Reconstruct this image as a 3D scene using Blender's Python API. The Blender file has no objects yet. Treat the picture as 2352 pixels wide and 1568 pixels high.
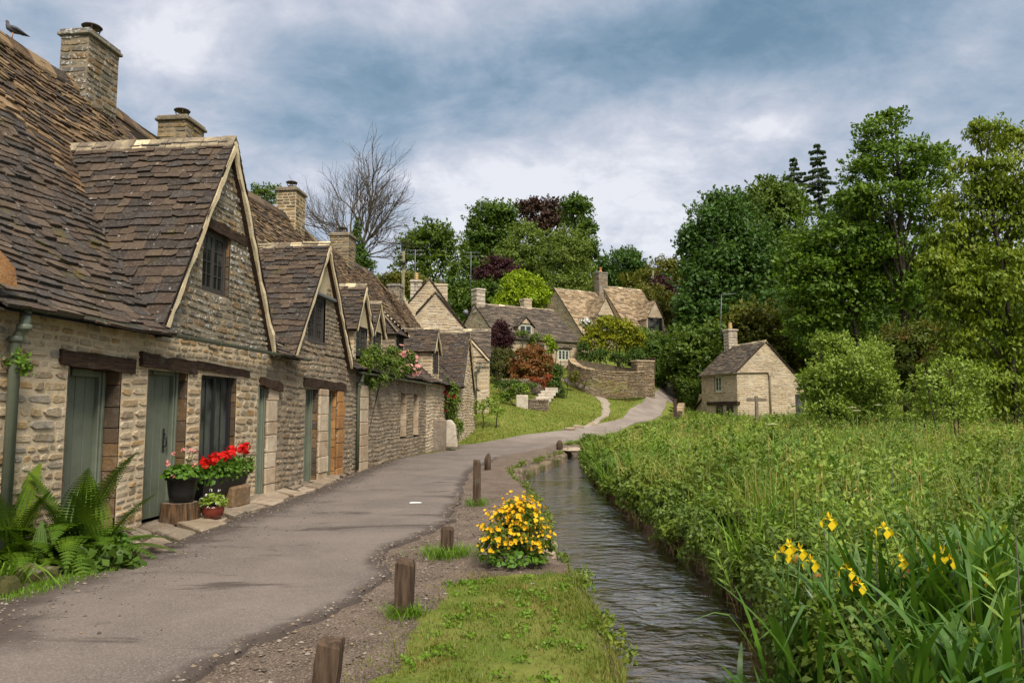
import bpy, math, random
import numpy as np
from mathutils import Vector, Matrix

# ---------------------------------------------------------------- camera, world, sun, exposure
SC = bpy.context.scene
FPX, CX, CY, EYE, HOR = 1700.0, 1176.0, 784.0, 1.55, 942.0
PITCH = math.atan((HOR - CY) / FPX)
cam_d = bpy.data.cameras.new("camera")
cam_d.sensor_width = 36.0
cam_d.lens = FPX / 2352.0 * 36.0
cam_d.clip_start = 0.1
cam_d.clip_end = 3000
cam = bpy.data.objects.new("camera", cam_d)
cam.location = (0, 0, EYE)
cam.rotation_euler = (math.pi / 2 + PITCH, 0, 0)
SC.collection.objects.link(cam)
SC.camera = cam
SC.view_settings.view_transform = 'Standard'
SC.view_settings.look = 'None'
SC.view_settings.gamma = 1
SC.view_settings.exposure = 1.82
SC.cycles.max_bounces = 6
SC.cycles.transparent_max_bounces = 8
SC.cycles.use_denoising = True

SUN_DIR = Vector((0.30, -0.72, 0.85)).normalized()      # towards the sun, behind thin cloud
SUN_EL = math.asin(SUN_DIR.z)
SUN_AZ = math.atan2(SUN_DIR.x, SUN_DIR.y)
W = bpy.data.worlds.new("World")
SC.world = W
W.use_nodes = True
wn, wl = W.node_tree.nodes, W.node_tree.links
wn.clear()
def wnode(t, **k):
    n = wn.new(t)
    for a, b in k.items():
        setattr(n, a, b)
    return n
w_out = wnode('ShaderNodeOutputWorld')
sky = wnode('ShaderNodeTexSky', sky_type='NISHITA', sun_disc=False)
sky.sun_elevation = SUN_EL
sky.sun_rotation = SUN_AZ
sky.air_density = 1.2
sky.dust_density = 2.0
bg_sky = wnode('ShaderNodeBackground')
bg_sky.inputs[1].default_value = 0.07
wl.new(sky.outputs[0], bg_sky.inputs[0])
tc = wnode('ShaderNodeTexCoord')
sep = wnode('ShaderNodeSeparateXYZ')
wl.new(tc.outputs['Generated'], sep.inputs[0])
def wmath(op, a, b=None, clamp=False):
    n = wnode('ShaderNodeMath', operation=op, use_clamp=clamp)
    for i, x in enumerate((a, b)):
        if x is None: continue
        if isinstance(x, (int, float)): n.inputs[i].default_value = x
        else: wl.new(x, n.inputs[i])
    return n.outputs[0]
zz = wmath('MAXIMUM', sep.outputs[2], 0.0)
den = wmath('ADD', zz, 0.42)
com = wnode('ShaderNodeCombineXYZ')
wl.new(wmath('DIVIDE', sep.outputs[0], den), com.inputs[0])
wl.new(wmath('DIVIDE', sep.outputs[1], den), com.inputs[1])
def wnoise(scale, detail, rough, dist=0.0, off=(0, 0, 0), sc=(1, 1, 1)):
    m = wnode('ShaderNodeMapping')
    m.inputs['Location'].default_value = off
    m.inputs['Scale'].default_value = sc
    wl.new(com.outputs[0], m.inputs[0])
    n = wnode('ShaderNodeTexNoise')
    n.inputs['Scale'].default_value = scale
    n.inputs['Detail'].default_value = detail
    n.inputs['Roughness'].default_value = rough
    n.inputs['Distortion'].default_value = dist
    wl.new(m.outputs[0], n.inputs['Vector'])
    return n.outputs['Fac']
def wdir(u, v):                                       # the sky direction of a cloud
    x = (u - CX) / FPX; y = (CY - v) / FPX
    c, s = math.cos(PITCH), math.sin(PITCH)
    return Vector((x, c - y * s, s + y * c)).normalized()
def wspot(u, v, r0, r1, sq=(1, 1, 1)):                # soft cloud mass round a direction
    d = wdir(u, v)
    sub = wnode('ShaderNodeVectorMath', operation='SUBTRACT')
    wl.new(tc.outputs['Generated'], sub.inputs[0])
    sub.inputs[1].default_value = d
    mul = wnode('ShaderNodeVectorMath', operation='MULTIPLY')
    wl.new(sub.outputs[0], mul.inputs[0])
    mul.inputs[1].default_value = sq
    ln = wnode('ShaderNodeVectorMath', operation='LENGTH')
    wl.new(mul.outputs[0], ln.inputs[0])
    mr = wnode('ShaderNodeMapRange', interpolation_type='SMOOTHSTEP')
    mr.inputs[1].default_value = r0; mr.inputs[2].default_value = r1
    mr.inputs[3].default_value = 1; mr.inputs[4].default_value = 0
    wl.new(ln.outputs['Value'], mr.inputs[0])
    return mr.outputs[0]
n1 = wnoise(1.15, 7, 0.55, 0.5, (3.1, 1.7, 0), (1, 1.25, 1))
n2 = wnoise(4.2, 8, 0.62, 0.3, (0.4, 8.0, 0), (1, 1.2, 1))
fac = wmath('ADD', wmath('ADD', wmath('MULTIPLY', n1, 0.74), wmath('MULTIPLY', wnoise(11.0, 6, 0.6, 0.4, (2.0, 5.0, 0), (1, 1.3, 1)), 0.30)), wmath('MULTIPLY', n2, 0.62))
for (u, v, r0, r1, k, sq) in ((1080, 190, 0.02, 0.27, -0.20, (0.7, 1, 1.7)), (1420, 110, 0.02, 0.2, -0.17, (0.8, 1, 1.6)), (1800, 40, 0.02, 0.2, -0.26, (0.8, 1, 1.7)), (700, 220, 0.0, 0.16, -0.12, (0.8, 1, 1.6)),
                       (390, 70, 0.0, 0.12, 0.17, (1, 1, 1.5)), (1000, 60, 0.0, 0.12, 0.14, (0.8, 1, 1.6)), (1500, 440, 0.0, 0.34, 0.10, (0.6, 1, 1.6)), (1640, 240, 0.0, 0.16, 0.13, (0.7, 1, 1.7)),
                       (1780, 290, 0.0, 0.05, 0.10, (0.8, 1, 1.5)), (980, 410, 0.0, 0.2, 0.06, (0.7, 1, 1.5)), (1250, 370, 0.0, 0.12, 0.08, (0.5, 1, 1.9)), (2250, 130, 0.0, 0.25, -0.10, (0.8, 1, 1.4)),
                       (520, 300, 0, .2, .06, (1, 1, 1))):
    fac = wmath('ADD', fac, wmath('MULTIPLY', wspot(u, v, r0, r1, sq), k))
ramp = wnode('ShaderNodeValToRGB')
wl.new(fac, ramp.inputs[0])
er = ramp.color_ramp.elements
er[0].position = 0.46; er[0].color = (0.085, 0.145, 0.205, 1)
er[1].position = 1.20; er[1].color = (0.47, 0.475, 0.505, 1)
for p_, c_ in ((0.61, (0.145, 0.205, 0.27, 1)), (0.75, (0.235, 0.275, 0.335, 1)), (0.89, (0.345, 0.36, 0.41, 1))):
    e = er.new(p_); e.color = c_
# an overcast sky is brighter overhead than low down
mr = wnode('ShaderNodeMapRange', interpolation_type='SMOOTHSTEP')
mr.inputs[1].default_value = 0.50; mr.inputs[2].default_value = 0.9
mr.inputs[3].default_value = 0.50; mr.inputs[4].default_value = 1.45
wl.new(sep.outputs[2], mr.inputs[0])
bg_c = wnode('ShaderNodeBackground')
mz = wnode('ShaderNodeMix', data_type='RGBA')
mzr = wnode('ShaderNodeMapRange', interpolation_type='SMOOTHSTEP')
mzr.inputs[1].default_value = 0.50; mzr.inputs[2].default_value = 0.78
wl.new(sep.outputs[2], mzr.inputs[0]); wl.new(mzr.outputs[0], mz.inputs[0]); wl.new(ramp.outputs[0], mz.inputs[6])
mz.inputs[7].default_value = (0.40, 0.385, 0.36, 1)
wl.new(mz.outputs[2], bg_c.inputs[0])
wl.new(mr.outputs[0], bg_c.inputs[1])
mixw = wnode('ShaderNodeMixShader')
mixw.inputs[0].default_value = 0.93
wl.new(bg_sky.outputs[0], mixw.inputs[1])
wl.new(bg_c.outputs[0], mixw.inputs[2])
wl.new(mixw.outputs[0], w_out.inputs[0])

sun_d = bpy.data.lights.new("sun", 'SUN')
sun_d.energy = 1.35
sun_d.angle = math.radians(15)
sun_d.color = (1.0, 0.93, 0.83)
sun = bpy.data.objects.new("sun", sun_d)
sun.rotation_euler = SUN_DIR.to_track_quat('Z', 'Y').to_euler()
SC.collection.objects.link(sun)

# ---------------------------------------------------------------- picture-to-place helpers (used to read real positions off the photograph)
_c, _s = math.cos(PITCH), math.sin(PITCH)
def ray(u, v):
    x = (u - CX) / FPX; y = (CY - v) / FPX
    return np.array([x, _c - y * _s, _s + y * _c])
def at(u, v, Y):
    r = ray(u, v); k = Y / r[1]
    return np.array([r[0] * k, Y, EYE + r[2] * k])
def at_z(u, v, z=0.0):
    r = ray(u, v); k = (z - EYE) / r[2]
    return np.array([r[0] * k, r[1] * k, z])
RNG = np.random.default_rng(7)
R = random.Random(11)

# ---------------------------------------------------------------- mesh helpers
class MB:
    def __init__(s): s.v = []; s.f = []; s.m = []; s.sm = []
    def add(s, verts, faces, mat=0, smooth=False):
        b = len(s.v)
        s.v.extend([tuple(float(c) for c in p) for p in verts])
        for fc in faces:
            s.f.append(tuple(i + b for i in fc)); s.m.append(mat); s.sm.append(smooth)
    def box(s, o, ax, ay, az, mat=0, ch=0.0):
        o, ax, ay, az = (np.asarray(q, float) for q in (o, ax, ay, az))
        if ch <= 0:
            P = [o + i * ax + j * ay + k * az for k in (0, 1) for j in (0, 1) for i in (0, 1)]
            s.add(P, [(0, 2, 3, 1), (4, 5, 7, 6), (0, 1, 5, 4), (2, 6, 7, 3), (0, 4, 6, 2), (1, 3, 7, 5)], mat)
        else:                                                       # bevelled box
            L = [np.linalg.norm(q) for q in (ax, ay, az)]
            U = [q / l for q, l in zip((ax, ay, az), L)]
            c = o + (ax + ay + az) / 2
            V = {}; vs = []
            for sx in (-1, 1):
                for sy in (-1, 1):
                    for sz in (-1, 1):
                        for k in range(3):
                            h = [sx * L[0] / 2, sy * L[1] / 2, sz * L[2] / 2]
                            for q in range(3):
                                if q != k: h[q] -= math.copysign(ch, h[q])
                            V[(sx, sy, sz, k)] = len(vs)
                            vs.append(c + U[0] * h[0] + U[1] * h[1] + U[2] * h[2])
            F = []
            for sg in (-1, 1):
                F.append([V[(sg, a, b, 0)] for a, b in ((-1, -1), (1, -1), (1, 1), (-1, 1))])
                F.append([V[(a, sg, b, 1)] for a, b in ((-1, -1), (1, -1), (1, 1), (-1, 1))])
                F.append([V[(a, b, sg, 2)] for a, b in ((-1, -1), (1, -1), (1, 1), (-1, 1))])
            for a in (-1, 1):
                for b in (-1, 1):
                    F.append([V[(a, b, -1, 0)], V[(a, b, 1, 0)], V[(a, b, 1, 1)], V[(a, b, -1, 1)]])
                    F.append([V[(a, -1, b, 0)], V[(a, 1, b, 0)], V[(a, 1, b, 2)], V[(a, -1, b, 2)]])
                    F.append([V[(-1, a, b, 1)], V[(1, a, b, 1)], V[(1, a, b, 2)], V[(-1, a, b, 2)]])
                    for d in (-1, 1): F.append([V[(a, b, d, k)] for k in range(3)])
            s.add(vs, F, mat)
    def tube(s, pts, rad, n=8, mat=0, cap=True, smooth=True):
        pts = [np.asarray(p, float) for p in pts]
        if not hasattr(rad, '__len__'): rad = [rad] * len(pts)
        up = np.array([0.0, 0, 1]); ring = []
        ref = None
        for i, p in enumerate(pts):
            t = pts[min(i + 1, len(pts) - 1)] - pts[max(i - 1, 0)]
            t = t / (np.linalg.norm(t) + 1e-9)
            if ref is None:
                ref = np.cross(t, up if abs(t[2]) < 0.9 else np.array([1.0, 0, 0]))
            a = ref - t * (ref @ t); a /= np.linalg.norm(a) + 1e-9; ref = a
            b = np.cross(t, a)
            ring += [p + rad[i] * (a * math.cos(2 * math.pi * k / n) + b * math.sin(2 * math.pi * k / n)) for k in range(n)]
        F = []
        for i in range(len(pts) - 1):
            for k in range(n):
                F.append((i * n + k, i * n + (k + 1) % n, (i + 1) * n + (k + 1) % n, (i + 1) * n + k))
        if cap:
            F.append(tuple(range(n))[::-1]); F.append(tuple((len(pts) - 1) * n + k for k in range(n)))
        s.add(ring, F, mat, smooth)
    def lathe(s, c, prof, n=16, mat=0, sx=1.0, sy=1.0):
        s.tube([np.array([c[0], c[1], c[2] + z]) for r, z in prof], [max(r, 1e-4) for r, z in prof], n, mat)
    def prism(s, poly, off, mat=0):
        poly = [np.asarray(p, float) for p in poly]; off = np.asarray(off, float); n = len(poly)
        s.add(poly + [p + off for p in poly], [tuple(range(n))[::-1], tuple(range(n, 2 * n))] + [(i, (i + 1) % n, n + (i + 1) % n, n + i) for i in range(n)], mat)
    def quads(s, arr, mat=0):
        for q in arr: s.add(q, [(0, 1, 2, 3)], mat)

def link(o, parent=None):
    SC.collection.objects.link(o)
    if parent is not None: o.parent = parent
def tag(o, label=None, cat=None, group=None, kind=None):
    for k, x in (('label', label), ('category', cat), ('group', group), ('kind', kind)):
        if x: o[k] = x
    return o
WLOC = {}
def thing(name, label, cat, loc, group=None):
    o = bpy.data.objects.new(name, None)
    o.empty_display_size = 0.3
    o.location = [float(c) for c in loc]
    link(o); WLOC[o.name] = np.asarray(loc, float)
    return tag(o, label, cat, group)
def obj(name, mb, mats, parent=None, loc=None):
    """One mesh object; vertices are given in world coordinates and made local to the parent's place."""
    if loc is not None: base = np.asarray(loc, float)
    elif parent is not None: base = WLOC[parent.name]
    else: base = np.zeros(3)
    me = bpy.data.meshes.new(name)
    V = np.array(mb.v, float).reshape(-1, 3) - base
    me.from_pydata(V.tolist(), [], mb.f)
    for m in (mats if isinstance(mats, (list, tuple)) else [mats]): me.materials.append(m)
    me.polygons.foreach_set('material_index', mb.m)
    me.polygons.foreach_set('use_smooth', mb.sm)
    me.update()
    o = bpy.data.objects.new(name, me)
    link(o, parent)
    if parent is None:
        o.location = base; WLOC[o.name] = base
    else:
        WLOC[o.name] = WLOC[parent.name]                           # child origin sits at the thing's base
    return o
def quad_obj(name, Q, mats, parent=None, loc=None, mi=None, k=4):
    """Q: (N,k,3) array of leaf faces in world coordinates, built fast."""
    if loc is not None: base = np.asarray(loc, float)
    elif parent is not None: base = WLOC[parent.name]
    else: base = np.zeros(3)
    Q = np.asarray(Q, float) - base
    n = len(Q)
    me = bpy.data.meshes.new(name)
    me.vertices.add(n * k); me.loops.add(n * k); me.polygons.add(n)
    me.vertices.foreach_set('co', Q.reshape(-1).astype(np.float32))
    me.loops.foreach_set('vertex_index', np.arange(n * k, dtype=np.int32))
    me.polygons.foreach_set('loop_start', np.arange(0, n * k, k, dtype=np.int32))
    me.polygons.foreach_set('loop_total', np.full(n, k, dtype=np.int32))
    for m in (mats if isinstance(mats, (list, tuple)) else [mats]): me.materials.append(m)
    if mi is not None: me.polygons.foreach_set('material_index', np.asarray(mi, np.int32))
    me.update(calc_edges=True)
    me.validate()
    o = bpy.data.objects.new(name, me)
    link(o, parent)
    if parent is None:
        o.location = base; WLOC[o.name] = base
    else: WLOC[o.name] = WLOC[parent.name]
    return o
def copy_tree(o, parent=None):
    c = o.copy(); SC.collection.objects.link(c)
    if parent is not None: c.parent = parent
    WLOC[c.name] = WLOC.get(o.name, np.zeros(3))
    for ch in list(o.children): copy_tree(ch, c)
    return c

# ---------------------------------------------------------------- materials
class NT:
    def __init__(s, name):
        s.m = bpy.data.materials.new(name); s.m.use_nodes = True
        s.n = s.m.node_tree.nodes; s.l = s.m.node_tree.links
        s.n.clear(); s.out = s.n.new('ShaderNodeOutputMaterial')
        s.geo = s.n.new('ShaderNodeNewGeometry')
    def put(s, sock, x):
        if isinstance(x, (int, float, tuple, list)): sock.default_value = x
        else: s.l.new(x, sock)
    def math(s, op, a, b=0.0, clamp=False):
        n = s.n.new('ShaderNodeMath'); n.operation = op; n.use_clamp = clamp
        s.put(n.inputs[0], a); s.put(n.inputs[1], b); return n.outputs[0]
    def noise(s, scale, detail=3, rough=0.55, vec=None, dist=0.0):
        n = s.n.new('ShaderNodeTexNoise'); n.inputs['Scale'].default_value = scale
        n.inputs['Detail'].default_value = detail; n.inputs['Roughness'].default_value = rough
        n.inputs['Distortion'].default_value = dist
        s.l.new(vec if vec is not None else s.geo.outputs['Position'], n.inputs['Vector']); return n.outputs['Fac']
    def vor(s, scale, feat='F1', vec=None, rnd=1.0):
        n = s.n.new('ShaderNodeTexVoronoi'); n.feature = feat; n.inputs['Scale'].default_value = scale
        n.inputs['Randomness'].default_value = rnd
        s.l.new(vec if vec is not None else s.geo.outputs['Position'], n.inputs['Vector']); return n
    def map(s, sc=(1, 1, 1), rot=(0, 0, 0), vec=None):
        n = s.n.new('ShaderNodeMapping'); n.inputs['Scale'].default_value = sc; n.inputs['Rotation'].default_value = rot
        s.l.new(vec if vec is not None else s.geo.outputs['Position'], n.inputs[0]); return n.outputs[0]
    def ramp(s, fac, stops, const=False):
        n = s.n.new('ShaderNodeValToRGB'); s.l.new(fac, n.inputs[0]); cr = n.color_ramp
        if const: cr.interpolation = 'CONSTANT'
        for i, (p, c) in enumerate(stops):
            e = cr.elements[i] if i < 2 else cr.elements.new(p)
            e.position = p; e.color = (c[0], c[1], c[2], 1)
        return n.outputs[0]
    def mask(s, fac, a, b):
        n = s.n.new('ShaderNodeMapRange'); n.interpolation_type = 'SMOOTHSTEP'
        s.l.new(fac, n.inputs[0]); n.inputs[1].default_value = a; n.inputs[2].default_value = b; return n.outputs[0]
    def mix(s, f, a, b, mode='MIX'):
        n = s.n.new('ShaderNodeMix'); n.data_type = 'RGBA'; n.blend_type = mode
        s.put(n.inputs[0], f)
        for k, x in ((6, a), (7, b)):
            if isinstance(x, (tuple, list)): n.inputs[k].default_value = (x[0], x[1], x[2], 1)
            else: s.l.new(x, n.inputs[k])
        return n.outputs[2]
    def bump(s, h, strength=0.5, dist=0.02):
        n = s.n.new('ShaderNodeBump'); n.inputs['Strength'].default_value = strength; n.inputs['Distance'].default_value = dist
        s.l.new(h, n.inputs['Height']); return n.outputs[0]
    def bsdf(s, col, rough=0.85, spec=0.3, bump=None, metal=0.0):
        n = s.n.new('ShaderNodeBsdfPrincipled')
        if isinstance(col, (tuple, list)): n.inputs['Base Color'].default_value = (col[0], col[1], col[2], 1)
        else: s.l.new(col, n.inputs['Base Color'])
        s.put(n.inputs['Roughness'], rough); n.inputs['Specular IOR Level'].default_value = spec; n.inputs['Metallic'].default_value = metal
        if bump is not None: s.l.new(bump, n.inputs['Normal'])
        return n.outputs[0]
    def done(s, sh): s.l.new(sh, s.out.inputs[0]); return s.m
    def island(s): return s.geo.outputs['Random Per Island']

def stone_mat(name, cols, lichen=0.35, mottle=0.6, white=(0.55, 0.54, 0.50), dark=(0.10, 0.09, 0.075)):
    t = NT(name)
    k = len(cols)
    c = t.ramp(t.island(), [(i / k, c_) for i, c_ in enumerate(cols)], True)
    big = t.noise(0.9, 3, 0.6); mid = t.noise(7, 5, 0.65); fine = t.noise(38, 4, 0.7)
    c = t.mix(t.math('MULTIPLY', t.mask(mid, 0.48, 0.72), mottle), c, dark)
    c = t.mix(t.math('MULTIPLY', t.mask(fine, 0.35, 0.75), 0.45), c, (0.62, 0.50, 0.33), 'MULTIPLY')
    sp = t.math('MULTIPLY', t.mask(t.noise(15, 4, 0.65), 0.53, 0.61), t.mask(big, 0.38, 0.58))
    c = t.mix(t.math('MULTIPLY', sp, lichen), c, white)
    oc = t.mask(t.noise(5.5, 3, 0.5), 0.66, 0.72)
    c = t.mix(t.math('MULTIPLY', oc, 0.5), c, (0.42, 0.20, 0.04))
    st_ = t.mask(t.noise(0.75, 5, 0.68, dist=0.6), 0.40, 0.66)
    c = t.mix(t.math('MULTIPLY', st_, .55), c, (0.50, 0.45, 0.40), 'MULTIPLY')
    h = t.math('ADD', fine, t.math('MULTIPLY', mid, 1.3))
    return t.done(t.bsdf(c, 0.92, 0.15, t.bump(h, 0.75, 0.02)))
def mortar_mat(name, a, b):
    t = NT(name)
    c = t.mix(t.mask(t.noise(3.5, 5, 0.65), 0.35, 0.7), a, b)
    c = t.mix(t.math('MULTIPLY', t.mask(t.noise(22, 3), 0.5, 0.75), 0.35), c, (0.12, 0.10, 0.07))
    return t.done(t.bsdf(c, 0.95, 0.1, t.bump(t.noise(45, 4, 0.7), 0.6, 0.015)))
CREAM = [(0.47, 0.37, 0.235), (0.42, 0.315, 0.185), (0.38, 0.31, 0.21), (0.52, 0.42, 0.275), (0.34, 0.265, 0.175), (0.42, 0.29, 0.145), (0.49, 0.41, 0.29), (0.33, 0.29, 0.225), (0.45, 0.36, 0.24)]
GREY = [(0.24, 0.205, 0.15), (0.19, 0.165, 0.125), (0.31, 0.245, 0.155), (0.145, 0.128, 0.10), (0.28, 0.26, 0.215), (0.25, 0.165, 0.085), (0.18, 0.168, 0.145)]
M_STONE = stone_mat("limestone_rubble", CREAM, 0.3, 0.5)
M_GREY = stone_mat("weathered_limestone", GREY, 0.95, 0.6, (0.60, 0.60, 0.57))
M_WALLD = stone_mat("dark_rubble", [(0.30, 0.245, 0.175), (0.24, 0.195, 0.14), (0.20, 0.165, 0.125), (0.34, 0.27, 0.19), (0.26, 0.19, 0.12)], 0.25, 0.6)
M_FAR = stone_mat("village_limestone", [(0.52, 0.43, 0.31), (0.47, 0.375, 0.25), (0.44, 0.38, 0.295), (0.56, 0.48, 0.36), (0.39, 0.31, 0.22), (0.50, 0.39, 0.25)], 0.25, 0.4)
M_CHIM = stone_mat("chimney_stone", [(0.30, 0.235, 0.14), (0.25, 0.19, 0.115), (0.36, 0.27, 0.14), (0.20, 0.165, 0.115), (0.33, 0.22, 0.095), (0.28, 0.24, 0.17)], 0.4, 0.6)
M_DRY = stone_mat("dry_stone", [(0.34, 0.265, 0.17), (0.27, 0.205, 0.13), (0.40, 0.32, 0.21), (0.21, 0.165, 0.11), (0.31, 0.215, 0.115)], 0.15, 0.5)
M_PALE = stone_mat("pale_dressed_stone", [(0.50, 0.45, 0.37), (0.55, 0.49, 0.40)], 0.4, 0.35)
M_JAMB = stone_mat("brown_jamb_stone", [(0.15, 0.092, 0.045), (0.115, 0.08, 0.05), (0.19, 0.12, 0.06), (0.095, 0.07, 0.048)], 0.15, 0.6)  # dark brown stone, mostly lining the door and window openings
M_JAMBC = stone_mat("pale_jamb_stone", [(0.52, 0.41, 0.28), (0.48, 0.37, 0.25), (0.56, 0.46, 0.33)], 0.3, 0.4)
M_JAMBO = stone_mat("orange_jamb_stone", [(0.38, 0.19, 0.065), (0.33, 0.17, 0.07), (0.42, 0.23, 0.09)], 0.1, 0.4)
M_MORT = mortar_mat("lime_mortar", (0.52, 0.42, 0.28), (0.40, 0.325, 0.215))
M_MORTG = mortar_mat("grey_mortar", (0.26, 0.21, 0.14), (0.17, 0.14, 0.10))
M_MORTD = mortar_mat("dark_joint", (0.075, 0.058, 0.038), (0.13, 0.10, 0.065))
M_VERGE = mortar_mat("verge_mortar", (0.62, 0.52, 0.34), (0.52, 0.41, 0.25))
M_RENDER = mortar_mat("sand_render", (0.40, 0.33, 0.21), (0.36, 0.29, 0.18))

def slate_mat(name, cols, moss=0.5, tan=0.0, lich=0.5):
    t = NT(name)
    k = len(cols)
    c = t.ramp(t.island(), [(i / k, c_) for i, c_ in enumerate(cols)], True)
    c = t.mix(t.math('MULTIPLY', t.mask(t.noise(9, 5, 0.7), 0.45, 0.75), 0.6), c, (0.022, 0.018, 0.014))
    c = t.mix(t.math('MULTIPLY', t.mask(t.noise(26, 3, 0.7), 0.48, 0.7), 0.35), c, (0.20, 0.165, 0.125))
    mo = t.math('MULTIPLY', t.mask(t.noise(2.3, 6, 0.72, dist=0.4), 0.55, 0.66), t.mask(t.noise(0.55, 2), 0.42, 0.60))
    c = t.mix(t.math('MULTIPLY', mo, moss), c, (0.085, 0.065, 0.012))
    li = t.mask(t.noise(11, 2, 0.5), 0.69, 0.72)
    c = t.mix(t.math('MULTIPLY', li, lich), c, (0.50, 0.48, 0.43))
    return t.done(t.bsdf(c, 0.85, 0.2, t.bump(t.math('ADD', t.noise(30, 5, 0.7), t.noise(8, 3)), 0.6, 0.012)))
M_SLATE = slate_mat("stone_slate", [(0.058, 0.040, 0.029), (0.042, 0.032, 0.026), (0.075, 0.051, 0.034), (0.034, 0.028, 0.024), (0.088, 0.062, 0.042), (0.052, 0.035, 0.025), (0.048, 0.041, 0.036)], 0.75, 0, 0.35)
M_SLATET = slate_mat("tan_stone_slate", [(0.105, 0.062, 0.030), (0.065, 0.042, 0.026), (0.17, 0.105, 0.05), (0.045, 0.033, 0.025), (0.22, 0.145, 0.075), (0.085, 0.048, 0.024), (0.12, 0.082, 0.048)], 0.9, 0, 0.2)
M_SLATEF = slate_mat("village_slate", [(0.078, 0.058, 0.042), (0.06, 0.047, 0.037), (0.10, 0.075, 0.052), (0.047, 0.039, 0.032), (0.13, 0.10, 0.07)], 0.4, 0, 0.6)
M_SLATEY = slate_mat("golden_slate", [(0.27, 0.19, 0.105), (0.21, 0.145, 0.08), (0.33, 0.24, 0.14), (0.16, 0.115, 0.07), (0.37, 0.28, 0.18)], 0.8, 0, 0.5)
M_UNDER = NT("roof_underlay").done(None) if False else None
def plain(name, col, rough=0.7, spec=0.3, metal=0.0, nz=0.25, sc=14, bump=0.15, dark=None):
    t = NT(name)
    d = dark or tuple(x * 0.55 for x in col)
    c = t.mix(t.math('MULTIPLY', t.mask(t.noise(sc, 5, 0.65), 0.4, 0.75), nz * 2), col, d)
    return t.done(t.bsdf(c, rough, spec, t.bump(t.noise(sc * 4, 4, 0.6), bump, 0.01), metal))
M_UNDER = plain("roof_underlay", (0.03, 0.024, 0.018), 0.95, 0.05)
M_RIDGE = mortar_mat("ridge_stone", (0.15, 0.12, 0.09), (0.40, 0.33, 0.21))
M_GREEN = plain("sage_green_paint", (0.130, 0.148, 0.105), 0.5, 0.35, 0, 0.28, 3, 0.08, (0.075, 0.08, 0.055))
M_GUTTER = plain("green_gutter_paint", (0.11, 0.128, 0.088), 0.42, 0.45, 0, 0.15, 6, 0.05)
M_IRON = plain("black_iron", (0.012, 0.012, 0.013), 0.5, 0.5)
M_LEAD = plain("lead_grey", (0.16, 0.165, 0.175), 0.5, 0.4, 0.3)
M_FRAME = plain("dark_window_frame", (0.05, 0.042, 0.036), 0.6, 0.3)
M_FRAMEL = plain("pale_green_frame", (0.48, 0.50, 0.38), 0.5, 0.3)
M_TERRA = plain("terracotta", (0.50, 0.22, 0.09), 0.75, 0.2)
M_BUFF = plain("buff_pot", (0.55, 0.37, 0.16), 0.75, 0.2)
M_BLACKP = plain("black_plastic", (0.012, 0.012, 0.012), 0.45, 0.35, 0, 0.1, 10, 0.05)
M_REDP = plain("red_glaze", (0.14, 0.025, 0.014), 0.25, 0.6)
M_WHITE = plain("white_card", (0.8, 0.8, 0.78), 0.6, 0.2, 0, 0.05)
def wood(name, col, col2, axis=2, sc=9):
    t = NT(name)
    s_ = [sc, sc, sc]; s_[axis] = sc * 0.09
    v = t.map(tuple(s_))
    n = t.noise(4, 6, 0.65, v)
    c = t.mix(t.mask(n, 0.35, 0.68), col, col2)
    c = t.mix(t.math('MULTIPLY', t.mask(t.noise(6, 4), 0.55, 0.75), 0.4), c, (0.12, 0.11, 0.085))
    return t.done(t.bsdf(c, 0.85, 0.15, t.bump(n, 0.7, 0.02)))
M_LINTEL = wood("dark_oak_lintel", (0.055, 0.033, 0.02), (0.022, 0.014, 0.01), 1)
M_POST = wood("weathered_post", (0.10, 0.066, 0.042), (0.035, 0.022, 0.015), 2, 7)
M_STUMP = wood("split_bark", (0.14, 0.08, 0.04), (0.025, 0.016, 0.01), 2, 6)
M_POLE = wood("utility_pole_wood", (0.19, 0.17, 0.095), (0.12, 0.10, 0.06), 2)
M_SIGN = wood("grey_oak", (0.21, 0.17, 0.125), (0.13, 0.10, 0.075), 2)
M_BARK = wood("bark", (0.055, 0.042, 0.03), (0.02, 0.016, 0.012), 2, 3)
M_BARKL = wood("pale_bark", (0.20, 0.175, 0.13), (0.09, 0.075, 0.05), 2, 3)
M_TWIG = wood("grey_twig", (0.10, 0.083, 0.058), (0.05, 0.04, 0.03), 2, 3)
t = NT("window_glass")
M_GLASS = t.done(t.bsdf(t.mix(t.mask(t.noise(1.8, 2), 0.4, 0.65), (0.012, 0.014, 0.014), (0.07, 0.075, 0.07)), 0.08, 0.6, t.bump(t.noise(3, 2), 0.12, 0.02)))

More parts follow.
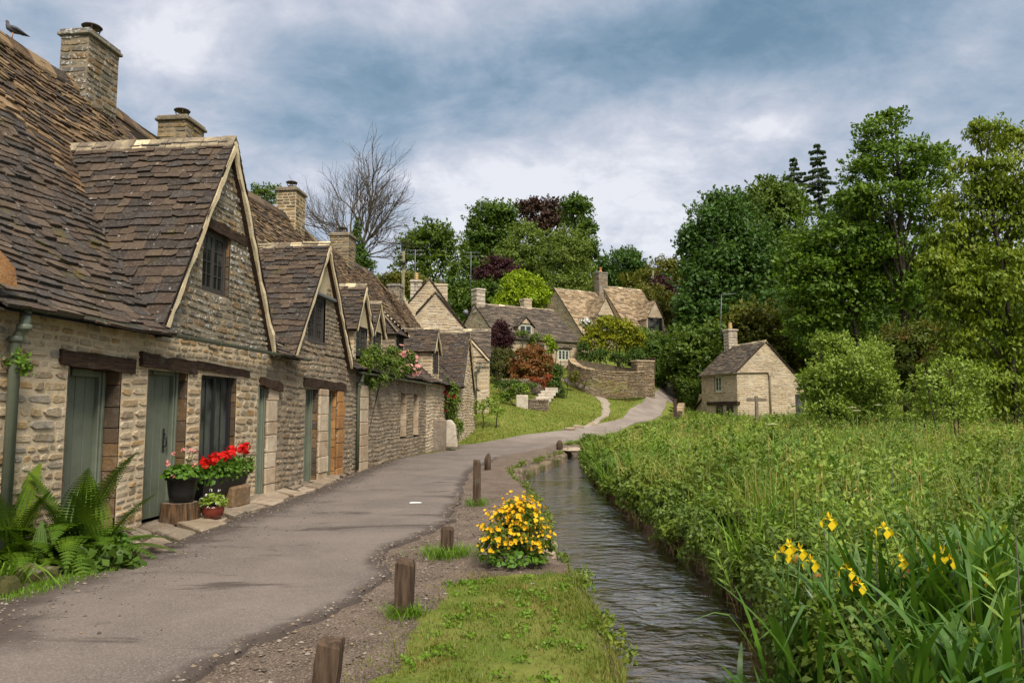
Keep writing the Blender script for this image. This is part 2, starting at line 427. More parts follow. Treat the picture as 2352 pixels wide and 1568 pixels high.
def leaf_mat(name, a, b, c=None, tr=0.3, clump=0.8, rough=0.5, spec=0.25, patch=None):
    if name.startswith(('leaf', 'grass', 'meadow', 'tuft', 'iris', 'needle')) and 'purple' not in name and 'copper' not in name:
        a, b, c = (None if q is None else (q[0] * 1.28, q[1] * 1.12, q[2] * .78) for q in (a, b, c))
    t = NT(name)
    col = t.mix(t.math('ADD', t.math('MULTIPLY', t.island(), .7), .15), a, b)
    if c is not None:
        col = t.mix(t.math('MULTIPLY', t.mask(t.noise(clump, 3, 0.6), 0.46, 0.68), 0.75), col, c)
    if patch is not None: col = t.mix(t.math('MULTIPLY', t.mask(t.noise(.33, 4, .6), .45, .62), .85), col, t.mix(t.island(), patch[0], patch[1]))
    p = t.bsdf(col, rough, spec)
    tl = t.n.new('ShaderNodeBsdfTranslucent')
    t.l.new(t.mix(1.0, col, (1.0, 1.0, 0.45), 'MULTIPLY'), tl.inputs[0])
    mx = t.n.new('ShaderNodeMixShader'); mx.inputs[0].default_value = tr
    t.l.new(p, mx.inputs[1]); t.l.new(tl.outputs[0], mx.inputs[2])
    return t.done(mx.outputs[0])
L_DARK = leaf_mat("leaf_dark_green", (0.034, 0.078, 0.012), (0.070, 0.135, 0.020), (0.10, 0.175, 0.024))
L_SYC = leaf_mat("leaf_blue_green", (0.028, 0.078, 0.020), (0.06, 0.135, 0.034), (0.085, 0.165, 0.03))
L_MID = leaf_mat("leaf_mid_green", (0.055, 0.105, 0.016), (0.10, 0.17, 0.028), (0.05, 0.10, 0.014))
L_ALDER = leaf_mat("leaf_alder", (0.045, 0.105, 0.010), (0.095, 0.185, 0.018), (0.13, 0.22, 0.022))
L_YEL = leaf_mat("leaf_yellow_green", (0.075, 0.135, 0.008), (0.135, 0.205, 0.012), (0.175, 0.235, 0.018))
L_BIRCH = leaf_mat("leaf_birch", (0.085, 0.15, 0.030), (0.145, 0.215, 0.045), (0.10, 0.17, 0.03))
L_LIME = leaf_mat("leaf_lime", (0.14, 0.25, 0.008), (0.25, 0.36, 0.012), (0.11, 0.21, 0.01))
L_OLIVE = leaf_mat("leaf_olive", (0.085, 0.105, 0.016), (0.14, 0.155, 0.028), (0.06, 0.09, 0.014))
L_PURP = leaf_mat("leaf_purple", (0.042, 0.012, 0.016), (0.075, 0.022, 0.024), (0.03, 0.012, 0.012), 0.2)
L_COPPER = leaf_mat("leaf_copper", (0.042, 0.022, 0.016), (0.085, 0.042, 0.026), (0.05, 0.04, 0.02), 0.2)
L_REDB = leaf_mat("leaf_red_tipped", (0.09, 0.085, 0.022), (0.24, 0.072, 0.036), (0.07, 0.10, 0.022), 0.2, 1.4)
L_HAW = leaf_mat("leaf_hawthorn", (0.055, 0.095, 0.012), (0.105, 0.155, 0.02), (0.15, 0.072, 0.02), 0.25, 0.9)
L_SALLOW = leaf_mat("leaf_sallow", (0.115, 0.205, 0.035), (0.215, 0.315, 0.075), (0.15, 0.25, 0.04))
L_CONIF = leaf_mat("leaf_golden_conifer", (0.13, 0.175, 0.008), (0.23, 0.255, 0.012), (0.07, 0.12, 0.010), 0.25, 1.2)
L_SPRUCE = leaf_mat("needle_spruce", (0.024, 0.05, 0.018), (0.045, 0.08, 0.03), None, 0.1)
L_FERN = leaf_mat("leaf_fern", (0.036, 0.095, 0.010), (0.082, 0.165, 0.017), (0.12, 0.205, 0.018), 0.35, 2.5)
L_NETTLE = leaf_mat("leaf_meadow", (0.060, 0.135, 0.016), (0.145, 0.245, 0.036), (0.205, 0.285, 0.045), 0.3, 0.55, patch=((0.045, 0.115, 0.016), (0.095, 0.195, 0.03)))
L_WILLOW = leaf_mat("leaf_willowherb", (0.09, 0.18, 0.035), (0.17, 0.27, 0.065), None, 0.3)
L_GRASS = leaf_mat("grass_blade", (0.060, 0.108, 0.014), (0.145, 0.170, 0.036), (0.20, 0.165, 0.075), 0.3, 2.6)
L_LAWN = leaf_mat("grass_lawn", (0.095, 0.150, 0.020), (0.165, 0.205, 0.036), (0.20, 0.185, 0.055), 0.3, .7)
L_MGRASS = leaf_mat("meadow_grass_blade", (0.155, 0.205, 0.045), (0.255, 0.275, 0.09), (0.31, 0.27, 0.15), 0.3, 0.8)
L_TUFT = leaf_mat("tuft_blade", (0.06, 0.15, 0.012), (0.12, 0.23, 0.022), None, 0.3)
L_IRIS = leaf_mat("iris_blade", (0.026, 0.085, 0.010), (0.060, 0.150, 0.020), (0.090, 0.190, 0.030), 0.3, 3.0, 0.35, 0.45)
L_GER = leaf_mat("leaf_geranium", (0.035, 0.105, 0.012), (0.085, 0.185, 0.022), None, 0.25)
L_ROSE = leaf_mat("leaf_rose", (0.045, 0.095, 0.018), (0.10, 0.165, 0.03), (0.13, 0.20, 0.03), 0.25, 1.8)
L_IVY = leaf_mat("leaf_ivy", (0.028, 0.068, 0.010), (0.06, 0.115, 0.016), None, 0.2)
L_HEDGE = leaf_mat("leaf_hedge", (0.028, 0.044, 0.010), (0.055, 0.075, 0.016), (0.075, 0.08, 0.02), 0.15)
L_YBUSH = leaf_mat("leaf_yellow_bush", (0.055, 0.105, 0.016), (0.12, 0.185, 0.03), (0.15, 0.18, 0.03), 0.25, 4)
def petal(name, a, b): return leaf_mat(name, a, b, None, 0.35, 1, 0.6, 0.2)
P_YEL = petal("petal_golden", (0.80, 0.42, 0.008), (0.85, 0.58, 0.02))
P_IRIS = petal("petal_iris_yellow", (0.82, 0.56, 0.01), (0.86, 0.66, 0.02))
P_RED = petal("petal_scarlet", (0.58, 0.008, 0.006), (0.75, 0.025, 0.015))
P_PINK = petal("petal_salmon", (0.75, 0.22, 0.21), (0.82, 0.38, 0.36))
P_ROSE = petal("petal_rose_pink", (0.72, 0.27, 0.28), (0.82, 0.50, 0.46))
P_DRED = petal("petal_crimson", (0.16, 0.004, 0.008), (0.25, 0.008, 0.012))
P_WHITE = petal("petal_white", (0.72, 0.70, 0.68), (0.8, 0.78, 0.8))
P_BROWN = petal("petal_withered", (0.32, 0.13, 0.03), (0.42, 0.18, 0.04))
P_VARI = leaf_mat("leaf_cream_edge", (0.50, 0.52, 0.30), (0.58, 0.58, 0.38), None, 0.3)

# ground
t = NT("ground_soil_and_turf")
at_ = t.n.new('ShaderNodeAttribute'); at_.attribute_name = "turf"
pos = t.geo.outputs['Position']
gr = t.mix(t.mask(t.noise(1.7, 5, 0.65), 0.35, 0.68), (0.085, 0.125, 0.016), (0.155, 0.165, 0.036))
gr = t.mix(t.math('MULTIPLY', t.mask(t.noise(12, 4, 0.7), 0.5, 0.75), 0.5), gr, (0.19, 0.155, 0.07))
vo = t.vor(55)
so = t.mix(t.mask(t.noise(2.2, 5, 0.6), 0.35, 0.7), (0.135, 0.098, 0.072), (0.075, 0.054, 0.040))
peb = t.mask(vo.outputs['Distance'], 0.5, 0.1)
so = t.mix(t.math('MULTIPLY', t.mask(t.noise(70, 2), 0.52, 0.62), 0.75), so, (0.24, 0.20, 0.165))
so = t.mix(t.math('MULTIPLY', t.mask(t.noise(31, 3, 0.7), 0.56, 0.66), 0.6), so, (0.04, 0.031, 0.025))
edge = t.math('ADD', at_.outputs['Fac'], t.math('MULTIPLY', t.math('SUBTRACT', t.noise(4, 6, 0.75), 0.5), 1.5))
c = t.mix(t.mask(edge, 0.38, 0.62), so, gr)
M_GROUND = t.done(t.bsdf(c, 0.95, 0.1, t.bump(t.math('ADD', t.noise(70, 4, 0.7), t.math('MULTIPLY', t.noise(9, 4), 2.0)), 0.8, 0.02)))
# asphalt
t = NT("old_asphalt")
c = t.mix(t.mask(t.noise(0.8, 5, 0.6), 0.3, 0.7), (0.152, 0.123, 0.104), (0.102, 0.082, 0.069))
c = t.mix(t.math('MULTIPLY', t.mask(t.noise(90, 2, 0.6), 0.48, 0.62), 0.5), c, (0.24, 0.205, 0.18))
c = t.mix(t.math('MULTIPLY', t.mask(t.noise(60, 3, 0.7), 0.54, 0.66), 0.6), c, (0.085, 0.068, 0.057))
wv = t.map((0.35, 0.9, 1), (0, 0, 0.35))
damp = t.mask(t.noise(1.6, 6, 0.66, wv, 0.8), 0.56, 0.67)
c = t.mix(t.math('MULTIPLY', damp, 0.8), c, (0.048, 0.036, 0.029))
cr = t.vor(0.8, 'DISTANCE_TO_EDGE', t.map((1, 1, 1)))
dn = t.n.new('ShaderNodeTexNoise'); dn.inputs['Scale'].default_value = 2.2; dn.inputs['Detail'].default_value = 6
t.l.new(pos, dn.inputs['Vector'])
vm = t.n.new('ShaderNodeVectorMath'); vm.operation = 'MULTIPLY_ADD'
t.l.new(dn.outputs['Color'], vm.inputs[0]); vm.inputs[1].default_value = (0.9, 0.9, 0.9); t.l.new(pos, vm.inputs[2])
t.l.new(vm.outputs[0], cr.inputs['Vector'])
crk = t.math('MULTIPLY', t.mask(cr.outputs['Distance'], 0.026, 0.004), t.mask(t.noise(0.7, 2), 0.44, 0.54))
c = t.mix(t.math('MULTIPLY', crk, 0.7), c, (0.05, 0.037, 0.03))
at_ = t.n.new('ShaderNodeAttribute'); at_.attribute_name = "rim"
rim = t.math('ADD', at_.outputs['Fac'], t.math('MULTIPLY', t.math('SUBTRACT', t.noise(2.6, 5, 0.7), 0.5), 0.9))
c = t.mix(t.math('MULTIPLY', t.mask(rim, 0.38, 0.85), 0.85), c, (0.050, 0.037, 0.030))
c = t.mix(t.math('MULTIPLY', t.mask(at_.outputs['Fac'], -.05, -.33), .75), c, t.mix(t.mask(t.noise(.8, 5), .35, .65), (.25, .21, .175), (.19, .155, .13)))
M_ROAD = t.done(t.bsdf(c, 0.86, 0.25, t.bump(t.math('ADD', t.noise(120, 3, 0.7), t.math('MULTIPLY', t.noise(3, 4), 1.5)), 0.5, 0.012)))
M_PATH = mortar_mat("worn_footpath", (0.30, 0.25, 0.20), (0.22, 0.18, 0.14))
M_FLAG = stone_mat("flagstone", [(0.30, 0.24, 0.17), (0.25, 0.20, 0.145), (0.35, 0.28, 0.205), (0.21, 0.168, 0.125)], 0.25, 0.6)
M_MOSSY = stone_mat("mossy_stone", [(0.13, 0.10, 0.065), (0.085, 0.085, 0.03), (0.17, 0.13, 0.085)], 0.2, 0.7, dark=(0.05, 0.07, 0.015))
# water and bed
t = NT("stream_bed_gravel")
vo = t.vor(14)
c = t.mix(t.mask(t.noise(26, 3, 0.6), 0.35, 0.65), (0.115, 0.085, 0.045), (0.22, 0.175, 0.105))
c = t.mix(t.math('MULTIPLY', t.mask(t.noise(1.2, 4), 0.45, 0.7), 0.7), c, (0.06, 0.052, 0.024))
M_BED = t.done(t.bsdf(c, 0.8, 0.2, t.bump(vo.outputs['Distance'], 0.5, 0.03)))
t = NT("running_water")
v = t.map((2.3, 3.7, 1), (0, 0, -0.12))
h = t.math('ADD', t.noise(2.4, 4, 0.5, v, 0.6), t.math('MULTIPLY', t.noise(0.9, 2, 0.5, v), 1.0))
h = t.math('MULTIPLY', h, t.math('ADD', t.math('MULTIPLY', t.mask(t.noise(.9, 3), .35, .65), .8), .45))
bp = t.bump(h, 0.9, 0.05)
gl = t.n.new('ShaderNodeBsdfGlossy'); gl.inputs['Roughness'].default_value = 0.04; t.l.new(bp, gl.inputs['Normal'])
gl.inputs['Color'].default_value = (0.95, 0.95, 0.95, 1)
tp = t.n.new('ShaderNodeBsdfTransparent'); tp.inputs[0].default_value = (0.62, 0.55, 0.41, 1)
fr = t.n.new('ShaderNodeFresnel'); fr.inputs['IOR'].default_value = 1.45; t.l.new(bp, fr.inputs['Normal'])
mx = t.n.new('ShaderNodeMixShader'); t.l.new(t.math('MULTIPLY', fr.outputs[0], 2.1, True), mx.inputs[0]); t.l.new(tp.outputs[0], mx.inputs[1]); t.l.new(gl.outputs[0], mx.inputs[2])
M_WATER = t.done(mx.outputs[0])

# ---------------------------------------------------------------- terrain
_cp = [(-14, 30, 0.2), (-8, 30, 0.1), (-3, 30, 0), (0, 30, 0), (3, 30, 0), (8, 30, 0.1), (20, 30, 0.3), (40, 30, 0.6), (-30, 30, 1.5), (0, 20, 0), (-20, 20, .3), (20, 20, .2), (0, 5, 0), (-20, 5, 0), (20, 5, 0.1), (60, 10, .6)]
for u, v, Y in ((1330, 988, 40), (1510, 942, 55), (1540, 880, 76), (1190, 1000, 36), (1290, 882, 56), (1385, 900, 54), (1260, 940, 46), (1150, 965, 40),
                (1060, 1021, 32.5), (1495, 898, 58), (1330, 843, 61), (1300, 800, 72), (1500, 785, 74), (1420, 966, 44), (1450, 950, 50), (1120, 935, 41), (1350, 950, 48), (1330, 925, 50)):
    p = at(u, v, Y); _cp.append(tuple(p))
_cp += [(-3, 38, .55), (-6, 45, 1.8), (-3, 48, 2.6), (-3, 60, 4.9), (-12, 60, 4.5), (-25, 60, 4.5), (14.95, 62, 1.2), (14.75, 59, .95), (16, 66, 1.9), (17, 56, 0.75), (22, 58, 0.75), (14, 48, 0.55), (25, 45, .5), (35, 50, .6), (25, 75, 2.5), (45, 75, 2.5), (17, 78, 4.4), (18, 95, 7),
        (5, 95, 12), (-20, 95, 11), (-45, 95, 10), (0, 130, 16), (40, 130, 9), (80, 90, 4), (80, 140, 8), (-80, 130, 14), (0, 260, 24), (200, 260, 22), (-200, 260, 24), (-200, 60, 6), (200, 60, 3), (0, 420, 28), (300, 420, 26), (-300, 420, 28)]
_cp = np.array(_cp, float)
def _tps(r2): return np.where(r2 > 0, r2 * np.log(r2 + 1e-12) * 0.5, 0.0)
_n = len(_cp)
_K = _tps(((_cp[:, None, :2] - _cp[None, :, :2]) ** 2).sum(-1)) + np.eye(_n) * 2.0
_Pm = np.c_[np.ones(_n), _cp[:, :2]]
_A = np.block([[_K, _Pm], [_Pm.T, np.zeros((3, 3))]])
_wt = np.linalg.solve(_A, np.r_[_cp[:, 2], 0, 0, 0])
def sstep(x, a, b):
    t_ = np.clip((x - a) / (b - a), 0, 1); return t_ * t_ * (3 - 2 * t_)
# the stream: bank lines at water level
ZW = -0.30
_le = np.array([at_z(u, v, ZW)[:2] for u, v in ((1450, 1640), (1418, 1568), (1358, 1420), (1292, 1330), (1268, 1250), (1250, 1200), (1205, 1140), (1172, 1105), (1205, 1083), (1283, 1056), (1337, 1041))])
_ri = np.array([at_z(u, v, ZW)[:2] for u, v in ((1835, 1640), (1822, 1568), (1792, 1480), (1672, 1360), (1550, 1270), (1460, 1195), (1392, 1130), (1352, 1085), (1345, 1060), (1350, 1041))])
_le = np.vstack([[_le[0][0] - .1, 1.0], _le]); _ri = np.vstack([[_ri[0][0] + .2, 1.0], _ri])
def xl(y): return np.interp(y, _le[:, 1], _le[:, 0])
def xr(y): return np.interp(y, _ri[:, 1], _ri[:, 0]) + 0.05
YEND = float(min(_le[-1, 1], _ri[-1, 1]))
def hill(x, y):
    x = np.asarray(x, float); y = np.asarray(y, float)
    sh = x.shape
    q = np.c_[x.ravel(), y.ravel()]
    k = _tps(((q[:, None, :] - _cp[None, :, :2]) ** 2).sum(-1))
    z = k @ _wt[:_n] + _wt[_n] + q @ _wt[_n + 1:]
    z = z.reshape(sh)
    return z * sstep(y, 24, 33)
def T(x, y):
    x = np.asarray(x, float); y = np.asarray(y, float)
    z = hill(x, y)
    inside = np.minimum(sstep(x, xl(y) - 0.10, xl(y) + 0.12), 1 - sstep(x, xr(y) - 0.1, xr(y) + 0.15)) * (1 - sstep(y, YEND, YEND + .8))
    z = z + 0.10 * sstep(x, xr(y), xr(y) + 1.0) * (1 - sstep(y, 30, 36))
    return z * (1 - inside) + (-0.52) * inside
def on_ground(u, v, y0=3.0, y1=160.0):
    r = ray(u, v)
    ys = np.concatenate([np.arange(y0, 40, .05), np.arange(40, y1, .2)])
    k = ys / r[1]
    d = EYE + k * r[2] - hill(k * r[0], ys)
    i = np.argmax(d < 0)
    if d[i] >= 0: i = len(ys) - 1
    kk = k[i]
    return np.array([kk * r[0], ys[i], float(hill(kk * r[0], ys[i]))])
def inpoly(px, py, poly):
    res = np.zeros(px.shape, bool); n = len(poly); j = n - 1
    for i in range(n):
        xi, yi = poly[i][:2]; xj, yj = poly[j][:2]
        cnd = ((yi > py) != (yj > py)) & (px < (xj - xi) * (py - yi) / (yj - yi + 1e-12) + xi)
        res ^= cnd; j = i
    return res
# turf of the near bank, read at ground level
TURF = [at_z(u, v)[:2] for u, v in ((700, 2000), (865, 1568), (940, 1480), (950, 1425), (1030, 1385), (1030, 1345), (1120, 1322), (1260, 1318), (1330, 1318), (1440, 1415), (1560, 1560), (1640, 2000))]
gx = np.concatenate([[-400, -300, -220, -150, -110], np.arange(-80, -14, 4.0), np.arange(-14, -7, 0.6), np.arange(-7, 3.5, 0.13), np.arange(3.5, 9, 0.3), np.arange(9, 30, 1.0), np.arange(30, 90, 4.0), [110, 150, 220, 300, 400]])
gy = np.concatenate([[-60, -30, -12, -4], np.arange(0, 3, .6), np.arange(3, 16, 0.13), np.arange(16, 34, 0.3), np.arange(34, 90, 1.0), np.arange(90, 150, 5.0), [160, 190, 230, 290, 360, 450]])
X, Y = np.meshgrid(gx, gy)
Z = np.vstack([T(X[i:i + 20], Y[i:i + 20]) for i in range(0, len(gy), 20)])
Z = Z + (RNG.random(Z.shape) - .5) * 0.02 * (Y < 30) * (X > -8) * (X < 9)
V = np.stack([X, Y, Z], -1).reshape(-1, 3)
nx, ny = len(gx), len(gy)
ii = (np.arange(ny - 1)[:, None] * nx + np.arange(nx - 1)[None]).ravel()
me = bpy.data.meshes.new("ground")
me.from_pydata(V.tolist(), [], np.stack([ii, ii + 1, ii + nx + 1, ii + nx], -1).tolist())
me.materials.append(M_GROUND)
px, py = V[:, 0], V[:, 1]
turf = inpoly(px, py, TURF).astype(float)
turf = np.maximum(turf, ((px > xl(py) + .3) & (py < YEND + 4)).astype(float))
turf = np.maximum(turf, sstep(py, 31, 34)); turf[(px < -7)] = 1.0
inside = (px > xl(py) - .1) & (px < xr(py) + .1) & (py < YEND)
turf[inside] = 0.0
at_ = me.attributes.new("turf", 'FLOAT', 'POINT'); at_.data.foreach_set('value', turf.astype(np.float32))
me.polygons.foreach_set('use_smooth', np.ones(len(me.polygons), bool)); me.update()
GROUND = bpy.data.objects.new("ground", me); link(GROUND); tag(GROUND, "brown gravel soil and grassy hillside under the village", kind='structure')

def sheet(name, L, Rr, mat, lift, label, across=14, wob=0.05, seed=3, thick=0.0, sub=0.35, rimw=0.0):
    """A strip of paving between two polylines (same count), laid on the ground."""
    L = np.array(L); Rr = np.array(Rr); rg = np.random.default_rng(seed)
    tt = [0.0]
    for i in range(len(L) - 1): tt.append(tt[-1] + 0.5 * (np.linalg.norm(L[i + 1, :2] - L[i, :2]) + np.linalg.norm(Rr[i + 1, :2] - Rr[i, :2])))
    tt = np.array(tt); q = np.linspace(0, tt[-1], max(3, int(tt[-1] / sub)))
    l = np.stack([np.interp(q, tt, L[:, k]) for k in (0, 1)], -1); r = np.stack([np.interp(q, tt, Rr[:, k]) for k in (0, 1)], -1)
    l = l + rg.normal(0, wob, l.shape) * .7; r = r + rg.normal(0, wob, r.shape)
    s_ = np.linspace(0, 1, across + 1)
    P = l[:, None, :] * (1 - s_)[None, :, None] + r[:, None, :] * s_[None, :, None]
    z = hill(P[..., 0], P[..., 1]) + lift
    if thick: z[:, 0] -= thick; z[:, -1] -= thick
    V = np.concatenate([P, z[..., None]], -1).reshape(-1, 3); m = across + 1
    ii = (np.arange(len(q) - 1)[:, None] * m + np.arange(across)[None]).ravel()
    me = bpy.data.meshes.new(name)
    me.from_pydata(V.tolist(), [], np.stack([ii, ii + 1, ii + m + 1, ii + m], -1).tolist()); me.materials.append(mat)
    if rimw:
        wd = np.linalg.norm(l - r, axis=-1)[:, None]
        rim = np.clip(1 - np.minimum(s_[None] * wd * 0.75, (1 - s_[None]) * wd * 1.6) / rimw, 0, 1)
        a_ = me.attributes.new("rim", 'FLOAT', 'POINT'); a_.data.foreach_set('value', rim.ravel().astype(np.float32))
    me.polygons.foreach_set('use_smooth', np.ones(len(me.polygons), bool)); me.update()
    o = bpy.data.objects.new(name, me); link(o); tag(o, label, kind='structure'); return o
road_l = [(-60, 1480), (0, 1392), (270, 1300), (450, 1232), (560, 1190), (720, 1132), (835, 1082), (900, 1056), (1010, 1036), (1060, 1024), (1190, 1002), (1330, 986), (1412, 968), (1448, 940), (1486, 910), (1513, 888), (1527, 872)]
road_r = [(330, 1700), (430, 1575), (610, 1478), (800, 1395), (890, 1330), (885, 1275), (960, 1240), (1035, 1200), (1062, 1130), (1080, 1082), (1160, 1046), (1285, 1018), (1420, 992), (1508, 962), (1546, 925), (1556, 895), (1557, 874)]
RL = [on_ground(u, v) for u, v in road_l]; RRr = [on_ground(u, v) for u, v in road_r]
RL.insert(0, np.array([RL[0][0] - .4, 1.0, 0])); RRr.insert(0, np.array([RRr[0][0] - .9, 1.0, 0]))
# walk the two edges at even stations so that opposite points pair up
def resample(Pl, n):
    Pl = np.array(Pl); d = np.r_[0, np.cumsum(np.linalg.norm(np.diff(Pl[:, :2], axis=0), axis=1))]
    q = np.linspace(0, d[-1], n); return np.stack([np.interp(q, d, Pl[:, k]) for k in range(3)], -1)
RL = np.array(RL); RRr = np.array(RRr); RL = RL[np.argsort(RL[:, 1])]; RRr = RRr[np.argsort(RRr[:, 1])]
rg_ = np.random.default_rng(3)
ry = np.concatenate([np.arange(1.0, 14, .08), np.arange(14, 34, .2), np.arange(34, min(RL[-1, 1], RRr[-1, 1]), .4)])
ex = np.interp(ry, RL[:, 1], RL[:, 0]) + np.convolve(rg_.normal(0, .05, len(ry)), [.3, .4, .3], 'same')
fx = np.interp(ry, RRr[:, 1], RRr[:, 0]) + np.convolve(rg_.normal(0, .06, len(ry)), [.3, .4, .3], 'same')
ss_ = np.concatenate([[0], np.linspace(.008, .992, 36), [1]]); m = len(ss_)
Xr = ex[:, None] * (1 - ss_) + fx[:, None] * ss_; Yr = np.repeat(ry[:, None], m, 1)
Zr = np.vstack([hill(Xr[i:i + 30], Yr[i:i + 30]) for i in range(0, len(ry), 30)]) + 0.038 + 0.03 * sstep(Yr, 33, 40); Zr[:, 0] -= .06; Zr[:, -1] -= .06
me = bpy.data.meshes.new("road")
ii = (np.arange(len(ry) - 1)[:, None] * m + np.arange(m - 1)[None]).ravel()
me.from_pydata(np.stack([Xr, Yr, Zr], -1).reshape(-1, 3).tolist(), [], np.stack([ii, ii + 1, ii + m + 1, ii + m], -1).tolist()); me.materials.append(M_ROAD)
wd = (fx - ex)[:, None]
rim = np.clip(1 - np.minimum(ss_[None] * wd * 0.75, (1 - ss_[None]) * wd * 2.0) / .75, 0, 1) * (1 - sstep(ry, 20, 32))[:, None] - .35 * sstep(ry, 28, 40)[:, None]
a_ = me.attributes.new("rim", 'FLOAT', 'POINT'); a_.data.foreach_set('value', rim.ravel().astype(np.float32))
me.polygons.foreach_set('use_smooth', np.ones(len(me.polygons), bool)); me.update()
ROAD = bpy.data.objects.new("road", me); link(ROAD); tag(ROAD, "worn grey tarmac lane past the cottages", kind='structure')
pl = [(1285, 872), (1310, 884), (1360, 905), (1381, 925), (1384, 945), (1362, 968), (1335, 984)]; pr = [(1303, 870), (1330, 880), (1378, 899), (1400, 925), (1402, 945), (1376, 972), (1352, 984)]
sheet("footpath", [on_ground(u, v) for u, v in pl], [on_ground(u, v) for u, v in pr], M_PATH, 0.07, "narrow worn footpath up the lawn", 4, 0.05, 5, 0.06, 0.4)
# flagstones between the cottages and the road
FL = [on_ground(u, v) for u, v in ((262, 1262), (330, 1212), (450, 1160), (600, 1120), (690, 1092), (770, 1068), (835, 1056))]
FR = [on_ground(u, v) for u, v in ((282, 1312), (400, 1262), (520, 1200), (690, 1142), (745, 1122), (800, 1095), (845, 1070))]
mb = MB(); FL = resample(FL, 22); FR = resample(FR, 22)
for i in range(21):
    cuts = [0] + sorted(R.uniform(.25, .75) for _ in range(R.choice([0, 1, 1]))) + [1]
    for a, b in zip(cuts[:-1], cuts[1:]):
        q = []
        for (j, s_) in ((i + .03, a + .02), (i + .97, a + .02), (i + .97, b - .02), (i + .03, b - .02)):
            k = int(min(j, 20)); f_ = j - k
            l_ = FL[k] * (1 - f_) + FL[k + 1] * f_; r_ = FR[k] * (1 - f_) + FR[k + 1] * f_
            p = l_ * (1 - s_) + r_ * s_ + np.array([R.gauss(0, .05), R.gauss(0, .07), 0]); q.append(p)
        h = 0.045 + 0.025 * R.random()
        cen = sum(q) / 4
        top = [p * .93 + cen * .07 + np.array([0, 0, h + R.gauss(0, .006)]) for p in q]
        mid = [p + np.array([0, 0, h - .014]) for p in q]
        mb.add([p + np.array([0, 0, -.05]) for p in q] + mid + top, [(8, 9, 10, 11)] + [(k, (k + 1) % 4, 4 + (k + 1) % 4, 4 + k) for k in range(4)] + [(4 + k, 4 + (k + 1) % 4, 8 + (k + 1) % 4, 8 + k) for k in range(4)])
tag(obj("pavement", mb, M_FLAG), "uneven stone flags along the foot of the cottages", kind='structure')
# water
ys = np.arange(1.0, YEND + .6, 0.25)
mb = MB(); rows = []
for y in ys:
    a, b = float(xl(y)) - .12, float(xr(y)) + .5
    rows.append([(a + (b - a) * k / 8, y, ZW) for k in range(9)])
mb.add([p for r_ in rows for p in r_], [(i * 9 + k, i * 9 + k + 1, (i + 1) * 9 + k + 1, (i + 1) * 9 + k) for i in range(len(rows) - 1) for k in range(8)], 0, True)
tag(obj("stream_water", mb, M_WATER), "shallow clear stream rippling between grass bank and meadow", kind='structure')
mb = MB(); rows = []
for y in ys:
    a, b = float(xl(y)) - .25, float(xr(y)) + .6
    rows.append([(a + (b - a) * k / 10, y, -0.50 + 0.03 * R.random() + (0.14 if k in (0, 10) else 0)) for k in range(11)])
mb.add([p for r_ in rows for p in r_], [(i * 11 + k, i * 11 + k + 1, (i + 1) * 11 + k + 1, (i + 1) * 11 + k) for i in range(len(rows) - 1) for k in range(10)], 0, True)
tag(obj("stream_bed", mb, M_BED), "brown gravel bed under the stream", kind='structure')

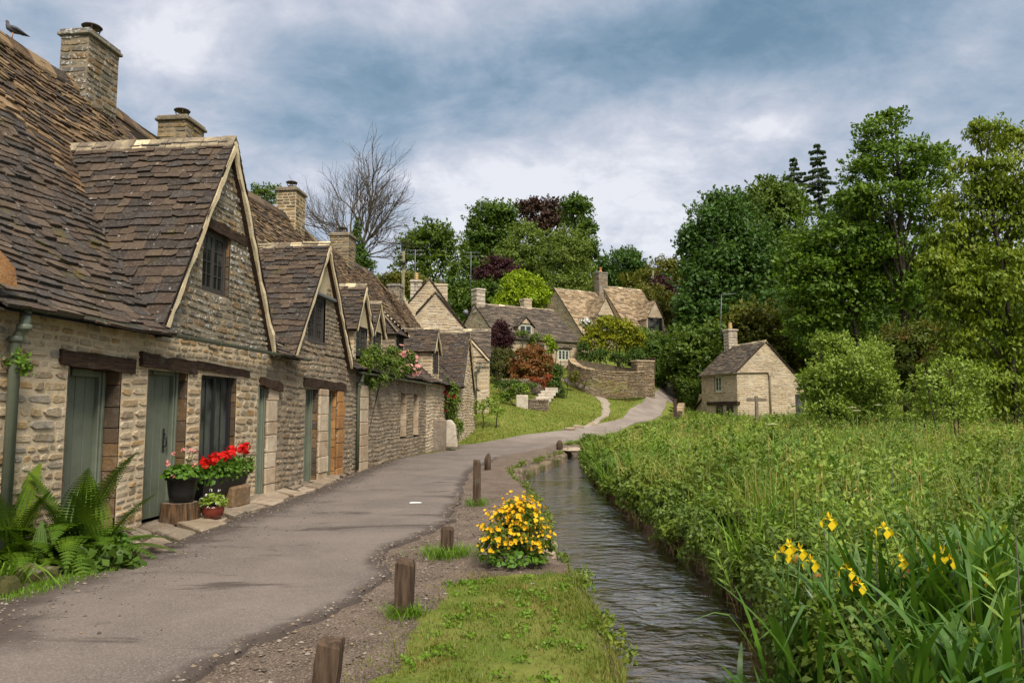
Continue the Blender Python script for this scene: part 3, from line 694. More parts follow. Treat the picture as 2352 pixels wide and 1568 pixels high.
# ---------------------------------------------------------------- masonry and roofs
class Frame:
    """Building frame: p along the ridge, q outward from it, z up."""
    def __init__(s, O, a, n): s.O = np.asarray(O, float)[:2]; s.a = np.asarray(a, float); s.a = s.a / np.linalg.norm(s.a); s.n = np.asarray(n, float); s.n = s.n / np.linalg.norm(s.n)
    def pt(s, p, q, z): return np.array([*(s.O + s.a * p + s.n * q), z])
    def v(s, p, q, z=0.0): return np.array([*(s.a * p + s.n * q), z])
def stone_wall(mb, P, nrm, za, zb, iv, ch=(.08, .15), sw=(.14, .38), dep=.022, gap=.009, seed=0, ms=0, mm=1, wave=0.02, lip=1.0):
    rg = random.Random(seed); nrm = np.asarray(nrm, float); z = za; ph = rg.random() * 9
    wz = lambda a, z_: z_ + wave * math.sin(a * 1.7 + ph) + wave * .5 * math.sin(a * 4.3 + 2 * ph)
    while z < zb - .01:
        h = min(rg.uniform(*ch), zb - z)
        for (a0, a1) in iv(z + .0 * h, z + h):
            if a1 - a0 < .02: continue
            mb.add([P(a0, wz(a0, z)) , P(a1, wz(a1, z)), P(a1, wz(a1, z + h)), P(a0, wz(a0, z + h))], [(0, 1, 2, 3)], mm)
            a = a0
            while a < a1 - .01:
                w = rg.uniform(*sw) * (1.35 if h > ch[0] * .5 + ch[1] * .5 else .85)
                if a1 - a - w < sw[0] * .7: w = a1 - a
                g = gap * rg.uniform(.5, 2.0)
                x0, x1, y0, y1 = a + g, a + w - g, z + g, z + h - g
                if x1 - x0 > .015 and y1 - y0 > .015:
                    d = dep * rg.uniform(.15, 1.3); c = min(.48 * (y1 - y0), .3 * (x1 - x0), .07); sh = .22 * (y1 - y0)
                    j = lambda: rg.uniform(.25, 1.1) * c
                    e_ = [rg.uniform(0, sh) for _ in range(4)]; o = [(x0 + j(), y0 + e_[0]), (x1 - j(), y0 + e_[1]), (x1, y0 + e_[1] + j() * .7), (x1 - e_[2] * .5, y1 - e_[2] - j() * .7), (x1 - j(), y1 - e_[2]), (x0 + j(), y1 - e_[3]), (x0 + e_[3] * .5, y1 - e_[3] - j() * .7), (x0, y0 + e_[0] + j() * .7)]
                    cx, cy = (x0 + x1) / 2, (y0 + y1) / 2
                    b = min(.012, .2 * (y1 - y0))
                    tx, ty = rg.gauss(0, .03), rg.gauss(0, .06)
                    inn = [(cx + (px_ - cx) * (1 - 2 * b / (x1 - x0)), cy + (py_ - cy) * (1 - 2 * b / (y1 - y0))) for px_, py_ in o]
                    vs = [P(px_, wz(px_, py_)) for px_, py_ in o] + [P(px_, wz(px_, py_)) + nrm * (d + tx * (px_ - cx) + ty * (py_ - cy)) for px_, py_ in inn]
                    mb.add(vs, [tuple(range(8, 16))] + [(k, (k + 1) % 8, 8 + (k + 1) % 8, 8 + k) for k in range(8)], ms)
                a += w
        z += h
def cut(base, openings):
    """Interval function: base(z)->[(a,b)] minus the openings (a0,a1,z0,z1)."""
    def f(z0, z1):
        zm = (z0 + z1) / 2; out = list(base(zm))
        for (a0, a1, b0, b1) in openings:
            if b0 <= zm <= b1:
                nw = []
                for (p, q) in out:
                    if a1 <= p or a0 >= q: nw.append((p, q))
                    else:
                        if a0 > p: nw.append((p, a0))
                        if a1 < q: nw.append((a1, q))
                out = nw
        return out
    return f
def slates(mb, P, prof, iv, exp=(.20, .11), tw=(.30, .20), th=.022, seed=0, rough=1.0, ms=0, mu=1, sagf=None):
    """Stone slates in diminishing courses from the eave up. P(a,q,z); prof: [(q,z)] from eave to ridge."""
    rg = random.Random(seed)
    prof = np.array(prof, float); L = np.r_[0, np.cumsum(np.linalg.norm(np.diff(prof, axis=0), axis=1))]; tot = L[-1]
    def S(r): return np.interp(r, L, prof[:, 0]), np.interp(r, L, prof[:, 1])
    r = 0.0
    while r < tot - .02:
        fr_ = r / tot; e = exp[0] * (1 - fr_) + exp[1] * fr_; w0 = tw[0] * (1 - fr_) + tw[1] * fr_
        q0, z0 = S(r); q1, z1 = S(min(r + e, tot)); q2, z2 = S(min(r + 1.8 * e, tot + .0))
        for (a0, a1) in iv(q0, z0):
            if a1 - a0 < .03: continue
            A = P(a0, q0, z0); B = P(a1, q0, z0); Cc = P((a0 + a1) / 2, q1, z1)
            nrm = np.cross(B - A, Cc - A); nrm = nrm / (np.linalg.norm(nrm) + 1e-9)
            if nrm[2] < 0: nrm = -nrm
            mb.add([P(a0, q0, z0) - nrm * .03, P(a1, q0, z0) - nrm * .03, P(a1, q1, z1) - nrm * .03, P(a0, q1, z1) - nrm * .03], [(0, 1, 2, 3)], mu)
            a = a0 - rg.random() * w0 * .5
            wv = rg.random() * 6
            while a < a1:
                w = w0 * rg.uniform(.6, 1.5)
                x0, x1 = max(a, a0) + .003, min(a + w, a1) - .003
                a += w
                if x1 - x0 < .03: continue
                t_ = th * rg.uniform(.6, 1.5); jl = rg.gauss(0, .012) * rough; jr = jl + rg.gauss(0, .010) * rough; lf = rg.uniform(0.0, .5) * th + .004
                wob = 0.012 * math.sin(x0 * 2.1 + wv) * rough
                ql, zl = S(max(r - .018 + jl + wob, -.06)); qr, zr = S(max(r - .018 + jr + wob, -.06))
                if r < .01: ql, zl = ql + 0, zl
                lb0, lb1 = P(x0, ql, zl) + nrm * lf, P(x1, qr, zr) + nrm * lf
                u0, u1 = P(x0, q2, z2) + nrm * .002, P(x1, q2, z2) + nrm * .002
                cc = rg.random()
                if cc < .45 and x1 - x0 > .1:                       # a corner chipped or rounded off
                    ch_ = rg.uniform(.15, .4) * (x1 - x0); qe, ze = S(max(r - .018 + jl + wob + rg.uniform(.015, .04), 0))
                    side = rg.random() < .5
                    xm = x0 + ch_ if side else x1 - ch_
                    m0 = P(xm, ql if side else qr, zl if side else zr) + nrm * lf
                    if side: lb0 = P(x0, qe, ze) + nrm * lf
                    else: lb1 = P(x1, qe, ze) + nrm * lf
                    vs = [lb0, m0, lb1, lb0 + nrm * t_, m0 + nrm * t_, lb1 + nrm * t_, u1, u0]
                    mb.add(vs, [(3, 4, 5, 6, 7), (0, 1, 4, 3), (1, 2, 5, 4), (0, 3, 7), (2, 6, 5)], ms)
                else:
                    vs = [lb0, lb1, lb0 + nrm * t_, lb1 + nrm * t_, u1, u0]
                    mb.add(vs, [(2, 3, 4, 5), (0, 1, 3, 2), (0, 2, 5), (1, 4, 3)], ms)
        r += e
def ridge_caps(mb, P, a0, a1, z, half=.16, drop=.10, th=.05, step=.42, seed=0, mort=0):
    rg = random.Random(seed); a = a0
    while a < a1 - .02:
        w = min(step * rg.uniform(.8, 1.25), a1 - a); h = th * rg.uniform(.8, 1.3); m = 1 if rg.random() < mort else 0
        vs = []
        for x in (a + .006, a + w - .006):
            vs += [P(x, -half, z - drop), P(x, 0, z + h), P(x, half, z - drop), P(x, half, z - drop - .05), P(x, 0, z - .03), P(x, -half, z - drop - .05)]
        mb.add(vs, [(0, 1, 7, 6), (1, 2, 8, 7), (2, 3, 9, 8), (5, 0, 6, 11), (0, 5, 4, 1), (1, 4, 3, 2), (6, 7, 10, 11), (7, 8, 9, 10)], m)
        a += w
def strip(mb, P0, P1, u, w, n, t, seg=.22, seed=0, mat=0, jit=.012):
    """A rough band from P0 to P1: width w along u, thickness t along n, broken into short irregular lengths."""
    rg = random.Random(seed); P0 = np.asarray(P0); P1 = np.asarray(P1); L = np.linalg.norm(P1 - P0); k = max(1, int(L / seg)); d = (P1 - P0) / k
    u = np.asarray(u); n = np.asarray(n)
    prev = (0.0, 0.0)
    for i in range(k):
        nx_ = (rg.gauss(0, jit), rg.gauss(0, jit))
        A, B = P0 + d * i, P0 + d * (i + 1)
        vs = []
        for (Q, (ja, jb)) in ((A, prev), (B, nx_)):
            vs += [Q + n * jb * .3, Q + u * (w + ja) + n * jb * .3, Q + u * (w + ja) + n * (t + jb), Q + n * (t + jb)]
        mb.add(vs, [(0, 1, 5, 4), (1, 2, 6, 5), (2, 3, 7, 6), (3, 0, 4, 7), (0, 3, 2, 1), (4, 5, 6, 7)], mat)
        prev = nx_
def chimney(root, F, p, q, w, d, zb, zt, label=None, top='cowl', mats=None, seed=0, ch=(.09, .15), sw=(.16, .4), capo=.06):
    mb = MB(); m = mats or [M_GREY, M_MORTG]
    for (P, nr, L) in ((lambda a, z: F.pt(p - w / 2 + a, q + d / 2, z), F.v(0, 1), w), (lambda a, z: F.pt(p + w / 2 - a, q - d / 2, z), F.v(0, -1), w),
                       (lambda a, z: F.pt(p + w / 2, q + d / 2 - a, z), F.v(1, 0), d), (lambda a, z: F.pt(p - w / 2, q - d / 2 + a, z), F.v(-1, 0), d)):
        stone_wall(mb, P, nr, zb, zt, lambda z0, z1: [(0, L)], ch, sw, .018, .006, seed, wave=.0); seed += 1
    o = obj("chimney", mb, m, root)
    if label: o['label'] = label
    mb = MB()
    for (e, z0, h) in ((capo, zt - .02, .07), (capo * .45, zt + .05, .07)):
        mb.box(F.pt(p - w / 2 - e, q - d / 2 - e, z0), F.v(w + 2 * e, 0), F.v(0, d + 2 * e), (0, 0, h), 0, .015)
    obj("cap", mb, mats[0] if mats else M_GREY, o)
    c0 = F.pt(p, q, zt + .12)
    if top == 'cowl':
        mb = MB(); mb.lathe(c0 - [0, 0, .03], [(.13, 0), (.13, .17), (.11, .18)], 14)
        for k in range(4):
            an = k * math.pi / 2 + .5; mb.tube([c0 + [.11 * math.cos(an), .11 * math.sin(an), .1], c0 + [.17 * math.cos(an), .17 * math.sin(an), .27]], .012, 5)
        mb.lathe(c0 + [0, 0, .25], [(.18, 0), (.195, .015), (.165, .04), (.09, .065), (.01, .075)], 18)
        obj("cowl", mb, plainc['rust'], o)
    elif top == 'pot':
        mb = MB(); mb.lathe(c0, [(.16, 0), (.15, .12), (.115, .16), (.115, .42), (.14, .44), (.14, .5), (.10, .52)], 14); obj("chimney_pot", mb, M_TERRA, o)
    elif top == 'rings':
        mb = MB(); mb.lathe(c0, [(.15, 0), (.13, .10), (.17, .12), (.17, .17), (.13, .19), (.13, .26), (.17, .28), (.17, .33), (.13, .35), (.13, .42), (.16, .44), (.16, .52), (.10, .54)], 14); obj("chimney_pot", mb, M_BUFF, o)
    elif top == 'helmet':
        mb = MB(); mb.lathe(c0 - [0, 0, .02], [(.14, 0), (.13, .25), (.15, .26), (.16, .32), (.13, .44), (.06, .52), (.03, .60), (.01, .61)], 14); obj("cowl", mb, M_LEAD, o)
    return o
plainc = {'rust': plain("rusted_cowl", (0.06, 0.042, 0.032), 0.6, 0.4, 0.4)}
def window(root, F, p0, p1, q, z0, z1, nx_=2, bars=(3, 5), frame=None, fw=.05, sill=None, depth=.06, light=None):
    """Casements facing +q at depth q: surround, lights with glazing bars, glass, sill."""
    m = frame or M_FRAME; mb = MB(); w = p1 - p0
    mb.box(F.pt(p0, q - depth, z0), F.v(fw, 0), F.v(0, depth), (0, 0, z1 - z0), 0, .006); mb.box(F.pt(p1 - fw, q - depth, z0), F.v(fw, 0), F.v(0, depth), (0, 0, z1 - z0), 0, .006)
    mb.box(F.pt(p0 + fw, q - depth, z1 - fw), F.v(w - 2 * fw, 0), F.v(0, depth - .003), (0, 0, fw), 0, .006); mb.box(F.pt(p0 + fw, q - depth, z0), F.v(w - 2 * fw, 0), F.v(0, depth - .003), (0, 0, fw), 0, .006)
    o = obj("window", mb, m, root)
    lw = (w - 2 * fw) / nx_; mb = MB(); b = .016
    for i in range(nx_):
        x0 = p0 + fw + i * lw + .004; x1 = x0 + lw - .008; y0, y1 = z0 + fw + .003, z1 - fw - .003; fr = fw * .7; qq = q - depth * .75
        for (a, c_, ww, hh) in ((x0, y0, fr, y1 - y0), (x1 - fr, y0, fr, y1 - y0), (x0 + fr, y0, x1 - x0 - 2 * fr, fr), (x0 + fr, y1 - fr, x1 - x0 - 2 * fr, fr)):
            mb.box(F.pt(a, qq, c_), F.v(ww, 0), F.v(0, depth * .55), (0, 0, hh))
        for k in range(1, bars[0]): mb.box(F.pt(x0 + fr + (x1 - x0 - 2 * fr) * k / bars[0] - b / 2, qq + .008, y0 + fr), F.v(b, 0), F.v(0, depth * .3), (0, 0, y1 - y0 - 2 * fr))
        for k in range(1, bars[1]): mb.box(F.pt(x0 + fr, qq + .006, y0 + fr + (y1 - y0 - 2 * fr) * k / bars[1] - b / 2), F.v(x1 - x0 - 2 * fr, 0), F.v(0, depth * .3), (0, 0, b))
    obj("sash", mb, light or m, o)
    mb = MB(); mb.box(F.pt(p0 + fw * .6, q - depth * .7, z0 + fw * .6), F.v(w - fw * 1.2, 0), F.v(0, .01), (0, 0, z1 - z0 - fw * 1.2)); obj("pane", mb, M_GLASS, o)
    if sill:
        mb = MB(); mb.box(F.pt(p0 - .06, q - depth, z0 - .07), F.v(w + .12, 0), F.v(0, depth + sill), (0, 0, .068), 0, .008); obj("sill", mb, M_PALE if sill > .05 else M_FRAME, o)
    return o

# ---------------------------------------------------------------- the terrace of cottages
ROW = Frame((-5.996, 0.0), (0.10692, 0.99427), (0.99427, -0.10692))
RD, RZ, EZ = 4.0, 7.85, 2.72
def r_z(t_): return 2.72 + 0.83 * t_ + 0.113 * t_ * t_
def r_t(z): return (-0.83 + math.sqrt(max(0, 0.83 ** 2 - 4 * 0.113 * (2.72 - z)))) / (2 * 0.113)
PROF = [(0.26, 2.55)] + [(-t_, r_z(t_)) for t_ in np.linspace(0, RD, 14)]
def sag(p, q): return (max(0, -q) / RD) * (0.10 * math.sin(p * 0.62 + 0.4) + 0.05 * math.sin(p * 1.37)) - 0.02 * math.sin(p * 2.2) - 0.30 * max(0, -q) / RD * sstep(p, 26, 37)
def RP(p, q, z): return ROW.pt(p, q, z + sag(p, q))
def fronts(q): return lambda a, z: ROW.pt(a, q, z)
def gable_iv(c, hw, z0, z1, inset=0.0):
    return lambda z: [(c - hw * (1 - (z - z0) / (z1 - z0)) + inset, c + hw * (1 - (z - z0) / (z1 - z0)) - inset)] if z0 <= z < z1 - .05 else []
def gable_roof(root, name, F, c, hw, z0, z1, qf, tz, ov=.14, exp=(.17, .12), tw=(.27, .2), mats=None, seed=0, drop=.10, parent=None, verge=True, deep=None, mort=.25):
    """Roof of a gable or dormer whose ridge runs back from the front plane qf to the main roof tz(z)."""
    mats = mats or [M_SLATE, M_UNDER]; par = parent or root
    o = None
    sl = (z1 - z0) / hw
    mb = MB()
    for sd in (-1, 1):
        P = lambda a, q, z, sd=sd: F.pt(c + sd * q, qf - a, z)
        iv = lambda q, z: [(-ov, (deep if deep else max(.1, tz(z) + qf + .12)))]
        slates(mb, P, [(hw + drop, z0 - drop * sl + .05), (hw * .5, (z0 + z1) / 2 + .035), (0, z1 + .03)], iv, exp, tw, .028, seed + sd, 1.3)
    o = obj(name, mb, mats, par)
    mb = MB(); ridge_caps(mb, lambda a, x, z: F.pt(c + x, qf - a, z), -ov, (deep if deep else tz(z1) + qf + .1), z1 + .03, .12, .14, .045, .30, seed, mort * .5)
    obj("ridge_caps", mb, [M_RIDGE, M_VERGE], o)
    if verge:
        mb = MB()
        for sd in (-1, 1):
            A = F.pt(c + sd * (hw + drop * .6), qf + ov - .05, z0 - drop * sl * .6 - .03); B = F.pt(c, qf + ov - .05, z1 - .02)
            u = F.v(0, 1); d = (B - A) / np.linalg.norm(B - A); nn = np.cross(u, d); nn = nn if nn[2] > 0 else -nn
            strip(mb, A, B, u, .045, -nn, .085, .2, seed + sd, 0, .010)
        obj("verge_mortar", mb, M_VERGE, o)
        for sd in (-1, 1):                                          # dark underside board
            mb = MB()
            A = F.pt(c + sd * (hw + drop * .5), qf, z0 - drop * sl * .5 - .05); B = F.pt(c, qf, z1 - .04)
            d = (B - A) / np.linalg.norm(B - A); nn = np.cross(F.v(0, 1), d); nn = nn if nn[2] > 0 else -nn
            mb.box(A - nn * .08, B - A, F.v(0, ov - .055), nn * .085); obj("verge_board", mb, M_LINTEL, o)
    return o
def door(root, F, p0, p1, q, z0, z1, frame_w=.09, planks=5, handle=None, label=None, fr_mat=None):
    mb = MB(); w = p1 - p0
    for k in range(planks):
        x0 = p0 + frame_w + (w - 2 * frame_w) * k / planks; mb.box(F.pt(x0 + .005, q, z0), F.v((w - 2 * frame_w) / planks - .010, 0), F.v(0, .035), (0, 0, z1 - z0 - frame_w), 0, .004)
    mb.box(F.pt(p0 + frame_w, q - .01, z0), F.v(w - 2 * frame_w, 0), F.v(0, .02), (0, 0, z1 - z0 - frame_w))
    o = obj("door", mb, M_GREEN, root)
    if label: o['label'] = label
    mb = MB()
    for (a, ww, c_, hh) in ((p0, frame_w, z0, z1 - z0), (p1 - frame_w, frame_w, z0, z1 - z0), (p0 + frame_w, w - 2 * frame_w, z1 - frame_w, frame_w)):
        mb.box(F.pt(a, q - .02, c_), F.v(ww, 0), F.v(0, .12), (0, 0, hh), 0, .012)
        mb.box(F.pt(a + ww * .25, q + .10, c_), F.v(ww * .5, 0), F.v(0, .03), (0, 0, hh - .01), 0, .008)
    obj("door_frame", mb, fr_mat or M_GREEN, o)
    if handle:
        x = p1 - frame_w - .12; mb = MB()
        mb.box(F.pt(x - .022, q + .036, handle - .17), F.v(.044, 0), F.v(0, .008), (0, 0, .34), 0, .003)
        mb.tube([F.pt(x, q + .04, handle - .10), F.pt(x, q + .085, handle - .08), F.pt(x, q + .09, handle), F.pt(x, q + .085, handle + .08), F.pt(x, q + .04, handle + .10)], .011, 7)
        obj("handle", mb, M_IRON, o)
    return o
def lintel(root, F, p0, p1, q0, q1, z0, z1, tilt=0.0, mat=None, seed=0):
    rg = random.Random(seed); mb = MB(); n = 7; vs = []
    for i in range(n + 1):
        p = p0 + (p1 - p0) * i / n; dz = tilt * (p - p0); j = lambda s_=.008: rg.gauss(0, s_)
        vs += [F.pt(p, q0, z0 + dz), F.pt(p, q1 + j(), z0 + dz + j()), F.pt(p, q1 + j(), z1 + dz + j(.012)), F.pt(p, q0, z1 + dz)]
    fs = [(i * 4 + k, i * 4 + (k + 1) % 4, i * 4 + 4 + (k + 1) % 4, i * 4 + 4 + k) for i in range(n) for k in range(4)] + [(0, 1, 2, 3), (n * 4, n * 4 + 3, n * 4 + 2, n * 4 + 1)]
    mb.add(vs, fs); return obj("lintel", mb, mat or M_LINTEL, root)
def jamb(mb, F, p, side, q0, q1, z0, z1, mat, seed=0, over=0.0):
    """Dressed stones of a reveal: side=+1 means the stones lie towards +p of the opening edge."""
    rg = random.Random(seed); z = z0
    while z < z1 - .02:
        h = min(rg.uniform(.16, .34), z1 - z)
        if z1 - z - h < .1: h = z1 - z
        w = .03; e = rg.gauss(0, .006)
        x0 = p - over if side > 0 else p - w + over
        mb.box(F.pt(x0 + e, q0, z + .004), F.v(w, 0), F.v(0, q1 - q0), (0, 0, h - .008), mat, .006); z += h
def wall_obj(root, mb, mats=None, name="wall"): return obj(name, mb, mats or [M_STONE, M_MORT, M_JAMB], root)
def roof_main(root, p0, p1, holes, seed, mats=None):
    def iv(q, z):
        segs = [(p0, p1)]
        for (c, hw, z0, z1, qf) in holes:
            hwz = hw * (1 - (z - z0) / (z1 - z0)) - .06
            if q > -(r_t(z1)) - .05 and hwz > 0:
                if q > qf + .3: continue
                hwz = min(hwz, hw + .02)
                nw = []
                for (a, b) in segs:
                    if c + hwz <= a or c - hwz >= b: nw.append((a, b))
                    else:
                        if c - hwz > a: nw.append((a, c - hwz))
                        if c + hwz < b: nw.append((c + hwz, b))
                segs = nw
        return segs
    lo = [(q, z) for q, z in PROF if q > -2.3]; hi = [(q, z) for q, z in PROF if q <= -1.9]
    mb = MB()
    slates(mb, RP, PROF, iv, (.175, .105), (.30, .17), .034, seed, 1.6)
    # the upper courses are the tan ones
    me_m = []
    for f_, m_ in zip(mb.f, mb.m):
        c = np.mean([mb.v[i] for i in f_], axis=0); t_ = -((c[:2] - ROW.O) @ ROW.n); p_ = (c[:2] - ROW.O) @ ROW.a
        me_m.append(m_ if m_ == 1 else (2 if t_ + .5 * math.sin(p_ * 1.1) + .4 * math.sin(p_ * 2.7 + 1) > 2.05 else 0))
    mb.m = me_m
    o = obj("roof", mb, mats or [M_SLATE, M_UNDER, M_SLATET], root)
    mb = MB()                                                       # back slope, plain, so the house is whole from the other side
    bk = [(-RD - (RD - t_), r_z(t_)) for t_ in np.linspace(RD, 0, 8)][::-1]
    slates(mb, RP if False else (lambda p, q, z: ROW.pt(p, q, z + sag(p, -RD))), bk, lambda q, z: [(p0, p1)], (.34, .26), (.5, .4), .024, seed + 9)
    obj("back_roof", mb, [M_SLATE, M_UNDER], root)
    mb = MB(); ridge_caps(mb, lambda a, x, z: ROW.pt(a, -RD + x, z + sag(a, -RD)), p0, p1, r_z(RD) + .03, .17, .20, .05, .45, seed)
    obj("ridge_caps", mb, [M_SLATET, M_VERGE], root)
    return o
def back_wall(root, p0, p1, zb=-.3):
    mb = MB(); stone_wall(mb, lambda a, z: ROW.pt(p1 - a, -2 * RD + .2, z), ROW.v(0, -1), zb, 2.9, lambda a, b: [(0, p1 - p0)], (.2, .3), (.4, .8), .02, .01, 5)
    obj("back_wall", mb, [M_STONE, M_MORT], root)
def party(mb, p, sgn, zb=-.3):
    def iv(z0, z1):
        zm = (z0 + z1) / 2; t_ = r_t(zm) if zm > 2.75 else 0.0
        return [(t_ + .02, 2 * RD - t_ - .02)] if 2 * RD - 2 * t_ > .2 else []
    stone_wall(mb, lambda a, z: ROW.pt(p, -a, z), ROW.v(sgn, 0), zb, RZ - .15, iv, (.12, .2), (.2, .5), .02, .01, 8)

def gutter(root, F, p0, p1, q, z0, z1, ends=True, brackets=0.95, label=None, mat=None, r=.055):
    mb = MB(); n = 20; k = 8; vs = []
    for i in range(n + 1):
        p = p0 + (p1 - p0) * i / n; z = z0 + (z1 - z0) * i / n
        for j in range(k + 1):
            an = math.pi + math.pi * j / k; vs.append(F.pt(p, q + r * math.cos(an), z + r * math.sin(an)))
        for j in range(k + 1):
            an = 2 * math.pi - math.pi * j / k; vs.append(F.pt(p, q + (r - .006) * math.cos(an), z + (r - .006) * math.sin(an)))
    m = 2 * k + 2
    mb.add(vs, [(i * m + j, i * m + (j + 1) % m, (i + 1) * m + (j + 1) % m, (i + 1) * m + j) for i in range(n) for j in range(m)], 0, False)
    if ends:
        for p, z in ((p0, z0), (p1, z1)): mb.prism([F.pt(p, q + (r + .004) * math.cos(math.pi + math.pi * j / k), z + (r + .004) * math.sin(math.pi + math.pi * j / k)) for j in range(k + 1)], F.v(.012, 0))
    p = p0 + .5
    while p < p1:                                                   # joint collars and brackets
        z = z0 + (z1 - z0) * (p - p0) / (p1 - p0)
        ring = [F.pt(p, q + (r + .009) * math.cos(math.pi + math.pi * j / k), z + (r + .009) * math.sin(math.pi + math.pi * j / k)) for j in range(k + 1)]
        mb.prism(ring, F.v(.05, 0)); mb.tube([F.pt(p + .02, q - r, z - .02), F.pt(p + .02, q - r - .16, z - .05)], .008, 5); p += brackets
    o = obj("gutter", mb, mat or M_GUTTER, root)
    if label: o['label'] = label
    return o
def downpipe(root, F, pts, r=.045, mat=None):
    mb = MB(); P = [F.pt(*q) for q in pts]; mb.tube(P, r, 10)
    for q in P[1:-1]:
        mb.lathe(q - [0, 0, .03], [(r * 1.3, 0), (r * 1.35, .02), (r * 1.35, .05), (r * 1.2, .06)], 10)
    return obj("downpipe", mb, mat or M_GUTTER, root)

# ---- first cottage: two green doors, a black window and the tallest gable
A0, A1 = 4.2, 14.37
ca = thing("terraced_cottage", "nearest stone cottage with two sage green doors, tall gable window and pigeon on its roof", "cottage", ROW.pt(9.5, 0, 0), "terraced cottages along the lane")
op = [(8.52, 9.50, -.5, 2.06), (10.06, 11.06, -.5, 2.14), (11.44, 12.58, 0.58, 2.16), (13.40, 13.72, -.5, 2.0)]
mb = MB()
stone_wall(mb, fronts(0), ROW.n.tolist() + [0], -.25, 2.62, cut(lambda z: [(A0, 13.72)], op), (.07, .15), (.10, .32), .018, .009, 1)
for (a, b, z0, z1), ms in zip(op[:3], ((2, 2), (2, 2), (2, 2))):
    jamb(mb, ROW, a, 1, -.32, -.005, max(z0, -.1), z1, 2, int(a * 10), 0.0); jamb(mb, ROW, b, -1, -.32, -.005, max(z0, -.1), z1, 2, int(b * 10))
mb.box(ROW.pt(11.44, -.3, .50), ROW.v(1.14, 0), ROW.v(0, .33), (0, 0, .08), 0, .01)
party(mb, A0, -1)
wall_obj(ca, mb)
mb = MB(); GC, GH, GZ0, GZ1 = 12.03, 1.76, 2.80, 6.02
stone_wall(mb, fronts(0), ROW.n.tolist() + [0], 2.62, 2.8, lambda a, b: [(10.4, 14.37)], (.09, .1), (.12, .3), .02, .006, 2)
stone_wall(mb, fronts(0), ROW.n.tolist() + [0], 2.8, 5.95, cut(gable_iv(GC, GH, GZ0, GZ1), [(11.34, 12.20, 3.40, 4.40)]), (.075, .14), (.10, .26), .020, .008, 3)
jamb(mb, ROW, 11.34, 1, -.12, -.005, 3.40, 4.40, 2, 5); jamb(mb, ROW, 12.20, -1, -.12, -.005, 3.40, 4.40, 2, 6)
obj("gable_wall", mb, [M_GREY, M_MORTG, M_JAMB], ca)
lintel(ca, ROW, 11.32, 12.74, -.15, .035, 4.40, 4.57, -.02, None, 4)
window(ca, ROW, 11.37, 12.17, -.05, 3.41, 4.39, 2, (2, 4), None, .05, .03, .06)
gable_roof(ca, "gable_roof", ROW, GC, GH, GZ0, GZ1, 0.0, r_t, .13, (.185, .125), (.30, .21), None, 21, .16, mort=.45)
roof_main(ca, A0, A1, [(GC, GH, GZ0, GZ1, 0)], 31)
back_wall(ca, A0, A1)
chimney(ca, ROW, 13.95, -RD, .92, .58, 6.5, 8.86, "tall grey chimney on the front ridge with round metal cowl", 'cowl', None, 51)
door(ca, ROW, 8.55, 9.47, -.30, .02, 2.06, .10, 4, None, "sage green boarded door behind ferns")
door(ca, ROW, 10.09, 11.03, -.24, .05, 2.14, .09, 4, 1.12, "sage green boarded door with black iron handle")
lintel(ca, ROW, 8.36, 9.74, -.28, .04, 2.06, 2.25, -.03, None, 1); lintel(ca, ROW, 9.84, 11.24, -.28, .05, 2.14, 2.33, -.035, None, 2); lintel(ca, ROW, 11.28, 13.0, -.28, .035, 2.16, 2.29, -.02, None, 3)
window(ca, ROW, 11.47, 12.55, -.07, 0.60, 2.15, 2, (2, 1), M_IRON, .05, None, .07)
# narrow green strip of a door, seen on its edge
door(ca, ROW, 13.41, 13.71, -.12, 0.0, 2.0, .06, 1, None, "narrow pale green door by a cream jamb")
gutter(ca, ROW, 7.35, 15.28, .18, 2.62, 2.60, True, .93, "long sage green gutter under the front eaves")
downpipe(ca, ROW, [(7.62, .18, 2.58), (7.62, .17, 2.40), (7.62, .09, 2.28), (7.62, .09, 0.0)], .055)
mb = MB(); mb.add([ROW.pt(*q) for q in ((7.18, .20, 2.80), (7.44, .22, 2.78), (7.42, .20, 2.98), (7.25, .17, 3.12), (7.2, -.1, 2.86), (7.46, -.05, 2.86), (7.42, -.12, 3.04), (7.25, -.12, 3.14))],
                  [(0, 1, 2, 3), (5, 4, 7, 6), (1, 5, 6, 2), (4, 0, 3, 7), (3, 2, 6, 7), (0, 4, 5, 1)]); obj("kneeler_stone", mb, M_JAMBO, ca)

# ---- second cottage: gable with the wide leaded window
cb = thing("terraced_cottage", "second stone cottage from the ferns, with wide leaded window in a rendered gable peak", "cottage", ROW.pt(16.5, 0, 0), "terraced cottages along the lane")
B1 = 18.75; GC, GH, GZ0, GZ1 = 16.5, 1.70, 2.78, 5.26
op = [(15.61, 16.33, -.5, 2.06), (16.92, 17.52, -.5, 2.06)]
mb = MB()
stone_wall(mb, fronts(0), ROW.n.tolist() + [0], -.25, 2.78, cut(lambda z: [(13.72 if z < 2.62 else A1, B1)], op), (.075, .15), (.10, .27), .018, .009, 11, 0, 1)
stone_wall(mb, fronts(0), ROW.n.tolist() + [0], 2.78, 5.2, cut(gable_iv(GC, GH, GZ0, GZ1), [(15.66, 16.68, 3.03, 9.0)]), (.075, .14), (.10, .26), .020, .008, 13)
for a, b, m1, m2 in ((15.61, 16.33, 3, 2), (16.92, 17.52, 3, 4)):
    jamb(mb, ROW, a, 1, -.3, -.005, -.1, 2.06, m1, int(a * 10)); jamb(mb, ROW, b, -1, -.3, -.005, -.1, 2.06, m2, int(b * 10))
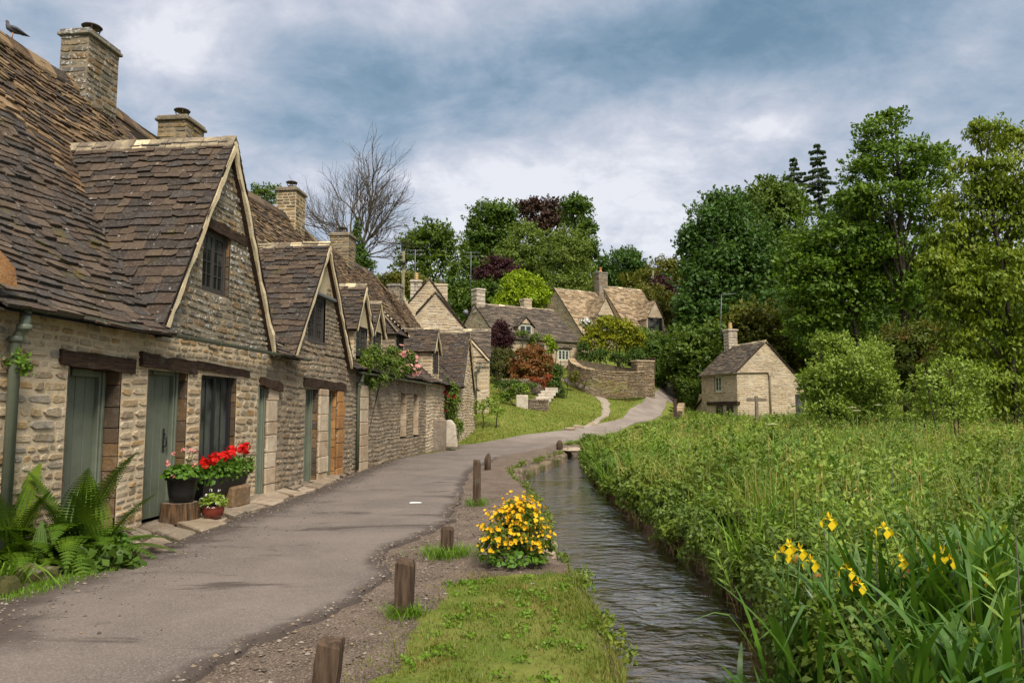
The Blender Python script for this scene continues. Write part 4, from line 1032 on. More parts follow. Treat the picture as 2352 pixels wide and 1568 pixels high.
for (a, b, m_) in ((13.74, 14.16, 3), (16.35, 16.90, 3), (17.54, 17.98, 4)):  # dressed pillars between the doors
    z = -.1
    while z < 1.98:
        h = R.uniform(.22, .42); h = min(h, 2.02 - z)
        mb.box(ROW.pt(a + R.gauss(0, .012), .0, z + .004), ROW.v(b - a + R.gauss(0, .012), 0), ROW.v(0, .05 + R.gauss(0, .006)), (0, 0, h - .008), m_, .012); z += h
wall_obj(cb, mb, [M_WALLD, M_MORTG, M_JAMB, M_JAMBC, M_JAMBO])
mb = MB()                                                           # rendered peak above the window
for z0 in np.arange(4.12, 5.2, .09):
    i0 = gable_iv(GC, GH, GZ0, GZ1)(z0); i1 = gable_iv(GC, GH, GZ0, GZ1)(min(z0 + .09, 5.2))
    if i0 and i1: mb.add([ROW.pt(i0[0][0], .012, z0), ROW.pt(i0[0][1], .012, z0), ROW.pt(i1[0][1], .012, z0 + .09), ROW.pt(i1[0][0], .012, z0 + .09)], [(0, 1, 2, 3)])
obj("rendered_peak", mb, M_RENDER, cb)
mb = MB(); mb.box(ROW.pt(15.68, -.1, 4.05), ROW.v(1.62, 0), ROW.v(0, .18), (0, 0, .07), 0, .01); obj("lead_flashing", mb, M_LEAD, cb)
window(cb, ROW, 15.67, 16.67, -.03, 3.04, 4.05, 2, (3, 5), M_FRAME, .06, .05, .07)
gable_roof(cb, "gable_roof", ROW, GC, GH, GZ0, GZ1, 0.0, r_t, .15, (.17, .125), (.27, .2), None, 71, .16, mort=.3)
roof_main(cb, A1, B1, [(GC, GH, GZ0, GZ1, 0)], 33); back_wall(cb, A1, B1)
chimney(cb, ROW, 17.3, -RD, .82, .72, 6.5, 8.50, "stubby chimney of mixed tan and grey stone with cowl", 'cowl', [M_CHIM, M_MORTG], 52)
door(cb, ROW, 15.64, 16.30, -.22, 0.0, 2.05, .07, 3, None, "pale green door left of the cream pillar"); door(cb, ROW, 16.95, 17.49, -.22, 0.0, 2.05, .07, 3, None, "pale green door beside the orange jamb")
lintel(cb, ROW, 15.48, 18.1, -.2, .05, 2.06, 2.24, -.02, M_LINTEL, 7); lintel(cb, ROW, 13.42, 14.30, -.1, .10, 1.98, 2.14, -.10, None, 8)

# ---- third cottage: twin dormers and a hipped dormer
cc = thing("terraced_cottage", "third stone cottage with pair of small dormers behind the pink climbing rose", "cottage", ROW.pt(22.5, 0, 0), "terraced cottages along the lane")
C1 = 27.0
mb = MB()
stone_wall(mb, fronts(0), ROW.n.tolist() + [0], -.25, 2.6, cut(lambda z: [(B1, C1)], [(23.42, 24.2, .7, 2.08), (25.1, 25.9, .7, 2.08)]), (.08, .155), (.11, .30), .017, .009, 14)
for a, b in ((23.42, 24.2), (25.1, 25.9)): jamb(mb, ROW, a, 1, -.3, -.005, .7, 2.08, 3, int(a * 10)); jamb(mb, ROW, b, -1, -.3, -.005, .7, 2.08, 3, int(b * 9))
z = -.1
while z < 2.15:
    h = min(R.uniform(.25, .45), 2.2 - z); mb.box(ROW.pt(19.14 + R.gauss(0, .01), 0, z + .004), ROW.v(.68, 0), ROW.v(0, .09 + R.gauss(0, .008)), (0, 0, h - .008), 3, .015); z += h
wall_obj(cc, mb, [M_WALLD, M_MORTG, M_JAMB, M_JAMBC])
for a, b in ((23.42, 24.2), (25.1, 25.9)): window(cc, ROW, a + .03, b - .03, -.2, .72, 2.07, 1, (2, 4), M_FRAME, .06, None, .06)
def small_dormer(root, c, hw, ze, za, qf, seed, render=True, lft=True, win=True, lbl=None, stone=None):
    sm = stone or [M_STONE, M_MORT]
    mb = MB(); zb = r_z(-qf) - .05
    stone_wall(mb, lambda a, z: ROW.pt(a, qf, z), ROW.n.tolist() + [0], zb, ze, cut(lambda z: [(c - hw, c + hw)], [(c - hw + .2, c + hw - .16, 2.95, 9)]), (.09, .14), (.12, .3), .018, .006, seed)
    for sd in (-1, 1):                                              # cheeks back to the roof
        P = (lambda a, z: ROW.pt(c - hw, qf - a, z)) if sd < 0 else (lambda a, z: ROW.pt(c + hw, qf - a, z))
        stone_wall(mb, P, ROW.v(sd, 0), zb, ze, lambda z0, z1: [(0, max(.05, r_t((z0 + z1) / 2) + qf + .1))], (.09, .14), (.15, .35), .018, .006, seed + 3)
    o = obj("dormer", mb, sm, root)
    if lbl: o['label'] = lbl
    mb = MB()
    for z0 in np.arange(ze - .02, za - .06, .07):
        f = lambda z: hw * (1 - (z - ze) / (za - ze)) + .02
        mb.add([ROW.pt(c - f(z0), qf + .008, z0), ROW.pt(c + f(z0), qf + .008, z0), ROW.pt(c + f(z0 + .07), qf + .008, z0 + .07), ROW.pt(c - f(z0 + .07), qf + .008, z0 + .07)], [(0, 1, 2, 3)])
    obj("dormer_peak", mb, M_RENDER if render else M_STONE, o)
    gable_roof(root, "dormer_roof", ROW, c, hw, ze, za, qf, r_t, .13, (.13, .11), (.24, .2), None, seed, .14, o, mort=.35)
    if win: window(root, ROW, c - hw + .21, c + hw - .17, qf - .03, zb + .02 if zb > 2.96 else 2.97, ze - .02, 2, (2, 4), M_FRAME, .05, None, .06)
    return o
small_dormer(cc, 19.72, .66, 3.78, 4.86, -.12, 81, True, lbl="stone cheeked dormer above the rose bush")
small_dormer(cc, 21.15, .56, 3.80, 4.60, -.12, 82, True, lbl="smaller dormer close behind its twin")
def hipped_dormer(root, c, hw, ze, za, qf, seed):
    mb = MB(); zb = r_z(-qf) - .05
    stone_wall(mb, lambda a, z: ROW.pt(a, qf, z), ROW.n.tolist() + [0], zb, ze, cut(lambda z: [(c - hw, c + hw)], [(c - hw + .14, c + hw - .14, 3.0, 9)]), (.09, .14), (.12, .3), .018, .006, seed)
    for sd in (-1, 1):
        P = (lambda a, z: ROW.pt(c - hw, qf - a, z)) if sd < 0 else (lambda a, z: ROW.pt(c + hw, qf - a, z))
        stone_wall(mb, P, ROW.v(sd, 0), zb, ze, lambda z0, z1: [(0, max(.05, r_t((z0 + z1) / 2) + qf + .1))], (.10, .16), (.25, .45), .018, .006, seed + 3)
    o = obj("dormer", mb, [M_WALLD, M_MORTG], root); o['label'] = "hipped dormer with slate hung cheeks"
    mb = MB(); hp = .75
    for sd in (-1, 1):
        slates(mb, lambda a, q, z, sd=sd: ROW.pt(c + sd * q, qf - a, z), [(hw + .12, ze - .12), (0, za)], lambda q, z: [(-.12 + (hp + .12) * (z - ze + .12) / (za - ze + .12), max(.1, r_t(z) + qf + .12))], (.13, .11), (.24, .2), .02, seed + sd)
    slates(mb, lambda a, q, z: ROW.pt(c + a, qf + q, z), [(.12, ze - .12), (-hp, za)], lambda q, z: [(-(hw + .12) * (1 - (z - ze + .12) / (za - ze + .12)), (hw + .12) * (1 - (z - ze + .12) / (za - ze + .12)))], (.13, .11), (.24, .2), .02, seed + 5)
    obj("dormer_roof", mb, [M_SLATE, M_UNDER], o)
    mb = MB()
    for sd in (-1, 1): strip(mb, ROW.pt(c + sd * (hw + .1), qf + .1, ze - .08), ROW.pt(c, qf - hp, za + .04), ROW.v(.1 * sd, .03), .09 / .1 * 1.0, (0, 0, 1), .05, .2, seed, 0, .01)
    ridge_caps(mb, lambda a, x, z: ROW.pt(c + x, qf - a, z), hp - .05, r_t(za) + qf + .1, za + .02, .12, .12, .05, .4, seed, 0)
    obj("hip_mortar", mb, M_VERGE, o)
    window(root, ROW, c - hw + .15, c + hw - .15, qf - .03, 3.02, ze - .02, 2, (2, 4), M_FRAME, .05, None, .06)
hipped_dormer(cc, 23.6, .56, 4.02, 4.78, -.1, 84)
roof_main(cc, B1, C1, [(19.72, .66, 2.9, 4.86, -.12), (21.15, .56, 2.9, 4.6, -.12), (23.6, .56, 2.9, 4.7, -.1)], 35); back_wall(cc, B1, C1)
chimney(cc, ROW, 24.0, -RD, .80, .66, 6.5, 8.78, "slim yellow stone chimney beside the bare tree", 'cowl', [M_CHIM, M_MORT], 53)
gutter(cc, ROW, 18.7, 26.9, .18, 2.52, 2.50, True, 1.1)
downpipe(cc, ROW, [(19.0, .16, 2.48), (19.0, .12, 2.3), (19.0, .06, 2.2), (19.0, .06, 0.05)], .045)

# ---- fourth cottage: last dormer and the plain tall gable
cd = thing("terraced_cottage", "fourth stone cottage in the terrace, its plain tall gable seen edge on by red roses", "cottage", ROW.pt(31.5, 0, 0.1), "terraced cottages along the lane")
D1 = 38.5
mb = MB()
stone_wall(mb, fronts(0), ROW.n.tolist() + [0], -.25, 2.78, lambda a, b: [(C1, D1)], (.09, .16), (.15, .38), .025, .007, 16)
GC, GH, GZ0, GZ1 = 35.9, 1.75, 2.75, 5.32
stone_wall(mb, fronts(0), ROW.n.tolist() + [0], 2.78, 5.25, cut(gable_iv(GC, GH, GZ0, GZ1), []), (.09, .15), (.15, .38), .022, .007, 17)
party(mb, D1, 1)
wall_obj(cd, mb, [M_FAR, M_MORT])
small_dormer(cd, 29.15, .66, 3.90, 4.72, -.12, 86, True, lbl="last small dormer before the red roses")
gable_roof(cd, "gable_roof", ROW, GC, GH, GZ0, GZ1, 0.0, r_t, .15, (.15, .12), (.25, .2), None, 88, .16, mort=.2)
roof_main(cd, C1, D1, [(29.15, .66, 2.9, 4.7, -.12), (GC, GH, GZ0, GZ1, 0)], 37); back_wall(cd, C1, D1)
chimney(cd, ROW, 29.2, -RD, .85, .78, 6.6, 8.5, "stone chimney with black cowl", 'cowl', [M_CHIM, M_MORTG], 54)
chimney(cd, ROW, 37.4, -RD, .8, .6, 6.4, 7.85, "low weathered chimney at the end of the terrace", None, [M_GREY, M_MORTG], 55)
mb = MB(); mb.box(at(986, 1030, 28.0) * [1, 1, 0] + [0, 0, -.05], (.62, .25, 0), (-.1, .5, 0), (0, 0, 1.25), 0, .04); obj("low_buttress", mb, M_WALLD, cd)

# ---------------------------------------------------------------- other houses
def house(root, F, L, wf, wb, zb, ze, zr, seed=0, wall=None, roof=None, ov=.22, exp=(.30, .2), tw=(.5, .36), ch=(.14, .24), sw=(.25, .6), front_op=(), g0_op=(), g1_op=(), zeb=None, bell=0.0):
    """Plain gabled house: p 0..L along the ridge, front wall at q=wf, back at q=-wb."""
    wall = wall or [M_FAR, M_MORT]; roof = roof or [M_SLATEF, M_UNDER]; zeb = ze if zeb is None else zeb
    mb = MB()
    stone_wall(mb, lambda a, z: F.pt(a, wf, z), F.v(0, 1), zb, ze, cut(lambda z: [(0, L)], front_op), ch, sw, .02, .008, seed)
    stone_wall(mb, lambda a, z: F.pt(L - a, -wb, z), F.v(0, -1), zb, zeb, lambda a, b: [(0, L)], (.3, .5), (.5, 1.), .02, .01, seed + 1)
    def gi(z):
        f = wf if z < ze else wf * (zr - z) / (zr - ze); b = wb if z < zeb else wb * (zr - z) / (zr - zeb)
        return [(-b + .01, f - .01)] if f + b > .1 else []
    stone_wall(mb, lambda a, z: F.pt(0, a, z), F.v(-1, 0), zb, zr - .06, cut(gi, g0_op), ch, sw, .02, .008, seed + 2)
    stone_wall(mb, lambda a, z: F.pt(L, a, z), F.v(1, 0), zb, zr - .06, cut(gi, g1_op), ch, sw, .02, .008, seed + 3)
    w = obj("wall", mb, wall, root)
    mb = MB(); sf = (zr - ze) / wf; sb = (zr - zeb) / wb
    slates(mb, lambda a, q, z: F.pt(a, q, z), [(wf + ov, ze - ov * sf + .06 + bell), (wf * .5, (ze + zr) / 2 + .06 - bell), (0, zr + .06)], lambda q, z: [(-.1, L + .1)], exp, tw, .035, seed, 1.5)
    slates(mb, lambda a, q, z: F.pt(a, -q, z), [(wb + ov, zeb - ov * sb + .06), (0, zr + .06)], lambda q, z: [(-.1, L + .1)], (exp[0] * 1.3, exp[1] * 1.3), (tw[0] * 1.4, tw[1] * 1.4), .035, seed + 7, 1.5)
    r = obj("roof", mb, roof, root)
    mb = MB(); ridge_caps(mb, lambda a, x, z: F.pt(a, x, z), -.1, L + .1, zr + .07, .18, .18 * max(sf, .7), .06, .5, seed, .15); obj("ridge_caps", mb, [M_RIDGE, M_VERGE], r)
    for p in (-.09, L + .03):
        for sg, w_, z_ in ((1, wf, ze), (-1, wb, zeb)):
            s_ = (zr - z_) / w_; A = F.pt(p, sg * (w_ + ov * .9), z_ - ov * .9 * s_ - .03); B = F.pt(p, 0, zr - .03)
            mb = MB(); mb.box(A, F.v(.06, 0), B - A, (0, 0, .07)); obj("verge_board", mb, M_LINTEL, r)
    return w
def front_dormer(root, F, c, hw, zb, ze, za, qf, qback, seed, roof=None, wall=None, wf=M_FRAMEL, bars=(2, 2)):
    wall = wall or [M_FAR, M_MORT]; mb = MB(); tz = lambda z: qback(z)
    stone_wall(mb, lambda a, z: F.pt(a, qf, z), F.v(0, 1), zb, za - .05, cut(lambda z: [(c - hw, c + hw)] if z < ze else gable_iv(c, hw, ze, za)(z), [(c - hw + .12, c + hw - .12, zb + .1, ze + .1)]), (.12, .2), (.2, .5), .015, .007, seed)
    for sd in (-1, 1): stone_wall(mb, lambda a, z, sd=sd: F.pt(c + sd * hw, qf - a, z), F.v(sd, 0), zb, ze, lambda z0, z1: [(0, max(.05, qf - qback((z0 + z1) / 2) + .1))], (.14, .2), (.3, .5), .015, .007, seed + 1)
    o = obj("dormer", mb, wall, root)
    mb = MB(); sl = (za - ze) / hw
    for sd in (-1, 1): slates(mb, lambda a, q, z, sd=sd: F.pt(c + sd * q, qf - a, z), [(hw + .14, ze - .14 * sl + .04), (0, za + .04)], lambda q, z: [(-.1, max(.1, qf - qback(z) + .15))], (.2, .16), (.34, .28), .03, seed + sd)
    obj("dormer_roof", mb, roof or [M_SLATEF, M_UNDER], o)
    window(root, F, c - hw + .12, c + hw - .12, qf - .04, zb + .1, ze + .1, 2, bars, wf, .06, None, .07)
    return o

# riverside cottage on the right
pR = at(1692, 852, 55.0)
FR_ = Frame(pR[:2], (-0.22, 0.975), (-0.975, -0.22))                # p runs away from the near gable, q faces the lane
cr_ = thing("riverside_cottage", "small cottage with tall aerial standing alone in the meadow beside the trees", "cottage", (pR[0] + 1, 57, .7))
zr_ = float(at(1755, 785, 55.7)[2]); ze_ = float(pR[2])
FRo = Frame(FR_.pt(0, -2.45, 0)[:2], FR_.a, FR_.n)
house(cr_, FRo, 5.6, 2.45, 3.3, .2, ze_, zr_, 201, None, None, .2, (.24, .17), (.42, .3), (.11, .17), (.2, .5), [(2.35, 3.45, 2.95, 4.25)], [(-3.12, -2.35, .9, 2.75)], (), 3.3)
window(cr_, FRo, 2.38, 3.42, 2.41, 2.97, 4.22, 2, (1, 3), M_FRAMEL, .08, .1, .09)
lintel(cr_, FRo, -.1, 4.6, 2.3, 2.56, 1.96, 2.22, 0, None, 91)
for (a, b) in ((2.2, 3.1), (.6, 1.5)): window(cr_, FRo, a, b, 2.54, 1.1, 1.94, 2, (1, 2), M_FRAME, .07, None, .07)
window(cr_, Frame(FRo.O, FRo.n, -FRo.a), -3.1, -2.37, -.0, .95, 2.7, 1, (2, 4), M_FRAME, .07, None, .06)
o_ = chimney(cr_, FRo, 5.15, 0.0, .8, .8, zr_ - .9, zr_ + 1.35, None, 'rings', [M_PALE, M_MORTG], 203, (.2, .3), (.3, .6), .09)
gutter(cr_, FRo, -.05, 5.7, 2.72, ze_ - .14, ze_ - .14, True, 1.4, None, plain("brown_gutter", (.30, .25, .18), .6), .06)
G0 = Frame(FRo.O, FRo.n, -FRo.a)                                     # frame of the near gable: p across it, q outwards
gutter(cr_, G0, -.15, 2.72, .08, ze_ - .05, ze_ - .12, True, 1.2, None, bpy.data.materials["brown_gutter"], .06)
downpipe(cr_, G0, [(-.15, .1, ze_ - .1), (-.22, .1, ze_ - .35), (-.22, .08, ze_ - .5), (-.22, .08, .6)], .07, bpy.data.materials["brown_gutter"])
# lean-to at its far end
mb = MB(); LT = 5.62
stone_wall(mb, lambda a, z: FRo.pt(LT + a, 1.9, z), FRo.v(0, 1), .3, 2.9, cut(lambda z: [(0, 2.3 * (1 - .35 * max(0, (z - 1.6) / 1.3)))], [(.3, 1.0, .9, 1.75)]), (.14, .2), (.25, .5), .02, .008, 210)
stone_wall(mb, lambda a, z: FRo.pt(LT + 2.3, 1.9 - a, z), FRo.v(1, 0), .3, 1.7, lambda a, b: [(0, 3)], (.14, .2), (.25, .5), .02, .008, 211)
lt = obj("lean_to", mb, [M_FAR, M_MORT], cr_)
mb = MB(); slates(mb, lambda a, q, z: FRo.pt(LT + q, 1.9 - a, z), [(2.55, 1.45), (0, 3.05)], lambda q, z: [(-.15, 3.1)], (.24, .2), (.4, .3), .035, 212, 1.5); obj("lean_to_roof", mb, [M_SLATEF, M_UNDER], lt)

# middle cottage behind the garden
pM = at(1090, 697, 60.0); FM = Frame(pM[:2], (.85, .53), (.53, -.85)); zrM = float(pM[2]) - .05
cm = thing("village_cottage", "long low cottage with two chimneys and one dormer above the red bush and hedge", "cottage", (pM[0] + 3, 61, 4.6))
LM, WM = 7.8, 3.6; zeM = float(at(1332, 788, 61.0)[2]) + .15
house(cm, FM, LM, WM, WM, 3.6, zeM, zrM, 221, None, None, .2, (.30, .2), (.5, .36), (.13, .2), (.25, .6), [(5.75, 7.0, 5.55, 6.55), (3.0, 4.2, 5.6, 6.6)])
qb = lambda z: WM * (zrM - z) / (zrM - zeM)
front_dormer(cm, FM, 2.9, .72, zeM + .12, zeM + 1.02, zeM + 1.72, WM - .35, qb, 223, None, None, M_FRAMEL, (1, 2))
window(cm, FM, 5.78, 6.98, WM - .05, 5.58, 6.52, 3, (1, 3), M_FRAMEL, .08, None, .08); window(cm, FM, 3.03, 4.17, WM - .05, 5.62, 6.57, 2, (1, 2), M_FRAME, .08, None, .08)
lintel(cm, FM, 5.6, 7.2, WM - .1, WM + .05, 6.56, 6.68, 0, None, 92); lintel(cm, FM, 2.85, 4.4, WM - .1, WM + .05, 6.61, 6.74, 0, None, 93)
chimney(cm, FM, .35, 0.0, .8, .9, zrM - .8, zrM + 1.15, "wide chimney of large pale blocks", None, [M_PALE, M_MORTG], 225, (.3, .42), (.4, .8), .07)
chimney(cm, FM, 5.2, -.3, .75, .7, zrM - .7, zrM + .75, "small square chimney", None, [M_FAR, M_MORT], 226, (.2, .3), (.3, .6), .06)
gutter(cm, FM, 4.9, LM + .2, WM + .3, zeM - .1, zeM - .12, True, 1.5, None, M_GUTTER, .06); gutter(cm, FM, 1.0, 4.5, WM + .3, zeM - .1, zeM - .1, True, 1.5, None, M_GUTTER, .06)

# upper cottage: two steep roofs and a tall chimney between them
pU = at(1275, 664, 72.0); FU = Frame(pU[:2], (.85, .53), (.53, -.85)); zrU = float(pU[2])
cu = thing("village_cottage", "steep cottage with golden roof and two pointed dormers, highest on the slope", "cottage", (pU[0] + 4, 73, 7.0))
WU = 4.3; zeU = zrU - 4.7
house(cu, FU, 5.6, WU, WU, 6.0, zeU, zrU, 231, None, [M_SLATEY, M_UNDER], .25, (.30, .2), (.5, .36), (.16, .24), (.3, .7))
FU2 = Frame(FU.pt(5.7, .25, 0)[:2], FU.a, FU.n)
house(cu, FU2, 5.2, WU + .2, WU, 6.0, zeU, zrU + .75, 235, None, [M_SLATEY, M_UNDER], .25, (.30, .2), (.5, .36), (.16, .24), (.3, .7))
qbU = lambda z: WU * (zrU - z) / (zrU - zeU)
front_dormer(cu, FU, 3.0, 1.15, zeU + .3, zeU + 1.75, zeU + 3.6, WU - .2, qbU, 237, [M_SLATEY, M_UNDER], None, M_LEAD, (1, 3))
front_dormer(cu, FU2, 3.1, 1.1, zeU + .5, zeU + 1.9, zeU + 3.7, WU + .1, lambda z: qbU(z) + .3, 238, [M_SLATEY, M_UNDER], None, M_FRAME, (1, 3))
chimney(cu, FU2, -.1, -.1, 1.1, .9, zrU - 2, zrU + 2.05, "tall brown chimney with orange pot", 'pot', [M_GREY, M_MORTG], 239, (.14, .2), (.25, .5), .06)

# cluster at the end of the terrace: a gable facing the stream and the taller house behind it
pE = at(1000, 672, 43.0); FE = Frame(pE[:2], (-.12, .993), (.993, .12))
ce = thing("village_cottage", "cottage with warm stone gable facing the lane just past the terrace roofs", "cottage", (pE[0], 44, 1.6))
house(ce, FE, 4.5, 1.75, 1.75, .8, float(at(1062, 752, 43)[2]), float(pE[2]), 241, None, None, .12, (.2, .14), (.36, .26), (.12, .18), (.2, .5))
pE2 = at(986, 640, 48.5); FE2 = Frame(pE2[:2], (-.12, .993), (.993, .12))
ce2 = thing("village_cottage", "taller cottage behind the warm stone gable, with two chimneys", "cottage", (pE2[0], 50, 2.6))
house(ce2, FE2, 5.0, 2.3, 2.6, 1.5, float(pE2[2]) - 3.2, float(pE2[2]), 245, None, None, .12, (.24, .16), (.4, .3), (.13, .2), (.25, .5))
chimney(ce2, FE2, .35, .78, .75, .85, float(pE2[2]) - 2.3, float(at(1012, 655, 48.5)[2]), "broad chimney with metal cowl and mortar top", 'helmet', [M_FAR, M_MORT], 247, (.16, .24), (.3, .5), .05)
chimney(ce2, FE2, 4.0, -.9, .7, .8, float(pE2[2]) - 1.2, float(at(958, 648, 52.3)[2]), "tapered chimney with yellow pot", 'rings', [M_PALE, M_MORTG], 248, (.2, .3), (.3, .5), .07)
pF = at(1077, 770, 40.5); FF = Frame(pF[:2], (.999, .03), (.03, -.999))
cf = thing("village_cottage", "narrow cottage wing with green drainpipe beyond the red roses", "cottage", (pF[0], 41.5, .9))
zf = float(at(1121, 822, 40.5)[2]); zfr = float(at(1100, 760, 42.5)[2])
FFb = Frame(FF.pt(-3.0, -2.0, 0)[:2], FF.a, FF.n)
house(cf, FFb, 4.12, 2.0, 2.0, .3, zf, zfr, 251, None, None, .05, (.2, .15), (.34, .26), (.14, .22), (.25, .5))
GC, GH = 2.95, 1.12
mb = MB(); stone_wall(mb, lambda a, z: FFb.pt(a, 2.02, z), FFb.v(0, 1), .3, float(pF[2]), cut(lambda z: [(GC - GH, GC + GH)] if z < zf else gable_iv(GC, GH, zf, float(pF[2]))(z), []), (.16, .26), (.3, .6), .02, .01, 253)
obj("gable_wall", mb, [M_FAR, M_MORT], cf)
gable_roof(cf, "gable_roof", FFb, GC, GH, zf, float(pF[2]), 2.02, lambda z: 2 * (z - zf) / (zfr - zf) - 2.0, .12, (.16, .13), (.28, .22), [M_SLATEF, M_UNDER], 255, .12)
gutter(cf, FFb, 3.4, 4.3, 2.25, zf - .25, zf - .25, True, 1.2, None, M_GUTTER, .06)
downpipe(cf, FFb, [(3.62, 2.22, zf - .3), (3.62, 2.22, zf - .5), (3.42, 2.12, zf - .75), (3.40, 2.12, 1.0)], .055)

# ---------------------------------------------------------------- plants
def unit(a): return a / (np.linalg.norm(a, axis=-1, keepdims=True) + 1e-9)
def leaf_quads(C, D, Nn, L, Wd, fold=.18):
    """Leaf faces: C middle, D long axis, Nn rough normal, length and width per leaf."""
    D = unit(D); S = unit(np.cross(D, Nn)); Nn = np.cross(S, D)
    L = np.asarray(L).reshape(-1, 1) * np.ones((len(C), 1)); Wd = np.asarray(Wd).reshape(-1, 1) * np.ones((len(C), 1))
    up = Nn * Wd * fold
    return np.stack([C - D * L / 2, C + S * Wd / 2 + up, C + D * L / 2, C - S * Wd / 2 + up], 1)
def crown_leaves(lobes, leaf, dens, rg, aspect=.55, clump=.33, droop=0.0, flat=.75, shell=.55, shoots=4):
    """lobes: [(centre, radii)]; leaves gather in clumps spread through each lobe."""
    out = []; cl = []
    for c, r in lobes:
        c = np.asarray(c); r = np.asarray(r); area = math.pi * r[0] * r[2]; n = int(1.9 * dens * area / (leaf * leaf * aspect * .55))
        rm = (r[0] * r[1] * r[2]) ** (1 / 3); rc = max(clump * rm, leaf * 1.3)
        k = max(5, int(2.6 * (rm / rc) ** 2))
        d = unit(rg.normal(size=(k, 3))); d[:, 2] = np.where(d[:, 2] < -.5, -d[:, 2] * .6, d[:, 2])
        rr = shell + (1.02 - shell) * rg.random((k, 1)) ** .6
        cc = c + d * rr * r * (1 - .35 * rc / rm); cl.append(cc)
        w = rg.random(k) + .35; idx = rg.choice(k, n, p=w / w.sum())
        u = unit(rg.normal(size=(n, 3))) * rg.random((n, 1)) ** .45 * rc * np.array([1, 1, flat]) * (.7 + .6 * rg.random(k))[idx][:, None]
        P = cc[idx] + u
        nf = int(.30 * n); uf = unit(rg.normal(size=(nf, 3))) * (.25 + .75 * rg.random((nf, 1)) ** .5); P[:nf] = c + uf * r; u[:nf] = uf
        out_d = unit(.55 * unit((P - c) / r) + 1.0 * unit(u))
        Nn = unit(out_d * .9 + np.array([0, 0, .55]) + rg.normal(0, .30, (n, 3)))
        D = unit(rg.normal(size=(n, 3)) + np.array([0, 0, -droop * 2]) + out_d * .5)
        s_ = leaf * (.6 + .8 * rg.random(n))
        out.append(leaf_quads(P, D, Nn, s_, s_ * aspect))
        ns = int(shoots * 2.2 * (rm / .8) ** 1.2 + 4) if shoots else 0
        for _ in range(ns):                                         # leafy shoots that break the outline
            d = unit(rg.normal(size=3) * [1, 1, .8] + [0, 0, .45]); b = c + d * r * rg.uniform(.8, .98); l = rm * rg.uniform(.18, .42); dv = unit(d + [0, 0, .5 - droop] + rg.normal(0, .25, 3)); m_ = max(8, int(.9 * l / leaf * 7))
            t_ = rg.random(m_); P = b + dv * l * t_[:, None] + rg.normal(0, .5, (m_, 3)) * leaf * (1.15 - t_[:, None]); s_ = leaf * (.6 + .6 * rg.random(m_))
            out.append(leaf_quads(P, unit(dv + rg.normal(0, .8, (m_, 3)) + [0, 0, -droop]), unit(rg.normal(0, .5, (m_, 3)) + [0, 0, .8]), s_, s_ * aspect))
    return np.concatenate(out), cl
def limb(mb, A, B, r0, r1, rg, bend=.12, n=6, sides=6, up=.15):
    A = np.asarray(A, float); B = np.asarray(B, float); L = np.linalg.norm(B - A); o = rg.normal(0, bend * L, 3) ; pts = []
    for i in range(n + 1):
        t_ = i / n; p = A * (1 - t_) + B * t_ + o * math.sin(math.pi * t_) * .6 + np.array([0, 0, up * L * math.sin(math.pi * t_) * .5]); pts.append(p)
    mb.tube(pts, list(np.linspace(r0, r1, n + 1)), sides); return pts
def px_lobes(lst, Y, rg, deep=.85, spread=.5):
    o = []
    for it in lst:
        u, v, ru, rv = it[:4]; dy = it[4] if len(it) > 4 else rg.uniform(-spread, spread) * ru * Y / FPX
        y = Y + dy; c = at(u, v, y); ru *= 1.17; rv *= 1.17; o.append((c, (ru * y / FPX, deep * .5 * (ru + min(ru, rv)) * y / FPX, rv * y / FPX)))
    return o
def tree(name, label, cat, u, Y, lobes, mat, leaf=.3, dens=2.6, tr=.25, bark=None, seed=0, group=None, aspect=.55, clump=.33, droop=0., flat=.75, shell=.55, zb=None, fork=.3, limbs=True, shoots=4, twigs=2, trunk_name='trunk', lean=0.0, stems=1, crown_name='crown'):
    rg = np.random.default_rng(seed + 1000); x = (u - CX) / FPX * Y
    z0 = float(T(x, Y)) if zb is None else zb
    th = thing(name, label, cat, (x, Y, z0), group)
    LB = px_lobes(lobes, Y, rg); Q, cl = crown_leaves(LB, leaf, dens, rg, aspect, clump, droop, flat, shell, shoots)
    quad_obj(crown_name, Q, mat, th)
    mb = MB(); cen = np.mean([c for c, r in LB], axis=0); top = max(c[2] for c, r in LB)
    for sidx in range(stems):
        off = np.array([rg.normal(0, .12 * stems), rg.normal(0, .1 * stems), 0]) if stems > 1 else np.zeros(3)
        B0 = np.array([x, Y, z0 - .15]) + off; Tp = np.array([cen[0] * (1 - lean) + x * lean, cen[1], top]) + off * 1.5
        pts = limb(mb, B0, Tp, tr, tr * .25, rg, .03, 9, 8, 0)
        if limbs:
            for (c, r), k in list(zip(LB, cl))[sidx::stems]:
                h = np.clip((c[2] - z0) / max(.1, top - z0) * .75, fork, .9); a = pts[int(h * 9)]
                q = limb(mb, a, c, tr * .45 * (1 - h * .5), tr * .12, rg, .08)
                for cc in k[:twigs * 3:1][:twigs + 1]: limb(mb, q[4], cc, tr * .12, tr * .03, rg, .1, 4, 4)
    obj(trunk_name, mb, bark or M_BARK, th)
    return th

